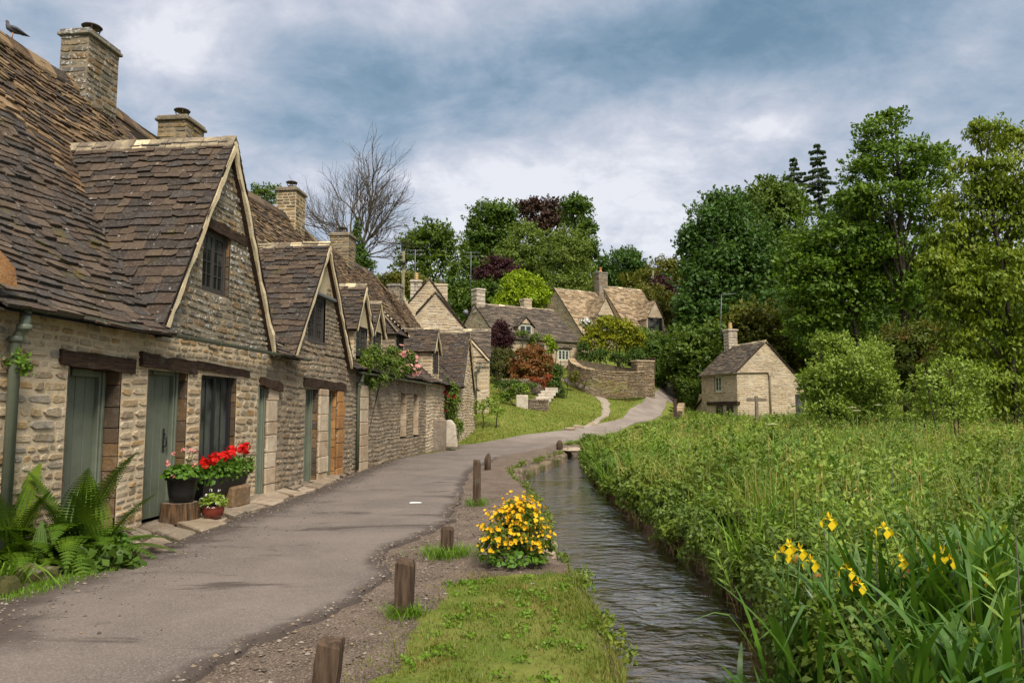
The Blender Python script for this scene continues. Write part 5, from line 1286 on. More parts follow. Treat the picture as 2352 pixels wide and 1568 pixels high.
# --- wood on the right bank
tree("sycamore_tree", "dark bluish green rounded tree at the left end of the right-hand wood", "tree", 1660, 72, [(1650, 560, 80, 100), (1620, 680, 65, 110), (1705, 640, 90, 130), (1592, 600, 34, 60), (1690, 770, 110, 80), (1610, 790, 55, 60), (1665, 490, 45, 50), (1585, 720, 35, 60)], L_SYC, .42, 2.6, .4, seed=1)
tree("ash_tree", "lighter green feathery tree between the sycamore and the spruces", "tree", 1765, 80, [(1765, 520, 75, 95), (1765, 650, 80, 120), (1705, 490, 50, 45), (1800, 470, 45, 45), (1760, 440, 35, 30), (1800, 590, 60, 80)], L_MID, .42, 2.3, .35, seed=2, zb=5)
tree("alder_tree", "broad leafy tree with leaning fork behind the riverside cottage", "tree", 1995, 58, [(1930, 560, 95, 90), (1885, 640, 85, 90), (1985, 520, 80, 60), (1950, 690, 115, 75), (1860, 720, 60, 80), (1850, 600, 45, 50), (2010, 640, 70, 70), (1960, 470, 50, 40), (1900, 770, 90, 50)], L_ALDER, .33, 2.0, .32, seed=3, flat=.45, clump=.38)
tall = tree("alder_tree", "tallest tree with dark upright trunk and open layered branches", "tree", 2082, 55, [(2020, 310, 55, 38), (2048, 275, 38, 22), (2070, 370, 105, 38), (1985, 400, 60, 32), (2140, 365, 60, 25), (2125, 420, 80, 34), (2040, 455, 100, 36), (2130, 490, 70, 36), (1965, 460, 45, 26), (2105, 570, 85, 50), (2165, 640, 80, 55), (2010, 350, 50, 28), (2120, 680, 70, 50), (2010, 570, 50, 40)], L_ALDER, .30, 1.7, .36, seed=4, flat=.4, clump=.42, lean=.6)
tree("cherry_tree", "yellow green tree with hanging leaves at the right edge of the picture", "tree", 2330, 32, [(2275, 300, 55, 28), (2320, 330, 60, 40), (2310, 400, 80, 55), (2245, 470, 85, 55), (2310, 540, 110, 75), (2195, 560, 65, 50), (2330, 650, 90, 80), (2230, 670, 85, 55), (2290, 770, 110, 60), (2190, 640, 55, 45), (2340, 840, 90, 60), (2360, 460, 60, 60), (2175, 720, 45, 35), (2225, 380, 40, 18), (2270, 880, 80, 50), (2200, 820, 50, 40), (2340, 930, 80, 40), (2150, 610, 40, 40)], L_YEL, .21, 2.0, .13, seed=5, droop=.9, aspect=.42, flat=.4, clump=.36, bark=M_BARK)
tree("hawthorn_bush", "rust tinted wide bush in front of the dark wood", "bush", 2120, 40, [(2110, 830, 100, 60), (2060, 800, 60, 45), (2180, 870, 100, 60), (2140, 770, 60, 30), (2080, 880, 70, 50), (2220, 910, 60, 40), (2030, 850, 40, 50)], L_HAW, .16, 2.4, .1, shoots=10, seed=6, flat=.4, stems=3)
tree("sallow_bush", "bright pale green bush beside the riverside cottage", "bush", 1950, 32, [(1955, 850, 75, 50), (1905, 800, 38, 26), (1995, 830, 45, 45), (1900, 880, 55, 45), (2000, 890, 60, 45), (1945, 910, 80, 40), (1930, 800, 25, 34), (1890, 790, 16, 26), (2030, 880, 25, 40), (1900, 940, 60, 30), (1980, 945, 70, 30), (1865, 900, 26, 40)], L_SALLOW, .14, 1.7, .05, shoots=16, seed=7, aspect=.5, stems=4, fork=.15)
tree("sallow_sapling", "sparse thin stemmed sapling before the rust tinted bush", "bush", 2190, 24, [(2130, 880, 36, 32), (2195, 850, 45, 26), (2170, 915, 50, 30), (2235, 880, 36, 40), (2215, 925, 50, 28), (2110, 920, 30, 30), (2180, 950, 80, 20)], L_SALLOW, .12, .8, .03, shoots=18, seed=8, aspect=.5, stems=4, fork=.1, shell=.3)
for i, (u, Y, lb, m_, lbl) in enumerate((
        (1800, 66, [(1790, 800, 60, 60), (1740, 760, 70, 60), (1840, 770, 60, 60), (1800, 860, 70, 60), (1730, 830, 60, 50)], L_OLIVE, "olive green scrubby tree behind the riverside cottage roof"),
        (1920, 68, [(1900, 800, 80, 70), (1960, 840, 80, 70), (1870, 860, 60, 60), (2000, 780, 70, 60)], L_DARK, "dark low tree behind the bright pale green bush"),
        (2090, 75, [(2090, 740, 120, 90), (2180, 800, 110, 90), (2020, 820, 80, 80), (2240, 740, 100, 100)], L_DARK, "dark tree filling the gap behind the tallest trunk"),
        (2320, 55, [(2300, 860, 130, 90), (2390, 780, 110, 120), (2220, 880, 80, 80), (2300, 700, 130, 90)], L_DARK, "deep shaded tree low behind the hanging yellow green leaves"),
        (1640, 64, [(1620, 830, 50, 50), (1580, 800, 40, 50), (1640, 780, 40, 40), (1560, 850, 35, 40)], L_MID, "mid green bush between the lane and the riverside cottage chimney"),
        (1590, 67, [(1590, 862, 28, 26), (1568, 880, 22, 24), (1608, 850, 18, 24), (1578, 905, 26, 30)], L_SALLOW, "small pale bush at the lane side by the lean-to"))):
    tree("shade_tree" if m_ in (L_DARK, L_OLIVE) else "lane_bush", lbl, "tree" if m_ in (L_DARK, L_OLIVE) else "bush", u, Y, lb, m_, .34 if Y > 62 else .2, 2.6, .18, seed=20 + i)
def spruce(label, u, v0, v1, Y, w, seed, zb=6):
    rg = np.random.default_rng(seed); top = at(u, v0, Y); bot = at(u, v1, Y); x = top[0]
    th = thing("spruce_tree", label, "tree", (x, Y, zb)); mb = MB(); mb.tube([(x, Y, zb), (x, Y, top[2])], [.3, .03], 7); Qs = []
    h = top[2] - bot[2]; z = top[2] - .15; k = 0
    while z > bot[2]:
        f = (top[2] - z) / h; R_ = (.12 + .88 * f ** .8) * w * rg.uniform(.5, 1.25); nb = rg.integers(3, 6)
        for b in range(nb):
            an = 2 * math.pi * b / nb + k * .7 + rg.normal(0, .2); dv = np.array([math.cos(an), math.sin(an), rg.uniform(-.45, -.02)]); tip = np.array([x, Y, z]) + dv * R_ + [0, 0, .12 * R_]
            mb.tube([(x, Y, z), tip], [.035, .01], 4)
            n = int(50 + 150 * R_); t_ = rg.random(n) ** .7; P = np.array([x, Y, z]) * (1 - t_[:, None]) + tip * t_[:, None]; sd = np.array([-dv[1], dv[0], 0])
            P = P + sd * rg.normal(0, .16 * R_, (n, 1)) * (1.1 - t_[:, None]) + np.c_[np.zeros((n, 2)), -rg.random(n) * .35]
            Qs.append(leaf_quads(P, dv + rg.normal(0, .35, (n, 3)) + [0, 0, -.6], rg.normal(0, 1, (n, 3)) + [0, 0, 1], .34, .09))
        z -= rg.uniform(.55, .95); k += 1
    obj("trunk", mb, M_BARK, th); quad_obj("crown", np.concatenate(Qs), L_SPRUCE, th)
spruce("taller spiky spruce top standing above the wood", 1876, 330, 500, 92, 3.2, 61)
spruce("lower spiky spruce left of the taller one", 1822, 362, 500, 94, 2.9, 62); spruce("small spruce tip just showing above the ash crown", 1776, 402, 500, 98, 1.8, 63)

# --- trees behind the village
tree("ash_tree", "airy green tree behind the aerials and utility pole", "tree", 990, 78, [(985, 560, 60, 42), (940, 605, 35, 32), (1030, 580, 36, 50), (960, 560, 30, 25), (1005, 620, 45, 35), (925, 640, 25, 20), (1000, 535, 35, 18)], L_MID, .38, 1.9, .35, seed=31, zb=8, flat=.5)
tree("chestnut_tree", "large dense dark green tree at the centre behind the village", "tree", 1125, 92, [(1120, 530, 50, 60), (1150, 495, 36, 28), (1095, 580, 32, 50), (1130, 600, 55, 50), (1080, 620, 25, 40), (1165, 540, 30, 50)], L_DARK, .45, 3.0, .5, seed=32, zb=12)
tree("copper_beech_tree", "brownish purple tree top rising behind the birches", "tree", 1245, 104, [(1245, 490, 50, 30), (1212, 480, 28, 20), (1285, 498, 34, 28), (1250, 530, 60, 30), (1228, 468, 14, 12), (1262, 466, 14, 10)], L_COPPER, .45, 2.4, .4, seed=33, zb=14, flat=.5)
tree("oak_tree", "dark green tree at the right of the brownish purple tree top", "tree", 1340, 98, [(1325, 490, 35, 36), (1345, 545, 28, 45), (1318, 468, 26, 16), (1330, 600, 40, 50), (1360, 580, 16, 30)], L_DARK, .42, 2.8, .4, seed=34, zb=13)
tree("birch_tree", "pale green birch with slim white trunk left of its neighbour", "tree", 1207, 80, [(1207, 560, 42, 44), (1180, 600, 40, 38), (1235, 600, 36, 50), (1205, 640, 55, 40), (1170, 630, 30, 25), (1205, 525, 20, 18)], L_BIRCH, .24, 2.0, .13, M_BARKL, 35, zb=9, clump=.28)
tree("willow_tree", "rounded soft grey green tree above the ridge of the upper cottage", "tree", 1300, 77, [(1300, 585, 52, 55), (1325, 630, 38, 50), (1268, 625, 34, 55), (1300, 660, 60, 40), (1280, 560, 26, 26)], L_BIRCH, .22, 2.4, .13, M_BARKL, 36, zb=8, clump=.22)
tree("plum_tree", "dark crimson purple tree behind the lime green bush", "tree", 1140, 72, [(1140, 612, 34, 24), (1115, 630, 26, 20), (1165, 625, 34, 22), (1150, 640, 45, 22)], L_PURP, .24, 2.5, .12, seed=37, zb=8, flat=.5)
tree("lime_green_bush", "vivid lime green rounded bush above the long low cottage", "bush", 1205, 67, [(1205, 660, 40, 32), (1178, 655, 26, 28), (1240, 680, 28, 24), (1195, 690, 60, 26), (1200, 635, 22, 12)], L_LIME, .22, 2.8, .1, seed=38, zb=7)
tree("garden_tree", "plain green tree left of the long low cottage chimney", "tree", 1090, 70, [(1130, 670, 45, 28), (1065, 690, 26, 45), (1100, 700, 45, 34), (1040, 660, 26, 24), (1150, 695, 30, 24)], L_DARK, .28, 2.6, .12, seed=39, zb=6)
tree("conifer_tree", "low dark feathery tree behind the terrace ridge by the pole", "tree", 895, 66, [(900, 648, 34, 20), (870, 650, 24, 14), (935, 650, 24, 26), (960, 660, 30, 26)], L_OLIVE, .26, 2.4, .12, seed=40, zb=6)
for i, (nm, lbl, u, Y, lb, m_, lf) in enumerate((
        ("weeping_tree", "feathery dark tree right of the upper cottage chimney", 1430, 102, [(1425, 605, 50, 30), (1445, 590, 26, 20), (1400, 635, 32, 28), (1460, 630, 30, 30), (1430, 650, 50, 28)], L_SYC, .36),
        ("elder_tree", "thin crowned tree on the skyline left of the wood", 1525, 98, [(1525, 615, 34, 24), (1545, 640, 22, 30), (1500, 640, 36, 22), (1470, 660, 36, 26)], L_OLIVE, .34),
        ("plum_tree", "small purple tree below the thin skyline tree", 1520, 90, [(1520, 652, 26, 16), (1540, 666, 16, 14)], L_PURP, .3),
        ("hazel_tree", "olive green bushy tree right of the upper cottage roof", 1505, 82, [(1505, 700, 40, 36), (1480, 680, 26, 24), (1540, 720, 36, 45), (1530, 770, 36, 40), (1500, 750, 34, 30)], L_OLIVE, .3),
        ("yew_tree", "dark evergreen overhanging the lane by the curved wall", 1520, 66, [(1500, 800, 32, 40), (1525, 840, 30, 36), (1480, 790, 30, 36), (1515, 870, 20, 20), (1545, 800, 22, 50)], L_DARK, .24))):
    tree(nm, lbl, "tree", u, Y, lb, m_, lf, 2.5, .16, seed=70 + i, zb=None)
tree("thin_tree", "wispy green tree behind the slim yellow chimney", "tree", 605, 50, [(605, 448, 30, 18), (590, 440, 16, 14), (625, 440, 20, 18), (610, 470, 30, 16)], L_MID, .2, 1.1, .1, seed=76, zb=4, flat=.4)
# palm
pc = at(1447, 662, 80); th = thing("palm_tree", "spiky palm behind the golden roof", "palm", (pc[0], 80, 8)); rg = np.random.default_rng(4)
mb = MB(); mb.tube([(pc[0], 80, 8), (pc[0], 80, pc[2])], [.25, .2], 8); obj("trunk", mb, M_BARK, th)
Qs = []
for an in np.arange(0, 6.28, .34):
    el = rg.uniform(-.2, 1.1); dv = np.array([math.cos(an) * math.cos(el), math.sin(an) * math.cos(el), math.sin(el)]); c0 = pc + dv * 1.2
    for k in range(9):
        d2 = unit(dv + rg.normal(0, .28, 3)); Qs.append(leaf_quads((c0 + d2 * .5)[None], d2[None], np.array([[0, 0, 1.]]), 1.1, .08)[0])
quad_obj("crown", np.array(Qs), L_OLIVE, th)
# far hillside wood that reads as one mass
rg = np.random.default_rng(90); lb = []
for u in range(840, 2460, 60):
    vv = 690 if u < 1560 else 720
    lb.append((u, vv + rg.uniform(-15, 25), 60, 45)); lb.append((u + 30, vv + 80, 70, 60)); lb.append((u, vv + 150, 70, 60))
    if u > 1600: lb.append((u, 640 + rg.uniform(-20, 20), 60, 60)); lb.append((u, 880, 70, 60))
Q, _ = crown_leaves(px_lobes(lb, 122, rg), .75, 1.8, rg)
tag(quad_obj("woodland", Q, L_DARK), "dark wooded hillside closing the view behind the trees", "woodland", None, 'stuff')

# --- leafless tree with ivy
rg = np.random.default_rng(17); b0 = at(822, 640, 58); th = thing("bare_tree", "leafless tree with fine grey branches behind the terrace", "tree", (b0[0], 58, 4.5))
mb = MB()
def grow(p, d, L, r, lvl):
    n = 4; pts = [p]
    for i in range(n):
        d = unit(d + rg.normal(0, .10, 3) + np.array([0, 0, .025])); p = p + d * L / n; pts.append(p)
    mb.tube(pts, list(np.linspace(r, r * .62, n + 1)), 5 if r > .03 else 3, cap=False)
    if lvl == 0: return
    k = {5: 4, 4: 3, 3: 3, 2: 3, 1: 3}[lvl]
    for i in range(k):
        t_ = rg.uniform(.35, 1.0) if i else 1.0; q = pts[int(t_ * n)]; sp_ = 1
        ax = unit(rg.normal(size=3)); nd = unit(d * rg.uniform(.75, 1.2) + np.cross(d, ax) * rg.uniform(.40, .85))
        nd = unit(nd + np.array([0, -.0, .05])); grow(q, nd, L * rg.uniform(.66, .88), r * (.58 if i else .62), lvl - 1)
base = np.array([b0[0], 58, 4.5]); mb.tube([base, base + [0, 0, 4.0], at(818, 600, 58)], [.42, .36, .30], 9)
tp = at(818, 600, 58)
for (u, v, r) in ((765, 470, .17), (835, 420, .2), (890, 480, .16), (800, 430, .16), (900, 545, .12), (755, 540, .11), (860, 450, .15), (735, 470, .10)):
    d = unit(at(u, v, 58 + rg.uniform(-2, 2)) - tp); L_ = np.linalg.norm(at(u, v, 58) - tp) * .62; grow(tp.copy(), d, L_ * .84, r * .78, 5)
obj("branches", mb, M_TWIG, th)
Q, _ = crown_leaves(px_lobes([(826, 590, 14, 45), (835, 610, 20, 30), (820, 540, 8, 40), (850, 612, 18, 14)], 57.6, rg), .18, 2.0, rg)
quad_obj("ivy", Q, L_IVY, th)

# --- garden shrubs and hedges on the slope
def shrub(name, label, u, Y, lobes, mat, leaf, dens=2.6, seed=0, vb=None, extra=None, **k):
    p0 = at(u, vb, Y)[2] if vb else None
    return tree(name, label, "shrub", u, Y, lobes, mat, leaf, dens, .04, None, seed + 300, zb=p0, stems=3, fork=.15, trunk_name='stems', crown_name='foliage', **k)
def blossoms(th, lobes, Y, n, size, mat, seed, name="flowers", k=5, front=True):
    """Small cups of k petals on the outside of a shrub's foliage."""
    rg = np.random.default_rng(seed); Q = []
    LB = px_lobes(lobes, Y, rg, spread=0)
    for i in range(n):
        c, r = LB[rg.integers(len(LB))]; d = unit(rg.normal(size=3) + np.array([0, -.9 if front else 0, .35])); p = c + d * np.array(r) * rg.uniform(.9, 1.05)
        Q += flower_q(p, d, size * rg.uniform(.7, 1.2), k, rg)
    return quad_obj(name, np.array(Q), mat, th)
def flower_q(p, d, s_, k, rg, cup=.5, aspect=.8):
    d = unit(np.asarray(d)); a = unit(np.cross(d, rg.normal(size=3))); b = np.cross(d, a); Q = []
    for j in range(k):
        an = 2 * math.pi * j / k + rg.normal(0, .15); o = a * math.cos(an) + b * math.sin(an); dd = unit(o + d * cup)
        Q.append(leaf_quads((p + dd * s_ * .5)[None], dd[None], d[None], s_, s_ * aspect)[0])
    return Q
shrub("photinia_shrub", "large red tipped shrub below the long low cottage", 1222, 53, [(1222, 840, 36, 32), (1195, 850, 26, 26), (1250, 845, 28, 30), (1220, 812, 32, 20), (1215, 872, 42, 16), (1180, 842, 14, 18), (1262, 840, 12, 20)], L_REDB, .14, 3.2, 1, 893)
shrub("clipped_hedge", "dark clipped block of hedge left of the red tipped shrub", 1150, 54, [(1145, 825, 18, 22), (1165, 825, 18, 22), (1150, 850, 24, 26), (1172, 845, 16, 26), (1135, 845, 12, 24)], L_HEDGE, .10, 3.4, 2, 884, shell=.7)
shrub("plum_shrub", "blackish purple shrub against the dormer of the long low cottage", 1150, 57, [(1150, 770, 26, 26), (1135, 785, 16, 16), (1168, 782, 16, 18), (1150, 750, 16, 14)], L_PURP, .14, 2.8, 3, 800)
shrub("climbing_vine", "green climber spread over the wall under the low cottage eaves", 1215, 58.3, [(1200, 768, 20, 8), (1235, 772, 14, 8), (1185, 775, 12, 10), (1222, 785, 8, 12)], L_ROSE, .12, 1.5, 4, 830)
shrub("ivy_column", "tall dark leafy column by the garden steps", 1280, 51, [(1280, 855, 14, 18), (1270, 880, 16, 18), (1284, 900, 14, 16), (1262, 900, 12, 14)], L_IVY, .13, 3.0, 5, 918)
shrub("maple_sapling", "slim bright green sapling against the low cottage eaves", 1264, 53, [(1264, 790, 10, 14), (1256, 778, 8, 8), (1272, 800, 10, 10), (1260, 808, 8, 6)], L_LIME, .15, 2.0, 6, 842)
shrub("golden_conifer", "spreading golden green conifer on the walled terrace", 1408, 60, [(1400, 755, 40, 22), (1370, 775, 26, 20), (1440, 765, 34, 22), (1415, 785, 45, 24), (1375, 800, 24, 16), (1450, 795, 26, 18), (1395, 738, 24, 14), (1470, 780, 14, 16), (1425, 748, 26, 14), (1362, 762, 18, 14), (1345, 790, 16, 14)], L_CONIF, .16, 2.8, 7, 838, flat=.45)
shrub("laurel_hedge", "dark green evergreen mass right of the golden conifer", 1485, 62, [(1475, 790, 24, 30), (1495, 810, 20, 30), (1470, 825, 24, 22), (1500, 850, 14, 22), (1460, 770, 18, 14)], L_DARK, .16, 3.0, 8, 880)
wt = shrub("white_rose_shrub", "small shrub dotted with white blossom under the pointed dormer", 1345, 66, [(1345, 742, 12, 10), (1352, 752, 12, 8)], L_ROSE, .12, 2.2, 9, 790); blossoms(wt, [(1345, 742, 13, 10)], 65.6, 30, .13, P_WHITE, 3)
shrub("green_bush", "fresh green bush behind the pale block in the garden", 1190, 44, [(1190, 890, 18, 10), (1170, 905, 22, 10), (1205, 900, 12, 10), (1150, 915, 20, 9)], L_NETTLE, .12, 2.6, 10, 925)
shrub("red_cotoneaster", "low reddish shrub trailing on the garden wall", 1248, 50, [(1258, 868, 10, 8), (1240, 875, 14, 6), (1225, 872, 10, 5), (1250, 885, 6, 8)], leaf_mat("leaf_red_trail", (0.28, 0.04, 0.025), (0.16, 0.09, 0.03)), .10, 2.4, 11, 895)
shrub("garden_plants", "loose pale green border plants beside the narrow wing", 1110, 38, [(1100, 935, 20, 12), (1085, 955, 16, 10), (1125, 925, 18, 10), (1140, 945, 16, 9), (1070, 970, 14, 10)], L_SALLOW, .11, 1.8, 12, 975)
shrub("fern_border", "dark low plants along the garden wall foot", 1195, 49, [(1180, 880, 20, 8), (1150, 885, 16, 8), (1215, 885, 18, 6)], L_IVY, .13, 2.4, 13, 895)
shrub("shrub", "green shrub at the foot of the curved wall by the gate", 1322, 53.0, [(1322, 862, 9, 11), (1318, 872, 8, 8)], L_OLIVE, .11, 2.4, 14, 882)
shrub("lane_hedge", "hedge overhanging the top of the lane on its right", 1575, 70, [(1585, 850, 24, 24), (1575, 870, 16, 16), (1600, 840, 26, 34), (1570, 830, 18, 24)], L_MID, .22, 2.8, 15, 890)
fy = lambda u: 5.996 / ((1176 - u) / 1700 + .1075)
cr1 = tree("climbing_rose", "climbing rose with pale pink blooms over the gutter", "shrub", 829, fy(829) - .05, [(u, v, a_, b_, fy(u) - fy(829) - .35) for u, v, a_, b_ in ((855, 815, 26, 22), (836, 838, 16, 32), (880, 838, 30, 24), (866, 868, 26, 20), (912, 848, 24, 22), (935, 828, 20, 24), (850, 880, 14, 16), (895, 860, 22, 16), (900, 812, 18, 16), (948, 852, 14, 14))], L_ROSE, .075, 2.4, .03, None, 316, stems=1, limbs=False, trunk_name='stems', crown_name='foliage')
blossoms(cr1, [(u, v, a_, b_, fy(u) - fy(829) - .4) for u, v, a_, b_ in ((938, 825, 24, 26), (918, 808, 16, 12), (950, 850, 16, 18), (965, 862, 10, 10), (930, 850, 18, 14))], fy(829) - .05, 46, .085, P_ROSE, 5, k=8)
shrub("terrace_shrub", "dark shrubs filling the terrace behind the curved wall", 1420, 58.5, [(1345, 822, 18, 14), (1380, 818, 20, 16), (1425, 822, 24, 14), (1460, 815, 20, 18), (1340, 800, 14, 14)], L_IVY, .14, 2.6, 18, 842)
shrub("hedge_bank", "mixed green growth on the bank between the lane and the riverside cottage", 1585, 63, [(1582, 890, 18, 22), (1600, 875, 18, 26), (1572, 905, 12, 20), (1610, 900, 16, 22), (1590, 920, 16, 16), (1565, 880, 10, 16)], L_MID, .16, 2.6, 19, 935)
cr2 = shrub("rose_bush", "rose bush with a few deep red blooms at the end of the terrace", 1035, 30.5, [(1035, 900, 16, 24), (1030, 930, 22, 26), (1025, 965, 26, 30), (1045, 985, 18, 26), (1020, 885, 10, 16), (1045, 925, 12, 24)], L_ROSE, .085, 2.6, 17, 1030)
blossoms(cr2, [(1030, 905, 18, 24), (1028, 925, 14, 16)], 30.0, 7, .11, P_DRED, 6, k=8)

# --- walls, steps and small things on the slope
def arc_wall(name, label, pts, h, w, mats, seed, ch=(.07, .13), sw=(.16, .4), dep=.04):
    """Dry stone wall following ground points (x,y,z): both faces coursed, rough cope on top."""
    P = np.array(pts); d = np.r_[0, np.cumsum(np.linalg.norm(np.diff(P[:, :2], axis=0), axis=1))]; th = thing(name, label, "wall", P[len(P) // 2])
    def C(a): return np.array([np.interp(a, d, P[:, k]) for k in range(3)])
    def Nr(a):
        t_ = unit((C(min(a + .6, d[-1])) - C(max(a - .6, 0)))[:2]); return np.array([t_[1], -t_[0], 0])
    mb = MB()
    for s_ in (1, -1): stone_wall(mb, (lambda a, z, s_=s_: C(a) + Nr(a) * s_ * w / 2 + np.array([0, 0, z])), Nr(d[-1] / 2) * s_, -.4, h, lambda z0, z1: [(0, d[-1])], ch, sw, dep, .010, seed + s_)
    for a in (0, d[-1]): mb.add([C(a) + Nr(a) * k * w / 2 + np.array([0, 0, z]) for k, z in ((1, -.4), (-1, -.4), (-1, h), (1, h))], [(0, 1, 2, 3)], 1)
    obj("stonework", mb, mats, th); mb = MB(); rg = random.Random(seed); a = 0
    while a < d[-1] - .05:
        ww = min(rg.uniform(.2, .5), d[-1] - a); p = C(a); q = C(a + ww); t_ = unit((q - p)[:2]); nr = np.array([t_[1], -t_[0], 0])
        mb.box(p + nr * (-w / 2 - .04) + [0, 0, h - .0], (q - p) * .97, nr * (w + .08), (0, 0, rg.uniform(.07, .13)), 0, .02); a += ww
    obj("coping", mb, mats[0], th); return th
wp0 = [at(u, v, Y) for u, v, Y in ((1312, 868, 56.5), (1322, 882, 54.6), (1345, 893, 53.2), (1375, 899, 52.6), (1405, 902, 52.8), (1435, 902, 53.6), (1462, 900, 55.2), (1480, 898, 57.0), (1496, 892, 60))]
wp0 = np.array(wp0); wk = np.linspace(0, len(wp0) - 1, 41); wp = [np.array([np.interp(k, range(len(wp0)), wp0[:, c]) for c in range(3)]) for k in wk]
for _ in range(4): wp = [wp[0]] + [(wp[i - 1] + 2 * wp[i] + wp[i + 1]) / 4 for i in range(1, 40)] + [wp[40]]
arc_wall("curved_stone_wall", "curved dry stone wall rounding the terrace beside the lane", wp, 1.42, .45, [M_DRY, M_MORTD], 401)
mb = MB(); pp = at(1472, 870, 57.2); pz = float(at(1472, 832, 57.2)[2])
th = thing("stone_pier", "square stone pier rising from the end of the curved wall", "wall", (pp[0], 57.2, 2.6))
PF = Frame(pp[:2] - [.6, .5], (.93, .37), (.37, -.93))
for P, nr, L in ((lambda a, z: PF.pt(a, .5, z), PF.v(0, 1), 1.5), (lambda a, z: PF.pt(1.5, .5 - a, z), PF.v(1, 0), .9), (lambda a, z: PF.pt(0, -.4 + a, z), PF.v(-1, 0), .9)):
    stone_wall(mb, P, nr, 2.2, pz, lambda a, b: [(0, L)], (.08, .14), (.18, .4), .04, .01, 411)
obj("stonework", mb, [M_DRY, M_MORTD], th); mb = MB(); mb.box(PF.pt(-.06, -.45, pz), PF.v(1.62, 0), PF.v(0, 1.0), (0, 0, .12), 0, .03); obj("coping", mb, M_DRY, th)
gp = [at(u, v, Y) for u, v, Y in ((1302, 842, 60), (1318, 842, 60), (1330, 840, 60.5))]
arc_wall("low_wall", "short garden wall under the cottage window by the gate", [p + [0, 0, -.9] for p in gp], .95, .35, [M_DRY, M_MORTD], 421)
lw = [at(u, v, Y) for u, v, Y in ((1214, 944, 44.0), (1236, 945, 44.2), (1256, 944, 44.6))]
arc_wall("low_wall", "low brown garden wall right of the pale block", lw, .62, .35, [M_WALLD, M_MORTG], 425)
lw = [at(u, v, Y) for u, v, Y in ((1150, 893, 50), (1190, 893, 50.3), (1225, 892, 50.8), (1250, 888, 51.5))]
arc_wall("low_wall", "old garden retaining wall under the red tipped shrub", lw, .55, .3, [M_WALLD, M_MORTG], 431)
b = at(1185, 944, 43.6); mb = MB(); mb.box(b + [0, 0, -.1], (.72, 0, 0), (0, .5, 0), (0, 0, 1.05), 0, .05)
o = obj("stone_block", mb, M_PALE, None, b); tag(o, "pale upright stone block standing in the garden", "stone")
th = thing("stone_steps", "pale stone steps climbing past the leafy column", "steps", at(1245, 920, 46))
for i in range(6):
    p = at(1236 + 5.5 * i, 925 - 7 * i, 46 + .8 * i); mb = MB(); mb.box(p + [-.45, 0, -.35], (1.0, .25, 0), (-.1, .55, 0), (0, 0, .36), 0, .025); obj("step", mb, M_PALE, th)
b = at(1030, 1027, 28.6); mb = MB()
v0 = [(-.34, -.22, 0), (.36, -.22, 0), (.36, .22, 0), (-.34, .22, 0), (-.34, -.2, .98), (.10, -.2, 1.06), (.10, .2, 1.06), (-.34, .2, 1.0), (.27, -.2, .85), (.27, .2, .85)]
mb.add([b + np.array(q) for q in v0], [(0, 1, 8, 5, 4), (1, 2, 9, 8), (3, 7, 6, 9, 2), (0, 4, 7, 3), (4, 5, 6, 7), (5, 8, 9, 6), (0, 3, 2, 1)])
o = obj("standing_stone", mb, M_PALE, None, b); tag(o, "pale round shouldered stone slab at the end of the terrace wall", "stone")
m_ = o.modifiers.new("b", 'BEVEL'); m_.width = .05; m_.segments = 2
# iron garden gate
g = at(1298, 862, 57); th = thing("garden_gate", "small black iron gate beside the leafy column", "gate", g); mb = MB()
for x in (-.35, .35): mb.tube([g + [x, 0, -.1], g + [x, 0, 1.15]], .03, 6)
obj("gate_post", mb, M_IRON, th); mb = MB()
for z in (.15, 1.0): mb.tube([g + [-.35, 0, z], g + [.35, 0, z]], .015, 5)
for k in range(6): mb.tube([g + [-.28 + .11 * k, 0, .1], g + [-.28 + .11 * k, 0, 1.05]], .01, 4)
obj("gate_leaf", mb, M_IRON, th)
# trellis on the terrace
g = at(1462, 832, 59.5); th = thing("trellis_fence", "brown lattice trellis panel above the curved wall", "fence", g + [0, 0, -1]); mb = MB()
for k in range(-6, 7):
    for s_ in (-1, 1):
        a = np.array([k * .25, 0, 0]); bq = a + np.array([s_ * .6, 0, .6]); 
        if abs(bq[0]) < 1.6: mb.tube([g + a + [0, .01 * s_, -.3], g + bq + [0, .01 * s_, -.3]], .014, 4)
for z in (-.3, .32): mb.box(g + [-1.5, -.02, z], (3.0, 0, 0), (0, .04, 0), (0, 0, .05))
obj("lattice", mb, M_POST, th)
for x in (-1.5, 1.46): mb = MB(); mb.box(g + [x, -.03, -1.0], (.06, 0, 0), (0, .06, 0), (0, 0, 1.4)); obj("post", mb, M_POST, th)
# poles, wire, aerials, dish
b = at(925, 700, 57); t_ = at(927, 577, 57); th = thing("utility_pole", "wooden utility pole behind the terrace roofs with a wire to the left", "pole", (b[0], 57, 3.5))
mb = MB(); mb.tube([(b[0], 57, 3.5), t_], [.16, .12], 10); obj("post", mb, M_POLE, th)
mb = MB(); q = at(927, 604, 56.8); mb.lathe(q + [.0, -.1, -.15], [(.02, 0), (.16, .02), (.16, .2), (.10, .3), (.02, .32)], 10); obj("transformer", mb, M_IRON, th)
mb = MB(); A = at(926, 588, 57); B = at(815, 650, 44); mb.tube([A * (1 - k) + B * k + np.array([0, 0, -1.2 * 4 * k * (1 - k) * .5]) for k in np.linspace(0, 1, 14)], .022, 5); obj("wire", mb, M_IRON, th)
b = at(1500, 690, 92); t_ = at(1500, 622, 92); mb = MB(); mb.tube([(b[0], 92, b[2] - 3), t_], [.16, .12], 8); o = obj("utility_pole", mb, M_POLE, None, (b[0], 92, b[2] - 3)); tag(o, "far wooden utility pole on the skyline near the purple tree", "pole")
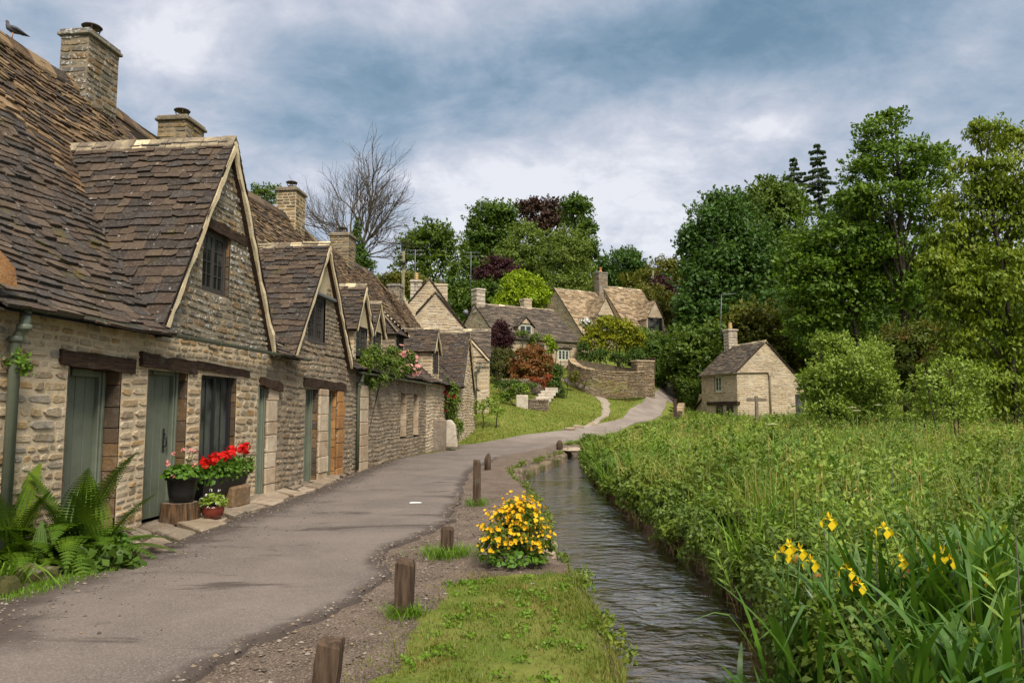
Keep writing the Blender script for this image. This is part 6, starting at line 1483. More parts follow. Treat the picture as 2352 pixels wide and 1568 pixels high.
def aerial(label, u, v1, v0, Y, wd=1.1, n=6, zb=None, yagi=True):
    b = at(u, v1, Y); t_ = at(u + (1 if yagi else 2), v0, Y); th = thing("television_aerial", label, "aerial", b); mb = MB(); mb.tube([b, t_], .03, 6); obj("mast", mb, M_LEAD, th); mb = MB()
    if yagi:
        for z in (-.05, -.35):
            mb.tube([t_ + [-.55 * wd, 0, z], t_ + [.55 * wd, .3, z + .05]], .018, 5)
            for k in range(n):
                c_ = t_ + np.array([-.5 + k / (n - 1), .3 * k / n, z]) * [wd, 1, 1]; mb.tube([c_ + [.06, -.32, -.1], c_ + [-.06, .32, .1]], .012, 4)
    else:
        mb.tube([t_ + [-.03, 0, -.0], t_ + [wd, -.2, .07]], .03, 6)
        for k in range(8): c_ = t_ + np.array([wd * k / 8, -.2 * k / 8, .07 * k / 8]); mb.tube([c_ + [0, -.16, 0], c_ + [0, .16, 0]], .012, 4)
    obj("antenna", mb, M_LEAD, th); return th
aerial("aerial on the thin mast beside the yellow chimney pot", 953, 668, 573, 52); aerial("aerial on the tall mast between two village roofs", 1081, 672, 578, 57)
aerial("bent mast aerial fixed to the riverside cottage chimney", 1655, 778, 677, 60.0, 1.15, 6, None, False)
d = at(1070, 718, 44); th = thing("satellite_dish", "grey satellite dish on the end wall of the low cottage", "satellite dish", d); mb = MB()
mb.tube([d + [0, -.02 - .02 * k * k, 0] for k in range(4)], [.02, .09, .14, .165], 16, 0, True); obj("dish", mb, M_LEAD, th); mb = MB(); mb.tube([d + [0, .05, 0], d + [.25, .2, -.15]], .03, 6); obj("bracket", mb, M_IRON, th)
# footpath sign and posts in the meadow
g = at(1738, 940, 40); th = thing("footpath_sign", "grey wooden two armed footpath sign in the meadow", "sign", (g[0], 40, .4)); mb = MB(); mb.box((g[0] - .08, 39.92, .3), (.16, 0, 0), (0, .16, 0), (0, 0, float(at(1738, 909, 40)[2]) - .3), 0, .02); obj("post", mb, M_SIGN, th)
z = float(at(1738, 918, 40)[2])
for s_ in (-1, 1):
    mb = MB(); x = g[0] + .09 * s_; mb.prism([(x, 39.95, z - .09), (x + s_ * .38, 39.95, z - .09), (x + s_ * .5, 39.95, z), (x + s_ * .38, 39.95, z + .09), (x, 39.95, z + .09)], (0, .05, 0)); obj("sign_arm", mb, M_SIGN, th)
g = at(1552, 950, 50); mb = MB(); mb.box((g[0] - .11, 50, .3), (.2, 0, 0), (0, .14, 0), (0, 0, float(at(1552, 916, 50)[2]) - .3), 0, .01); o = obj("gate_post", mb, plain("rust_post", (.05, .024, .018), .7), None, (g[0], 50, .3)); tag(o, "dark reddish post at the lane side by the lean-to", "post")
ps = [at(1560, 935, 53.5), at(1564, 922, 56.5), at(1566, 912, 59.5)]
arc_wall("low_wall", "short rough stone wall between the lane and the lean-to", [np.array([p[0], p[1], float(T(p[0], p[1]))]) for p in ps], .45, .4, [M_DRY, M_MORTD], 441)
def rock(label, p, sx, sy, sz, mat=None, seed=0, group=None, nm="rock", sink=.3):
    rg = np.random.default_rng(seed); mb = MB(); n, m = 10, 6; vs = []
    ph = rg.random(6) * 6
    for j in range(m + 1):
        th_ = math.pi * j / m
        for i in range(n):
            a = 2 * math.pi * i / n; d = np.array([math.sin(th_) * math.cos(a), math.sin(th_) * math.sin(a), math.cos(th_)])
            k = 1 + .16 * math.sin(3 * d[0] + ph[0]) + .12 * math.sin(4 * d[1] + ph[1]) + .1 * math.sin(5 * d[2] + ph[2]) + rg.normal(0, .03)
            d = np.sign(d) * np.abs(d) ** .7; vs.append(np.asarray(p) + d * k * np.array([sx, sy, sz]) + [0, 0, sz * (1 - sink * 2)])
    mb.add(vs, [(j * n + i, j * n + (i + 1) % n, (j + 1) * n + (i + 1) % n, (j + 1) * n + i) for j in range(m) for i in range(n)])
    o = obj(nm, mb, mat or M_FLAG, None, p); tag(o, label, "rock", group); return o
for i, (u, v, sx, lbl) in enumerate(((1330, 984, .34, "flat pale rock at the left end of the lawn edge by the lane"), (1361, 978, .28, "pale rock where the footpath meets the lane"), (1308, 990, .3, "low rock sunk in the lawn edge left of the footpath"))):
    rock(lbl, on_ground(u, v), sx, .25, .13, None, 500 + i)
for i, (u, v, sx, sy, sz, lbl) in enumerate(((1262, 1262, .09, .12, .09, "upper bank stone between the yellow flowers and the water"), (1258, 1285, .08, .1, .08, "middle bank stone beside the yellow flowers"), (1270, 1318, .10, .07, .04, "flat pale stone at the water edge below the yellow flowers"))):
    rock(lbl, at_z(u, v, -.06), sx, sy, sz, M_FLAG, 510 + i)
for i, (u, v, sx) in enumerate(((1300, 1022, .35), (1318, 1010, .4), (1330, 1025, .38), (1312, 1035, .4))):
    rock(("broad flat stone where the stream meets the lane", "flat stone nearest the lane at the stream head", "flat stone under the meadow edge at the stream head", "lowest flat stone at the stream head")[i], at_z(u, v, -.05), sx, .5, .09, M_FLAG, 520 + i)
# mossy kerb along the stream head and the plank leaning by the post
mb = MB(); K = [at_z(u, v, -.1) for u, v in ((1152, 1102), (1185, 1090), (1225, 1073), (1262, 1058), (1300, 1045))]
K = resample(K, 19); rk = random.Random(4)
for i in range(18):
    a, b = K[i], K[i + 1]; d = (b - a); nr = unit(np.array([d[1], -d[0], 0])); mb.box(a - nr * (.14 + rk.gauss(0, .03)) + [0, 0, -.3], d * .97, nr * (.26 + rk.gauss(0, .04)), (rk.gauss(0, .02), 0, .34 + rk.gauss(0, .04)), 0, .05)
o = obj("stream_kerb", mb, M_MOSSY, None, K[0]); tag(o, "mossy stone kerb along the head of the stream", "kerb")
# bollards
def bollard(label, u, vb, vt, w, seed, lean=(0, 0), mat=None):
    g = on_ground(u, vb) if vb < 1568 else at_z(u, vb, 0); k = g[1] / FPX; h = (vb - vt) * k * 1.02; w = w * k
    rg = random.Random(seed); th = thing("wooden_bollard", label, "bollard", g, "wooden bollards along the verge"); mb = MB()
    t_ = np.array([lean[0], lean[1], 0]) * h; n = 5; vs = []
    ring = [(-1, -1), (-.3, -1.04), (.4, -1), (1, -1), (1, .2), (1, 1), (0, 1), (-1, 1), (-1.03, .1)]
    zs = [-.25, 0, h * .3, h * .65, h - .025, h]
    for j, z in enumerate(zs):
        s_ = 1 if j < 5 else .82
        for (x, y) in ring: vs.append(g + np.array([x * w / 2 * s_ + rg.gauss(0, .003), y * w / 2 * s_ + rg.gauss(0, .003), z + (rg.gauss(0, .006) if j > 3 else 0) + (-.01 * x if j > 3 else 0)]) + t_ * max(0, z / h))
    m = len(ring); mb.add(vs, [(j * m + i, j * m + (i + 1) % m, (j + 1) * m + (i + 1) % m, (j + 1) * m + i) for j in range(len(zs) - 1) for i in range(m)] + [tuple((len(zs) - 1) * m + i for i in range(m))])
    obj("post", mb, mat or M_POST, th); return g
g1 = bollard("nearest wooden bollard with mossy top at the bottom edge of the picture", 745, 1592, 1478, 52, 1, (.12, 0)); g2 = bollard("upright wooden bollard with grass at its foot on the gravel verge", 927, 1410, 1295, 40, 2, (.03, 0)); g3 = bollard("short wooden bollard with bright grass tuft left of the yellow flowers", 1027, 1274, 1213, 27, 3); g4 = bollard("tall thin wooden bollard farthest along the stream bank", 1095, 1160, 1062, 17, 4)
def stake(label, u, vb, vt, w, seed):
    g = on_ground(u, vb); k = g[1] / FPX; h = (vb - vt) * k; w *= k; mb = MB(); mb.tube([g + [0, 0, -.2], g + [0, 0, h * .6], g + [.02, 0, h * .85], g + [.03, 0, h]], [w * .5, w * .55, w * .35, w * .06], 7); o = obj("wooden_stake", mb, M_POST, None, g); tag(o, label, "stake")
stake("pointed dark stake just beyond the thin bollard", 1120, 1078, 1040, 14, 5); stake("stubby dark stake at the lane side by the stream head", 1285, 1032, 1010, 14, 6)
p = on_ground(954, 1161); mb = MB(); mb.prism([p + [-.09, -.05, .045], p + [.08, -.03, .045], p + [.1, .03, .045], p + [-.07, .06, .045]], (0, 0, .008)); o = obj("paper_scrap", mb, M_WHITE, None, p); tag(o, "small white scrap of paper lying on the lane", "litter")

# --- pots and plants at the cottage door
def lathe_thing(name, label, cat, p, prof, mat, n=20, part="body"):
    th = thing(name, label, cat, p); mb = MB(); mb.lathe(np.asarray(p), prof, n); obj(part, mb, mat, th); return th
def mound(th, c, r, n, size, mat, seed, name="leaves", aspect=.85):
    rg = np.random.default_rng(seed); d = unit(rg.normal(size=(n, 3))); d[:, 2] = np.abs(d[:, 2]) * .9 - .1; P = np.asarray(c) + d * np.asarray(r) * (.45 + .58 * rg.random((n, 1)) ** .5)
    s_ = size * (.6 + .7 * rg.random(n)); quad_obj(name, leaf_quads(P, unit(rg.normal(size=(n, 3)) + d * .6), unit(d + rg.normal(0, .4, (n, 3)) + [0, 0, .5]), s_, s_ * aspect, .12), mat, th)
def heads(th, pts, size, mat, seed, name="flower_head", stalk=None, base=None, npet=9, parent=None):
    rg = np.random.default_rng(seed); Q = []; mb = MB()
    for p in pts:
        p = np.asarray(p)
        Q = []
        for k in range(npet):
            d = unit(rg.normal(size=3) + [0, -.2, .35]); Q += flower_q(p + d * size * .55, d, size * .42, 5, rg, .3, .95)
        if stalk is not None: mb.tube([base + (p - base) * [.3, .3, 0] , p * .5 + (base + (p - base) * [.5, .5, .45]) * .5, p], .004, 4)
        quad_obj(name, np.array(Q), mat, th)
    if stalk is not None: obj("flower_stalks", mb, stalk, th)
FZ = .055
s0 = ROW.pt(10.46, .30, FZ); th = thing("tree_stump", "sawn log stump under the black flowerpot", "log", s0); mb = MB(); rg = random.Random(8); n = 26; vs = []
for z, s_ in ((-.03, 1.06), (.05, 1.02), (.17, .99), (.235, .97), (.24, .93)):
    for i in range(n): a = 2 * math.pi * i / n; r_ = .25 * s_ * (1 + .04 * math.sin(3 * a) + .035 * math.sin(9 * a + 1) * (1 if i % 2 else -1)); vs.append(s0 + [r_ * math.cos(a), r_ * math.sin(a), z])
mb.add(vs, [(j * n + i, j * n + (i + 1) % n, (j + 1) * n + (i + 1) % n, (j + 1) * n + i) for j in range(4) for i in range(n)]); obj("bark", mb, M_STUMP, th)
mb = MB(); mb.lathe(s0 + [0, 0, .225], [(.232, 0), (.225, .012), (.001, .016)], n); obj("cut_face", mb, M_SIGN, th)
p0 = s0 + [.03, -.02, .243]
th = lathe_thing("flower_pot", "black plastic pot of salmon pink geraniums on a log stump", "flowerpot", p0, [(.155, 0), (.175, .12), (.20, .30), (.225, .305), (.23, .345), (.21, .35), (.20, .31), (.01, .31)], M_BLACKP, 24, "pot")
mound(th, p0 + [0, 0, .36], (.27, .27, .17), 420, .075, L_GER, 1)
heads(th, [p0 + np.array(q) for q in ((-.10, -.1, .66), (.02, -.05, .70), (.12, -.05, .70), (-.17, -.12, .55), (-.13, -.16, .52), (.2, -.1, .5), (-.02, -.24, .36), (.15, .0, .68))], .045, P_PINK, 2, "flower_head", L_GER, p0 + [0, 0, .35], 6)
p1 = ROW.pt(10.62, .70, FZ)
th = lathe_thing("flower_pot", "small dark red glazed pot of white flowers on the flagstones", "flowerpot", p1, [(.10, 0), (.135, .05), (.15, .12), (.145, .15), (.152, .16), (.135, .165), (.12, .14), (.01, .14)], M_REDP, 20, "pot")
mound(th, p1 + [0, 0, .20], (.19, .19, .17), 260, .05, L_SALLOW, 3); heads(th, [p1 + np.array(q) for q in ((-.13, -.1, .27), (-.05, -.12, .33), (.05, -.1, .30), (.10, -.14, .22), (-.15, -.06, .20), (.0, -.17, .17), (.08, -.02, .38), (-.04, 0, .39), (.15, -.05, .28))], .03, P_WHITE, 4, npet=5)
# stone trough block and black planter under the dark window
q0 = ROW.pt(11.45, .12, FZ); th = thing("stone_block", "rough brown stone block holding up the black planter", "stone", q0); mb = MB()
mb.box(ROW.pt(11.75, .10, FZ - .02), ROW.v(.55, .02), ROW.v(-.02, .34), (0, 0, .33), 0, .03); obj("block", mb, M_JAMB, th)
q0 = ROW.pt(11.5, .16, .38); th = thing("window_planter", "long black planter spilling scarlet geraniums under the dark window", "planter", q0); mb = MB(); n = 12
A = [(-.95, .03), (-.9, .30), (-.86, .30)]
vs = []
for (s_, hw, z) in ((10.98, .10, -.17), (10.90, .16, .16), (12.34, .16, .16), (12.26, .10, -.10)):
    vs += [ROW.pt(s_, .24 - hw, .40 + z), ROW.pt(s_, .24 + hw, .40 + z)]
mb.add(vs, [(0, 1, 3, 2), (2, 3, 5, 4), (4, 5, 7, 6), (6, 7, 1, 0), (0, 2, 4, 6), (1, 7, 5, 3)]); o = obj("trough", mb, M_BLACKP, th)
rg = np.random.default_rng(5); n = 1500; t_ = rg.random(n); P = np.array([ROW.pt(10.85 + 1.55 * a, .28, .60 + .06 * a) for a in t_]) + unit(rg.normal(size=(n, 3))) * (rg.random((n, 1)) ** .5) * [.20, .20, .19]
quad_obj("leaves", leaf_quads(P, unit(rg.normal(size=(n, 3)) + [.2, -.1, -.2]), unit(rg.normal(0, .6, (n, 3)) + [.3, -.3, .7]), .07 * (.6 + .7 * rg.random(n)), .06, .12), L_GER, th)
heads(th, [ROW.pt(10.85 + 1.5 * a, .30 + b, .80 + .05 * a + c) for a, b, c in ((.05, .08, -.02), (.12, .05, .03), (.20, .1, 0), (.30, .05, .04), (.36, .1, .02), (.48, .04, .03), (.58, .08, .04), (.66, .02, .10), (.82, .05, .10), (.88, .1, .12), (.95, .05, .06))], .10, P_RED, 6, npet=14)

# --- ferns and border plants at the left
def fern(label, root, n, L, seed, lean=(0, 0), group="ferns at the cottage foot", spread=.62):
    rg = np.random.default_rng(seed); root = np.asarray(root, float); th = thing("fern", label, "fern", root, group); mb = MB(); Q = []
    for i in range(n):
        an = 2 * math.pi * i / n + rg.normal(0, .25); l = L * rg.uniform(.7, 1.1); out = np.array([math.cos(an), math.sin(an), 0]); el = rg.uniform(.35, .85) if i % 4 else 1.08
        sp = spread * rg.uniform(.7, 1.15) * (1.1 if el < .8 else .65)
        pts = []
        for k in range(11):
            t_ = k / 10; pts.append(root + out * l * (sp * t_ ** 1.25) + np.array([0, 0, l * (el * t_ * .95 - .55 * t_ ** 2.6 * (1.1 if el < 1 else .4))]) + np.array([lean[0], lean[1], 0]) * l * t_ ** 1.5)
        mb.tube(pts, list(np.linspace(.006, .0015, 11)), 4)
        pts = np.array(pts); m = 30
        for k in range(m):
            t_ = .12 + .88 * k / m; j = t_ * 10; a = int(min(j, 9)); p = pts[a] * (1 - (j - a)) + pts[a + 1] * (j - a); tg = unit(pts[a + 1] - pts[a]); sd = unit(np.cross(tg, [0, 0, 1.0])); up = np.cross(sd, tg)
            w = l * .215 * math.sin(math.pi * min(1, .12 + t_ * .9)) ** .8 * (1.02 - .6 * t_)
            for s_ in (-1, 1):
                d = unit(sd * s_ + tg * .35 + up * .1 - np.array([0, 0, .18])); hw = max(.006, l * .011)
                # a leaflet: row of toothed lobes along a short stalk
                nb = 4
                for b_ in range(nb):
                    f = (b_ + .5) / nb; cpt = p + d * w * f; ln = (1 - f * .8) * l * .030
                    Q.append(leaf_quads(cpt[None], unit(d * .55 + tg * .8)[None], up[None], ln * 1.8, w / nb * .9)[0]); Q.append(leaf_quads(cpt[None], unit(d * .55 - tg * .8)[None], up[None], ln * 1.8, w / nb * .9)[0])
                Q.append(leaf_quads((p + d * w * .5)[None], d[None], up[None], w * 1.05, hw * 1.1)[0])
    obj("stalks", mb, L_FERN, th); quad_obj("fronds", np.array(Q), L_FERN, th); return th
def gp_(u, v): return on_ground(u, v)
f1 = gp_(168, 1285); fern("largest fern spreading in front of the first green door", f1, 24, 1.30, 1, (.10, -.10), spread=.78); fern("fern cut by the left edge of the picture", gp_(15, 1300), 16, 1.15, 2, (.0, -.1), spread=.7); fern("smaller fern between the two larger ones", gp_(95, 1310), 12, .70, 3, (0, -.2), spread=.8); fern("short fern leaning right against the cottage corner", gp_(225, 1290), 12, 1.0, 4, (.25, -.10), spread=.7)
def blades(root, n, L, w, seed, mat, th, name="leaves", spread=.5, droop=.5, lean=(0, 0), seg=6, rad=.08, fold=.0, up=.95):
    rg = np.random.default_rng(seed); Q = []; root = np.asarray(root, float)
    for i in range(n):
        an = rg.random() * 6.283; out = np.array([math.cos(an), math.sin(an), 0]); l = L * rg.uniform(.55, 1.08); sp = spread * rg.uniform(.25, 1.1); dr = droop * rg.uniform(.2, 1.3); side = np.array([-out[1], out[0], 0]) * 1.0; tw = rg.normal(0, .6); side = unit(side + out * tw)
        b = root + out * rad * rg.random() + np.array([rg.normal(0, rad), rg.normal(0, rad), 0]); kink = rg.uniform(.55, .8) if rg.random() < .25 * droop * 2 else 2; prev = None
        for k in range(seg + 1):
            t_ = k / seg; h = up * t_ - dr * .55 * t_ ** 3 ; x = sp * t_ ** 1.5
            if t_ > kink: h -= (t_ - kink) * 1.2; x += (t_ - kink) * .35
            p = b + out * l * x + np.array([lean[0] * l * t_ ** 1.4, lean[1] * l * t_ ** 1.4, l * h]); ww = w * (1 - t_ ** 3.0) * .5 * min(1, .55 + 1.5 * t_) * rg.uniform(.98, 1.02)
            cur = (p - side * ww, p + side * ww)
            if prev is not None: Q.append([prev[0], prev[1], cur[1], cur[0]])
            prev = cur
    # strips share their edges so that each blade is one piece
    V = np.array(Q); return strips(name, V, seg, mat, th)
def strips(name, V, seg, mat, th, loc=None, kind=None):
    """Blades of seg quads each welded into one piece per blade."""
    nb = len(V) // seg; V = V.reshape(nb, seg, 4, 3)
    pts = np.concatenate([V[:, :, 0:2, :].reshape(nb, seg * 2, 3), V[:, -1, [3, 2], :]], 1)        # (nb, 2*(seg+1), 3)
    base = WLOC[th.name] if th is not None else (np.zeros(3) if loc is None else np.asarray(loc, float))
    k = 2 * (seg + 1); me = bpy.data.meshes.new(name); co = (pts.reshape(-1, 3) - base).astype(np.float32)
    j = np.arange(seg) * 2; f = np.stack([j, j + 1, j + 3, j + 2], -1); F = (np.arange(nb)[:, None, None] * k + f[None]).reshape(-1)
    me.vertices.add(len(co)); me.loops.add(len(F)); me.polygons.add(nb * seg)
    me.vertices.foreach_set('co', co.reshape(-1)); me.loops.foreach_set('vertex_index', F.astype(np.int32)); me.polygons.foreach_set('loop_start', np.arange(0, len(F), 4, dtype=np.int32)); me.polygons.foreach_set('loop_total', np.full(nb * seg, 4, dtype=np.int32))
    me.materials.append(mat); me.update(calc_edges=True); me.polygons.foreach_set('use_smooth', np.ones(nb * seg, bool))
    o = bpy.data.objects.new(name, me); link(o, th)
    if th is None: o.location = base
    WLOC[o.name] = base
    return o
p = gp_(8, 1352); th = thing("daylily_plant", "long arching strap leaves at the lower left edge", "plant", p); blades(p, 26, .62, .022, 5, L_TUFT, th, "leaves", .9, 1.3, (.25, -.1), 7, .06)
p = gp_(113, 1290); th = thing("hosta_plant", "small hosta with cream edged leaves under the ferns", "plant", p); mound(th, p + [0, 0, .10], (.16, .14, .10), 26, .13, P_VARI, 7, "leaf_edges", .62); mound(th, p + [0, -.01, .115], (.155, .13, .10), 26, .10, L_TUFT, 7, "leaves", .5)
p = gp_(215, 1312); th = thing("cranesbill_plant", "low broad leaved plants under the largest fern", "plant", p); mound(th, p + [.05, 0, .05], (.42, .26, .22), 240, .10, L_IVY, 8, "leaves", .95)
p = gp_(262, 1290); th = thing("cranesbill_plant", "leafy clump at the corner of the flagstones", "plant", p); mound(th, p + [0, .02, .05], (.14, .2, .36), 130, .075, L_GER, 9, "leaves", .9)
rock("mossy boulder at the road edge below the ferns", gp_(88, 1335), .17, .13, .10, M_MOSSY, 530); rock("grey stone at the left edge of the picture under the strap leaves", gp_(5, 1372), .1, .1, .12, M_MOSSY, 531)
p = ROW.pt(7.62, .16, 2.05); th = thing("climbing_sprig", "green leafy sprig growing out beside the drainpipe", "plant", p); rg = np.random.default_rng(3); Q, _ = crown_leaves([(p + [-.05, -.02, 0], (.13, .10, .12)), (p + [.07, -.02, -.10], (.09, .08, .05))], .055, 1.0, rg, .5); quad_obj("leaves", Q, L_TUFT, th)
mb = MB(); mb.tube([p + [-.2, .05, .0], p + [0, 0, .02], p + [.12, -.02, -.12]], .004, 4); obj("stem", mb, M_TWIG, th)

# --- yellow flowers on the bank
g = at_z(1178, 1300); g[2] = 0; th = thing("yellow_flower_clump", "rounded clump of golden yellow flowers on the stream bank", "flowers", g); YL = [(g + np.array(q), r_) for q, r_ in (((-.06, .05, .28), (.25, .24, .28)), ((.14, .05, .30), (.22, .22, .26)), ((.04, .08, .46), (.20, .18, .20)), ((-.20, 0, .20), (.16, .2, .18)), ((.28, .02, .18), (.14, .18, .20)), ((.12, .0, .56), (.08, .08, .12)))]
Q, _ = crown_leaves(YL, .050, 1.3, np.random.default_rng(11), .5, shoots=9); quad_obj("leaves", Q, L_YBUSH, th)
mound(th, g + [0, .0, .06], (.34, .28, .16), 500, .06, L_GER, 12, "lower_leaves", .6)
rg = np.random.default_rng(12); Q = []
for i in range(400):
    d = unit(rg.normal(size=3) * [1, 1, .8] + [0, -.45, .5]); yc, yr = YL[rg.choice(6, p=[.28, .26, .24, .07, .09, .06])]; p = yc + d * np.array(yr) * rg.uniform(.85, 1.35)
    if p[2] > .17: Q += flower_q(p, unit(d + rg.normal(0, .3, 3) + [0, 0, .3]), .028 * rg.uniform(.5, 1.35), 5, rg, rg.uniform(.2, 1.1), .95)
quad_obj("flowers", np.array(Q), P_YEL, th)

# --- wood pigeon on the ridge
p = at(50, 97, 13.3); rp = ROW.pt(13.0, -RD, 0); 
sq = -RD - .02; sp_ = (p[:2] - ROW.O) @ ROW.a
pg = ROW.pt(11.98, -RD + .02, r_z(RD) + sag(11.98, -RD) + .08); PGN = .78; th = thing("wood_pigeon", "grey wood pigeon perched on the nearest cottage ridge", "bird", pg)
mb = MB(); fw = np.array([-.85, -.5, 0]); fw = fw / np.linalg.norm(fw)
S_ = [(-.30, .13, .006), (-.22, .15, .028), (-.13, .185, .055), (-.04, .21, .082), (.04, .225, .088), (.10, .25, .072), (.125, .30, .042), (.125, .335, .034), (.135, .365, .037), (.15, .375, .030), (.165, .372, .014)]
mb.tube([pg + fw * a + [0, 0, z] for a, z, r in S_], [r for a, z, r in S_], 12); obj("body", mb, plain("pigeon_grey", (.085, .085, .098), .8, .2, 0, .3, 20), th)
mb = MB(); mb.tube([pg + fw * .16 + [0, 0, .371], pg + fw * .195 + [0, 0, .36]], [.010, .002], 6); obj("beak", mb, M_TERRA, th)
for s_ in (-1, 1):
    sd = np.array([-fw[1], fw[0], 0]) * s_; mb = MB(); mb.tube([pg + sd * .03 + fw * .02 + [0, 0, .15], pg + sd * .03 + fw * .03 + [0, 0, .0]], .008, 5)
    for k in (-.5, 0, .5): mb.tube([pg + sd * .03 + fw * .03 + [0, 0, .005], pg + sd * (.03 + .02 * k) + fw * .065 + [0, 0, .0]], .005, 4)
    obj("leg", mb, M_TERRA, th)
    mb = MB(); mb.tube([pg + sd * .075 + fw * .06 + [0, 0, .235], pg + sd * .085 - fw * .05 + [0, 0, .215], pg + sd * .05 - fw * .16 + [0, 0, .17], pg + sd * .015 - fw * .26 + [0, 0, .145]], [.02, .035, .03, .006], 8); obj("wing", mb, plain("pigeon_wing", (.06, .058, .066), .8, .2, 0, .3, 20), th)
    mb = MB(); mb.lathe(pg + fw * .148 + sd * .030 + [0, 0, .376], [(.001, -.006), (.006, -.003), (.006, .003), (.001, .006)], 8); obj("eye", mb, M_IRON, th)

th.scale = (PGN, PGN, PGN)
# --- turf on the near bank
rg = np.random.default_rng(21)
def turf_blades(name, label, P, h, w, mat, seed, seg=2, lean=.6):
    rg = np.random.default_rng(seed); n = len(P); an = rg.random(n) * 6.283; d = np.stack([np.cos(an), np.sin(an), np.zeros(n)], -1); sd = np.stack([-np.sin(an + rg.normal(0, .5, n)), np.cos(an), np.zeros(n)], -1)
    Q = np.zeros((n, seg, 4, 3)); prev = None; ln = lean * rg.random(n)[:, None]
    for k in range(seg + 1):
        t_ = k / seg; c = P + d * h[:, None] * ln * t_ ** 1.6 + np.array([0, 0, 1.0]) * (h[:, None] * (t_ - .25 * ln * t_ ** 2)); ww = (w[:, None] * .5 * (1 - t_ ** 2 * .93))
        cur = (c - sd * ww, c + sd * ww)
        if prev is not None: Q[:, k - 1, 0], Q[:, k - 1, 1], Q[:, k - 1, 2], Q[:, k - 1, 3] = prev[0], prev[1], cur[1], cur[0]
        prev = cur
    o = strips(name, Q.reshape(-1, 4, 3), seg, mat, None); tag(o, label, "grass", None, 'stuff'); return o
n = 150000; P = np.c_[rg.uniform(-2.5, 3, n), rg.uniform(3.0, 9.2, n), np.zeros(n)]
dn = np.sin(P[:, 0] * 3.1 + 1) * np.sin(P[:, 1] * 2.3) + .6 * np.sin(P[:, 0] * 7 + P[:, 1] * 5); ok = inpoly(P[:, 0] + rg.normal(0, .17, n), P[:, 1] + rg.normal(0, .17, n), TURF) & (P[:, 0] < xl(P[:, 1]) + .03) & (rg.random(n) < .62 + .42 * dn)
P = P[ok]; h = rg.uniform(.02, .06, len(P)); eg = np.exp(-np.abs(P[:, 0] - xl(P[:, 1])) / .16); h = h * (1 + 3.6 * eg * rg.random(len(P))); P[:, 2] = T(P[:, 0], P[:, 1]) - .01
turf_blades("bank_grass", "short worn grass on the near stream bank", P, h, rg.uniform(.004, .009, len(P)), L_GRASS, 22, 2, 1.2)
n = 40000; P = np.c_[rg.uniform(-4, 9, n), rg.uniform(33, 60, n), np.zeros(n)]; lx = np.interp(P[:, 1], RL[:, 1], RL[:, 0]); ok = (P[:, 0] < lx - .2) ; P = P[ok]; P[:, 2] = np.concatenate([T(P[i:i + 3000, 0], P[i:i + 3000, 1]) for i in range(0, len(P), 3000)])
turf_blades("lawn_grass", "sloping lawn grass between the lane and the cottages", P, rg.uniform(.04, .11, len(P)), rg.uniform(.02, .05, len(P)), L_LAWN, 23, 2, 1.0)
for i, (g, r_, n, h_, lbl) in enumerate(((g2, .17, 260, .13, "bright grass tuft round the foot of the upright bollard"), (g3, .30, 520, .17, "dense bright grass tuft round the short bollard"), (g4, .22, 160, .2, "grassy weeds at the foot of the thin bollard"))):
    rgi = np.random.default_rng(30 + i); th = thing("grass_tuft", lbl, "grass tuft", g); blades(g + [.02, -.03 - .2 * r_, 0], n, h_, .008, 31 + i, L_TUFT, th, "blades", .8, .5, (0, 0), 4, r_ * .42)
rgm = np.random.default_rng(44)
Pm = [on_ground(u, v) for u, v in zip(np.linspace(845, 1055, 60), np.linspace(1064, 1031, 60))]
P = np.array([p + np.array([rgm.normal(0, .12), rgm.normal(0, .2), 0]) for p in Pm for _ in range(45)]); turf_blades("verge_grass", "thin strip of mossy grass at the cottage wall foot", P, rgm.uniform(.03, .10, len(P)), rgm.uniform(.01, .02, len(P)), L_GRASS, 45)
P = np.array([on_ground(u, v) for u, v in zip(np.linspace(5, 290, 70), np.linspace(1392, 1300, 70))]); P = np.repeat(P, 40, 0) + np.c_[rgm.normal(0, .10, 2800), rgm.normal(.03, .09, 2800), np.zeros(2800)]
turf_blades("border_grass", "small weeds and grass along the fern border", P, rgm.uniform(.02, .09, len(P)), rgm.uniform(.006, .014, len(P)), L_TUFT, 46)

# --- the meadow
def stem_proto(rg, nleaf, L, lw, leaf, whorl=2, top=True, droop=.35):
    """Leaf faces of one upright plant of height 1 (leaf lengths are in metres for a plant about L tall)."""
    Q = []; bend = rg.normal(0, .10, 2); f = lambda z: np.array([bend[0] * z * z, bend[1] * z * z, z])
    an = rg.random() * 6.28
    for i in range(nleaf):
        z = .12 + .88 * (i / nleaf) ** .8; an += 1.57 if whorl == 2 else 2.4
        for k in range(whorl):
            a = an + 6.283 * k / whorl + rg.normal(0, .2); o = np.array([math.cos(a), math.sin(a), 0]); l = leaf * (1 - .55 * max(0, z - .5) / .5) * rg.uniform(.75, 1.2) * (.6 + .4 * min(1, z * 3))
            d = unit(o + np.array([0, 0, .75 - droop * 2 * rg.random() + .5 * (z > .85)])); Q.append(leaf_quads((f(z) + d * l * .52)[None], d[None], np.array([[0, 0, 1.0]]) + .3 * rg.normal(size=(1, 3)), l, l * lw, .12)[0])
    for k in range(3):
        z0, z1 = k / 3, (k + 1) / 3; w = .006
        Q.append([f(z0) + [w, 0, 0], f(z0) - [w, 0, 0], f(z1) - [w * .7, 0, 0], f(z1) + [w * .7, 0, 0]])
    return np.array(Q)
rg = np.random.default_rng(50)
PA = [stem_proto(rg, 10, 1, .40, .20) for _ in range(8)]           # opposite leaved nettle-like
PB = [stem_proto(rg, 22, 1, .17, .17, 1, True, .25) for _ in range(5)]   # narrow leaved willowherb-like
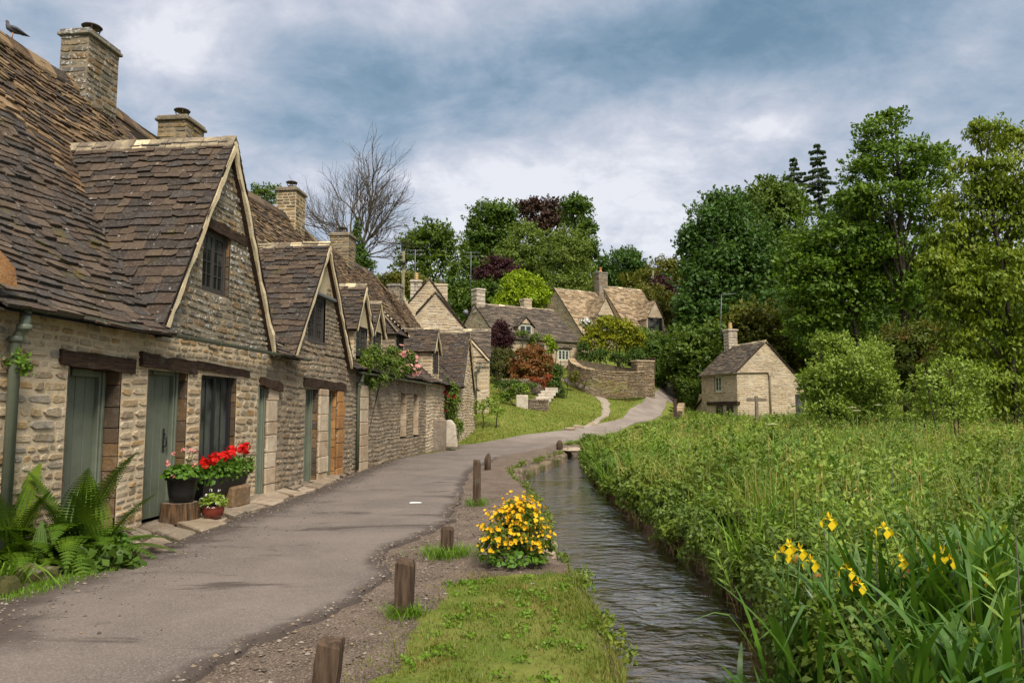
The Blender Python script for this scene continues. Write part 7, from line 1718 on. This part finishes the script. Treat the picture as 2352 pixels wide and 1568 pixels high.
def scatter(protos, P, H, rg, fat=None):
    out = []
    pick = rg.integers(len(protos), size=len(P)); rot = rg.random(len(P)) * 6.283; tx = rg.normal(0, .12, (len(P), 2))
    fat = np.ones(len(P)) if fat is None else fat
    for k, Q in enumerate(protos):
        ix = np.where(pick == k)[0]
        if not len(ix): continue
        c, s_ = np.cos(rot[ix]), np.sin(rot[ix]); q = Q.reshape(-1, 3); h = H[ix]; ft = fat[ix]
        X = (q[None, :, 0] * c[:, None] - q[None, :, 1] * s_[:, None]) * ft[:, None]; Yq = (q[None, :, 0] * s_[:, None] + q[None, :, 1] * c[:, None]) * ft[:, None]; Zq = q[None, :, 2] * h[:, None]
        X = X + Zq * tx[ix, :1]; Yq = Yq + Zq * tx[ix, 1:]
        out.append((np.stack([X, Yq, Zq], -1) + P[ix][:, None, :]).reshape(-1, 4, 3))
    return np.concatenate(out)
def meadow_points(y0, y1, per, rg, xmax=lambda y: .74 * y + 2.5, off=.0):
    n = int(per * (y1 - y0) * (xmax(y1) + 4)); y = rg.uniform(y0, y1, n); x = rg.uniform(-3, xmax(y1), n)
    left = np.where(y < YEND, xr(y) + off, np.interp(y, RRr[:, 1], RRr[:, 0]) + .35); left = np.where(y > YEND - 3, np.maximum(left, np.interp(y, RRr[:, 1], RRr[:, 0]) + .35), left)
    ok = (x > left) & (x < xmax(y)); x, y, left = x[ok], y[ok], left[ok]; z = np.concatenate([T(x[i:i + 3000], y[i:i + 3000]) for i in range(0, len(x), 3000)]) if len(x) else np.zeros(0)
    return np.c_[x, y, z], x - left
def no_house(P):                                                    # keep clear of the riverside cottage
    q = (P[:, :2] - FRo.O); a = q @ FRo.a; b = q @ FRo.n; return ~((a > -.3) & (a < 8.2) & (b > -3.6) & (b < 2.8))
Qa, Qb = [], []
for (y0, y1, pa, pb, fat) in ((2.9, 9, 24, 8, .82), (9, 17, 19, 6, .88), (17, 28, 13, 4.5, 1.0), (28, 44, 8, 3.2, 1.3), (44, 58, 3.4, 1.6, 1.8)):
    for lst, protos, per, hs in ((Qa, PA, pa, .80), (Qb, PB, pb, .98)):
        P, e = meadow_points(y0, y1, per, rg); k = no_house(P); k = ~((P[:, 1] < 5.3) & (P[:, 0] > 1.15) & (rg.random(len(P)) < .72)); P, e = P[k], e[k]
        hmax = hs * (1 - .45 * np.exp(-np.maximum(e, 0) / .45)) * (.84 + .15 * np.sin(P[:, 0] * 1.3) * np.sin(P[:, 1] * .9 + 1) + .17 * np.sin(P[:, 0] * .55 + 2) * np.sin(P[:, 1] * .37)) * (1 - .10 * sstep(P[:, 1], 18, 32))
        hmax = hmax * (1 - .62 * sstep(P[:, 1], 22, 30) * np.exp(-np.maximum(e, 0) / 2.6)); iris = (P[:, 1] < 5.6) & (P[:, 0] > 1.3); hmax = hmax * np.where(iris, .50, 1)
        lst.append(scatter(protos, P, hmax * rg.uniform(.45, 1.22, len(P)), rg, np.full(len(P), fat)))
Qa = np.concatenate(Qa); Qb = np.concatenate(Qb)
tag(quad_obj("meadow_plants", Qa, L_NETTLE), "dense leafy waist high plants filling the meadow", "meadow plants", None, 'stuff')
tag(quad_obj("meadow_weeds", Qb, L_WILLOW), "tall narrow leaved stems standing through the meadow", "meadow plants", None, 'stuff')
Pg, Hg, Wg = [], [], []
for (y0, y1, per, w_) in ((3, 10, 34, .005), (10, 20, 24, .008), (20, 34, 13, .013), (34, 56, 7, .026)):
    P, e = meadow_points(y0, y1, per, rg); wt_ = .2 + .8 * (np.sin(P[:, 0] * .7 + 2) * np.sin(P[:, 1] * .45) > .05); k = (rg.random(len(P)) < wt_) & (e > .15) & no_house(P); P = P[k]
    e = e[k]; Pg.append(P); Hg.append(rg.uniform(.6, 1.12, len(P)) * (1 - .55 * sstep(P[:, 1], 22, 30) * np.exp(-e / 2.6)) * (1 - .16 * sstep(P[:, 1], 18, 30)) * np.where(P[:, 1] < 6, .8, 1)); Wg.append(np.full(len(P), w_))
turf_blades("meadow_grass", "fine pale seeding grass among the meadow plants", np.concatenate(Pg), np.concatenate(Hg), np.concatenate(Wg), L_MGRASS, 55, 3, .45)
# bushy broad leaved clumps that make the meadow billow, and tan seed heads
lbs = [[], []]; P, e = meadow_points(6.2, 46, .34, rg); kk = no_house(P) & (e > np.where(P[:, 1] > 22, 4.0, .35))
for q in P[kk]:
    r_ = rg.uniform(.28, .62) * (1 + q[1] / 70); lbs[int(rg.random() < .45)].append((q + [0, 0, rg.uniform(.36, .62) * (1 - .3 * float(sstep(q[1], 18, 30)))], (r_, r_, r_ * rg.uniform(.55, .85))))
Qn = []
for L_, m_, nm, lb_ in ((lbs[0], L_ROSE, "meadow_brambles", "dark bushy bramble clumps scattered through the meadow"), (lbs[1], L_SALLOW, "meadow_clumps", "paler leafy clumps standing among the meadow plants")):
    Qn = [crown_leaves([l], .050 + .0024 * l[0][1], .6, rg, .5, shoots=5)[0] for l in L_]
    tag(quad_obj(nm, np.concatenate(Qn), m_), lb_, "meadow plants", None, 'stuff')
P, e = meadow_points(5, 40, .75, rg); kk = no_house(P) & (e > np.where(P[:, 1] > 22, 3.0, .3)); P = P[kk]; n = len(P); hz = rg.uniform(.75, 1.15, n) * (1 - .15 * sstep(P[:, 1], 18, 30))
Q = []
for k in range(9):
    c_ = P + np.c_[rg.normal(0, .035, (n, 2)), hz - .02 * k + rg.normal(0, .02, n)]; sz = .042 * (1 + P[:, 1] / 26)
    Q.append(leaf_quads(c_, rg.normal(0, .5, (n, 3)) + [0, 0, 1], rg.normal(size=(n, 3)), sz, sz * .25))
sw_ = (.002 + P[:, 1] * .00018)[:, None]; o_ = np.zeros((n, 4, 3)); o_[:, 0] = P; o_[:, 1] = P; o_[:, 2] = P; o_[:, 3] = P
o_[:, 0, 0] -= sw_[:, 0]; o_[:, 1, 0] += sw_[:, 0]; o_[:, 2, 0] += sw_[:, 0] * .6; o_[:, 3, 0] -= sw_[:, 0] * .6; o_[:, 2, 2] += hz; o_[:, 3, 2] += hz
tag(quad_obj("seed_heads", np.concatenate(Q + [o_]), leaf_mat("grass_seed_head", (.22, .22, .09), (.34, .31, .16), None, .3)), "tan seed heads nodding over the meadow", "grass", None, 'stuff')
# overhanging growth along the water
lb = []; y = 4.3
while y < YEND + 1.2:
    for k in range(3): lb.append((np.array([float(xr(min(y, YEND))) + rg.uniform(.0, .35), y + rg.uniform(-.2, .2), rg.uniform(-.24, .32)]), (rg.uniform(.2, .36), .30, rg.uniform(.16, .30))))
    y += .24 + .008 * y
near = [l for l in lb if l[0][1] < 12]; far = [l for l in lb if l[0][1] >= 12]
Q1, _ = crown_leaves(near, .055, 1.3, rg, .6, droop=.5); Q2, _ = crown_leaves(far, .10, 1.5, rg, .6, droop=.4)
tag(quad_obj("bank_plants", np.concatenate([Q1, Q2]), L_ROSE), "tangled leafy growth hanging over the far edge of the stream", "bank plants", None, 'stuff')
n = 2600; yy = rg.uniform(3, YEND, n); P = np.c_[xr(yy) + rg.normal(-.02, .10, n), yy, np.full(n, -.28)]
turf_blades("bank_roots", "dry brown stems and roots at the foot of the meadow bank", P, rg.uniform(.10, .34, n), rg.uniform(.004, .010, n), leaf_mat("dry_stem", (.10, .055, .03), (.19, .12, .06)), 57, 3, .9)
# prominent single stems
SP = stem_proto(np.random.default_rng(8), 30, 1, .2, .15, 1, True, .15); proto = None
for i, (u, v, Y, ln) in enumerate(((1640, 1180, 7.2, (-.25, 0)), (1730, 1135, 6.6, (-.45, 0)), (2010, 1215, 4.7, (0, 0)), (1890, 1195, 5.0, (-.1, 0)), (2330, 1180, 3.6, (0, 0)), (2140, 1130, 5.6, (.05, 0)), (1580, 1010, 13.0, (0, 0)), (1690, 1000, 14, (0, 0)), (2050, 1050, 8.4, (.05, 0)), (2240, 1080, 6.6, (-.06, 0)), (1760, 960, 24, (0, 0)), (1850, 955, 24, (.03, 0)), (2100, 965, 16, (0, 0)), (1450, 1005, 22, (0, 0)))):
    t_ = at(u, v, Y); gz_ = float(T(t_[0], Y)); h = max(.4, t_[2] - gz_); x0 = t_[0] - ln[0] * h
    if proto is None:
        proto = bpy.data.objects.new("willowherb_stem", None); link(proto); WLOC[proto.name] = np.zeros(3); tag(proto, "tall leafy willowherb stem standing above the meadow plants", "plant", "tall willowherb stems")
        quad_obj("leaves", SP, L_WILLOW, proto); mb = MB(); mb.tube([(0, 0, 0), (0, 0, .5), (0, 0, 1.0)], [.007, .005, .002], 5); obj("stem", mb, M_TWIG, proto); o = proto
    else: o = copy_tree(proto)
    sf = 1.0 if Y < 9 else 1.7
    o.matrix_world = Matrix(((sf, 0, ln[0] * h, x0), (0, sf, 0, Y), (0, 0, h, gz_), (0, 0, 0, 1))) @ Matrix.Rotation(i * 1.3, 4, 'Z') if ln == (0, 0) else Matrix.Translation((x0, Y, gz_)) @ Matrix.Rotation(math.atan(ln[0]), 4, 'Y') @ Matrix.Diagonal((sf, sf, h, 1))
# arching grass clumps of different greens
for nm, lb_, m_, cnt, hh, ww, sd_ in (("meadow_tussocks", "pale arching grass tussocks in the meadow", L_MGRASS, 120, .95, .010, 91), ("meadow_sedge", "dark green sedge tufts in the meadow", L_TUFT, 80, .85, .014, 92)):
    rgk = np.random.default_rng(sd_); P, e = meadow_points(5.6, 40, .6, rgk); kk = no_house(P) & (e > np.where(P[:, 1] > 22, 2.5, .05)); P = P[kk]; P = P[rgk.permutation(len(P))[:cnt]]
    nb_ = 70; C_ = np.repeat(P, nb_, 0); sc_ = 1 + C_[:, 1] / 30; C_ = C_ + np.c_[rgk.normal(0, .10, (len(C_), 2)) * sc_[:, None], np.zeros(len(C_))]
    turf_blades(nm, lb_, C_, rgk.uniform(.5, 1.15, len(C_)) * hh * (1 - .15 * sstep(C_[:, 1], 18, 30)), np.full(len(C_), ww) * sc_, m_, sd_, 4, 1.0)
# seed heads and umbels
up = None
for i, (u, v, Y, r_) in enumerate(((1958, 934, 22, .13), (1968, 941, 21.5, .12), (1775, 972, 15, .10), (2018, 928, 24, .12), (1812, 930, 27, .11))):
    t_ = at(u, v, Y); gz_ = float(T(t_[0], Y)); th = thing("umbel_flower", ("tall white umbel right of the footpath sign", "second white umbel just below the tallest one", "white umbel low among the meadow plants", "white umbel against the pale green bush", "small white umbel near the cottage downpipe")[i], "flower", (t_[0], Y, gz_)); rgu = np.random.default_rng(60 + i); Q = []
    mb = MB(); mb.tube([(t_[0], Y, gz_), t_ - [0, 0, .12]], .008, 5)
    for k in range(26):
        a = k * 2.4; rr = r_ * math.sqrt(k / 26); p = t_ + np.array([rr * math.cos(a), rr * math.sin(a), -.25 * rr]); Q += flower_q(p, [0, 0, 1], .026, 5, rgu, .15, 1.1)
        if k % 3 == 0: mb.tube([t_ - [0, 0, .12], p], .003, 3)
    obj("stem", mb, L_WILLOW, th); quad_obj("umbel", np.array(Q), P_WHITE, th)
# --- yellow flag irises
IR = [((1790, 1500), 26, .80, [(1812, 1252), (1798, 1268), (1838, 1262)]), ((1900, 1520), 24, .88, [(1863, 1288), (1905, 1192)]), ((1990, 1510), 26, .90, [(1945, 1305), (1974, 1338)]), ((2080, 1500), 26, .95, [(2068, 1285), (2030, 1212)]), ((2170, 1495), 28, 1.0, [(2150, 1298), (2165, 1268), (2182, 1282)]), ((2265, 1500), 28, 1.05, [(2262, 1330)]), ((2340, 1480), 26, 1.1, []), ((2010, 1660), 26, .85, []), ((2150, 1680), 26, .9, []), ((1865, 1640), 22, .72, []), ((2300, 1690), 28, .95, [])]
lab = ["iris clump nearest the water with three drooping blooms at its left", "iris clump with one upright bloom and one standing back", "iris clump with the largest drooping yellow bloom", "iris clump with a yellow bloom facing right beside the broad leaves", "iris clump with three clustered yellow blooms", "iris clump with one low yellow bloom near the right edge", "flowerless iris clump at the right edge of the picture", "flowerless iris clump in the front row, left of the middle one", "flowerless iris clump in the middle of the front row", "small flowerless iris clump overhanging the stream", "flowerless iris clump at the bottom right corner"]
for i, (uv, n, L, fl) in enumerate(IR):
    g = at_z(uv[0], uv[1], .05); g[2] = float(T(g[0], g[1])); th = thing("iris_plant", lab[i], "iris", g, "yellow flag irises by the stream"); blades(g, int(n * 2.2), L * .96, .042, 100 + i, L_IRIS, th, "leaves", .60, .60, (-.06, -.10), 8, .16, 0, 1.0)
    rgf = np.random.default_rng(200 + i)
    for k, (u, v) in enumerate(fl):
        p = at(u, v, g[1] - .08 + rgf.uniform(-.12, .08)); Q = []
        for j in range(3):
            a = j * 2.094 + rgf.random(); o_ = np.array([math.cos(a), math.sin(a), 0])
            Q.append([p + o_ * .004, p + o_ * .028 + [-o_[1] * .018, o_[0] * .018, .006], p + o_ * .040 + [0, 0, -.004], p + o_ * .028 + [o_[1] * .018, -o_[0] * .018, .006]])
            Q.append([p + o_ * .040 + [-o_[1] * .004, o_[0] * .004, -.002], p + o_ * .050 + [-o_[1] * .024, o_[0] * .024, -.028], p + o_ * .042 + [0, 0, -.062], p + o_ * .050 + [o_[1] * .024, -o_[0] * .024, -.028]])
            b_ = np.array([math.cos(a + 1.05), math.sin(a + 1.05), 0]); Q.append([p, p + b_ * .012 + [-b_[1] * .009, b_[0] * .009, .022], p + b_ * .014 + [0, 0, .044], p + b_ * .012 + [b_[1] * .009, -b_[0] * .009, .022]])
        f = quad_obj("flower", np.array(Q), P_IRIS, th); mb = MB(); mb.tube([g + (p - g) * [.3, .3, 0], p * .6 + (g + (p - g) * [.5, .5, .4]) * .4, p - [0, 0, .01]], [.006, .005, .007], 5); mb.tube([p - [0, 0, .07], p - [0, 0, .03], p - [0, 0, .005]], [.006, .011, .006], 6); obj("stalk", mb, L_IRIS, th)
        if k == 0:
            q = p + [.03, 0, -.08]; Qw = []
            for j in range(5): Qw.append(leaf_quads((q + rgf.normal(0, .012, 3))[None], rgf.normal(size=(1, 3)) - [0, 0, .8], rgf.normal(size=(1, 3)), .04, .02)[0])
            quad_obj("withered_bloom", np.array(Qw), P_BROWN, th)

# loose stones on the gravel verge and along the lane edge
rg = np.random.default_rng(77)
def pebbles(name, label, P, sz, mat):
    n = len(P); oc = np.array([(1, 0, 0), (-1, 0, 0), (0, 1, 0), (0, -1, 0), (0, 0, 1), (0, 0, -1)], float); tri = np.array([(0, 2, 4), (2, 1, 4), (1, 3, 4), (3, 0, 4), (2, 0, 5), (1, 2, 5), (3, 1, 5), (0, 3, 5)])
    V = oc[None] * (sz[:, None, None] * rg.uniform(.5, 1.2, (n, 6, 1))) * np.array([1, 1, .6]); a = rg.random(n) * 6.28; c, s_ = np.cos(a)[:, None], np.sin(a)[:, None]
    V = np.stack([V[..., 0] * c - V[..., 1] * s_, V[..., 0] * s_ + V[..., 1] * c, V[..., 2]], -1) + P[:, None]
    me = bpy.data.meshes.new(name); me.from_pydata(V.reshape(-1, 3).tolist(), [], (tri[None] + 6 * np.arange(n)[:, None, None]).reshape(-1, 3).tolist()); me.materials.append(mat); me.update()
    o = bpy.data.objects.new(name, me); link(o); tag(o, label, "gravel", None, 'stuff'); return o
n = 26000; yy = rg.uniform(3.4, 14, n) ; xx = np.interp(yy, ry, fx) + rg.exponential(.55, n) - .12; P = np.c_[xx, yy, np.zeros(n)]
ok = (xx < xl(yy) - .05) & (~inpoly(xx, yy, TURF) | (rg.random(n) < .12)); P = P[ok]; road_ = P[:, 0] < np.interp(P[:, 1], ry, fx); P[:, 2] = np.where(road_, .04, .004)
k = rg.random(len(P)) < .24; P = P[k]
t = NT("gravel_stone"); c = t.ramp(t.island(), [(0, (.16, .13, .10)), (.3, (.10, .08, .065)), (.6, (.24, .20, .165)), (.75, (.07, .055, .043)), (.9, (.20, .145, .095))], True); M_GRAV = t.done(t.bsdf(c, .9, .2))
pebbles("verge_gravel", "loose gravel stones on the verge between lane and grass", P, np.minimum(.004 + rg.exponential(.0055, len(P)), .024), M_GRAV)
n = 3500; yy = rg.uniform(5, 22, n); xx = np.interp(yy, ry, ex) + rg.exponential(.35, n) - .05; P = np.c_[xx, yy, np.full(n, .042)]
pebbles("lane_grit", "grit and crumbs along the cottage side of the lane", P, np.minimum(.004 + rg.exponential(.005, n), .02), M_GRAV)

rg = np.random.default_rng(78); lb = []
while len(lb) < 90:
    x, y = rg.uniform(-1.5, 1.5), rg.uniform(3.4, 8.0)
    if inpoly(np.array([x]), np.array([y]), TURF)[0] and x < float(xl(y)) - .05: lb.append((np.array([x, y, .015]), (rg.uniform(.04, .11), rg.uniform(.04, .11), .025)))
Q, _ = crown_leaves(lb, .026, .7, rg, .75, shoots=0)
tag(quad_obj("turf_weeds", Q, L_TUFT), "small clover and weeds dotted through the bank grass", "weeds", None, 'stuff')
lb = []
for y in np.arange(3.6, YEND - 2, .38):
    if rg.random() < .62: lb.append((np.array([float(xl(y)) - .06 + rg.normal(0, .05), y, -.06]), (rg.uniform(.06, .14), .16, rg.uniform(.07, .15))))
Q, _ = crown_leaves(lb, .045, .9, rg, .5, shoots=2)
tag(quad_obj("waterside_weeds", Q, L_YBUSH), "weeds trailing over the near edge of the stream", "weeds", None, 'stuff')
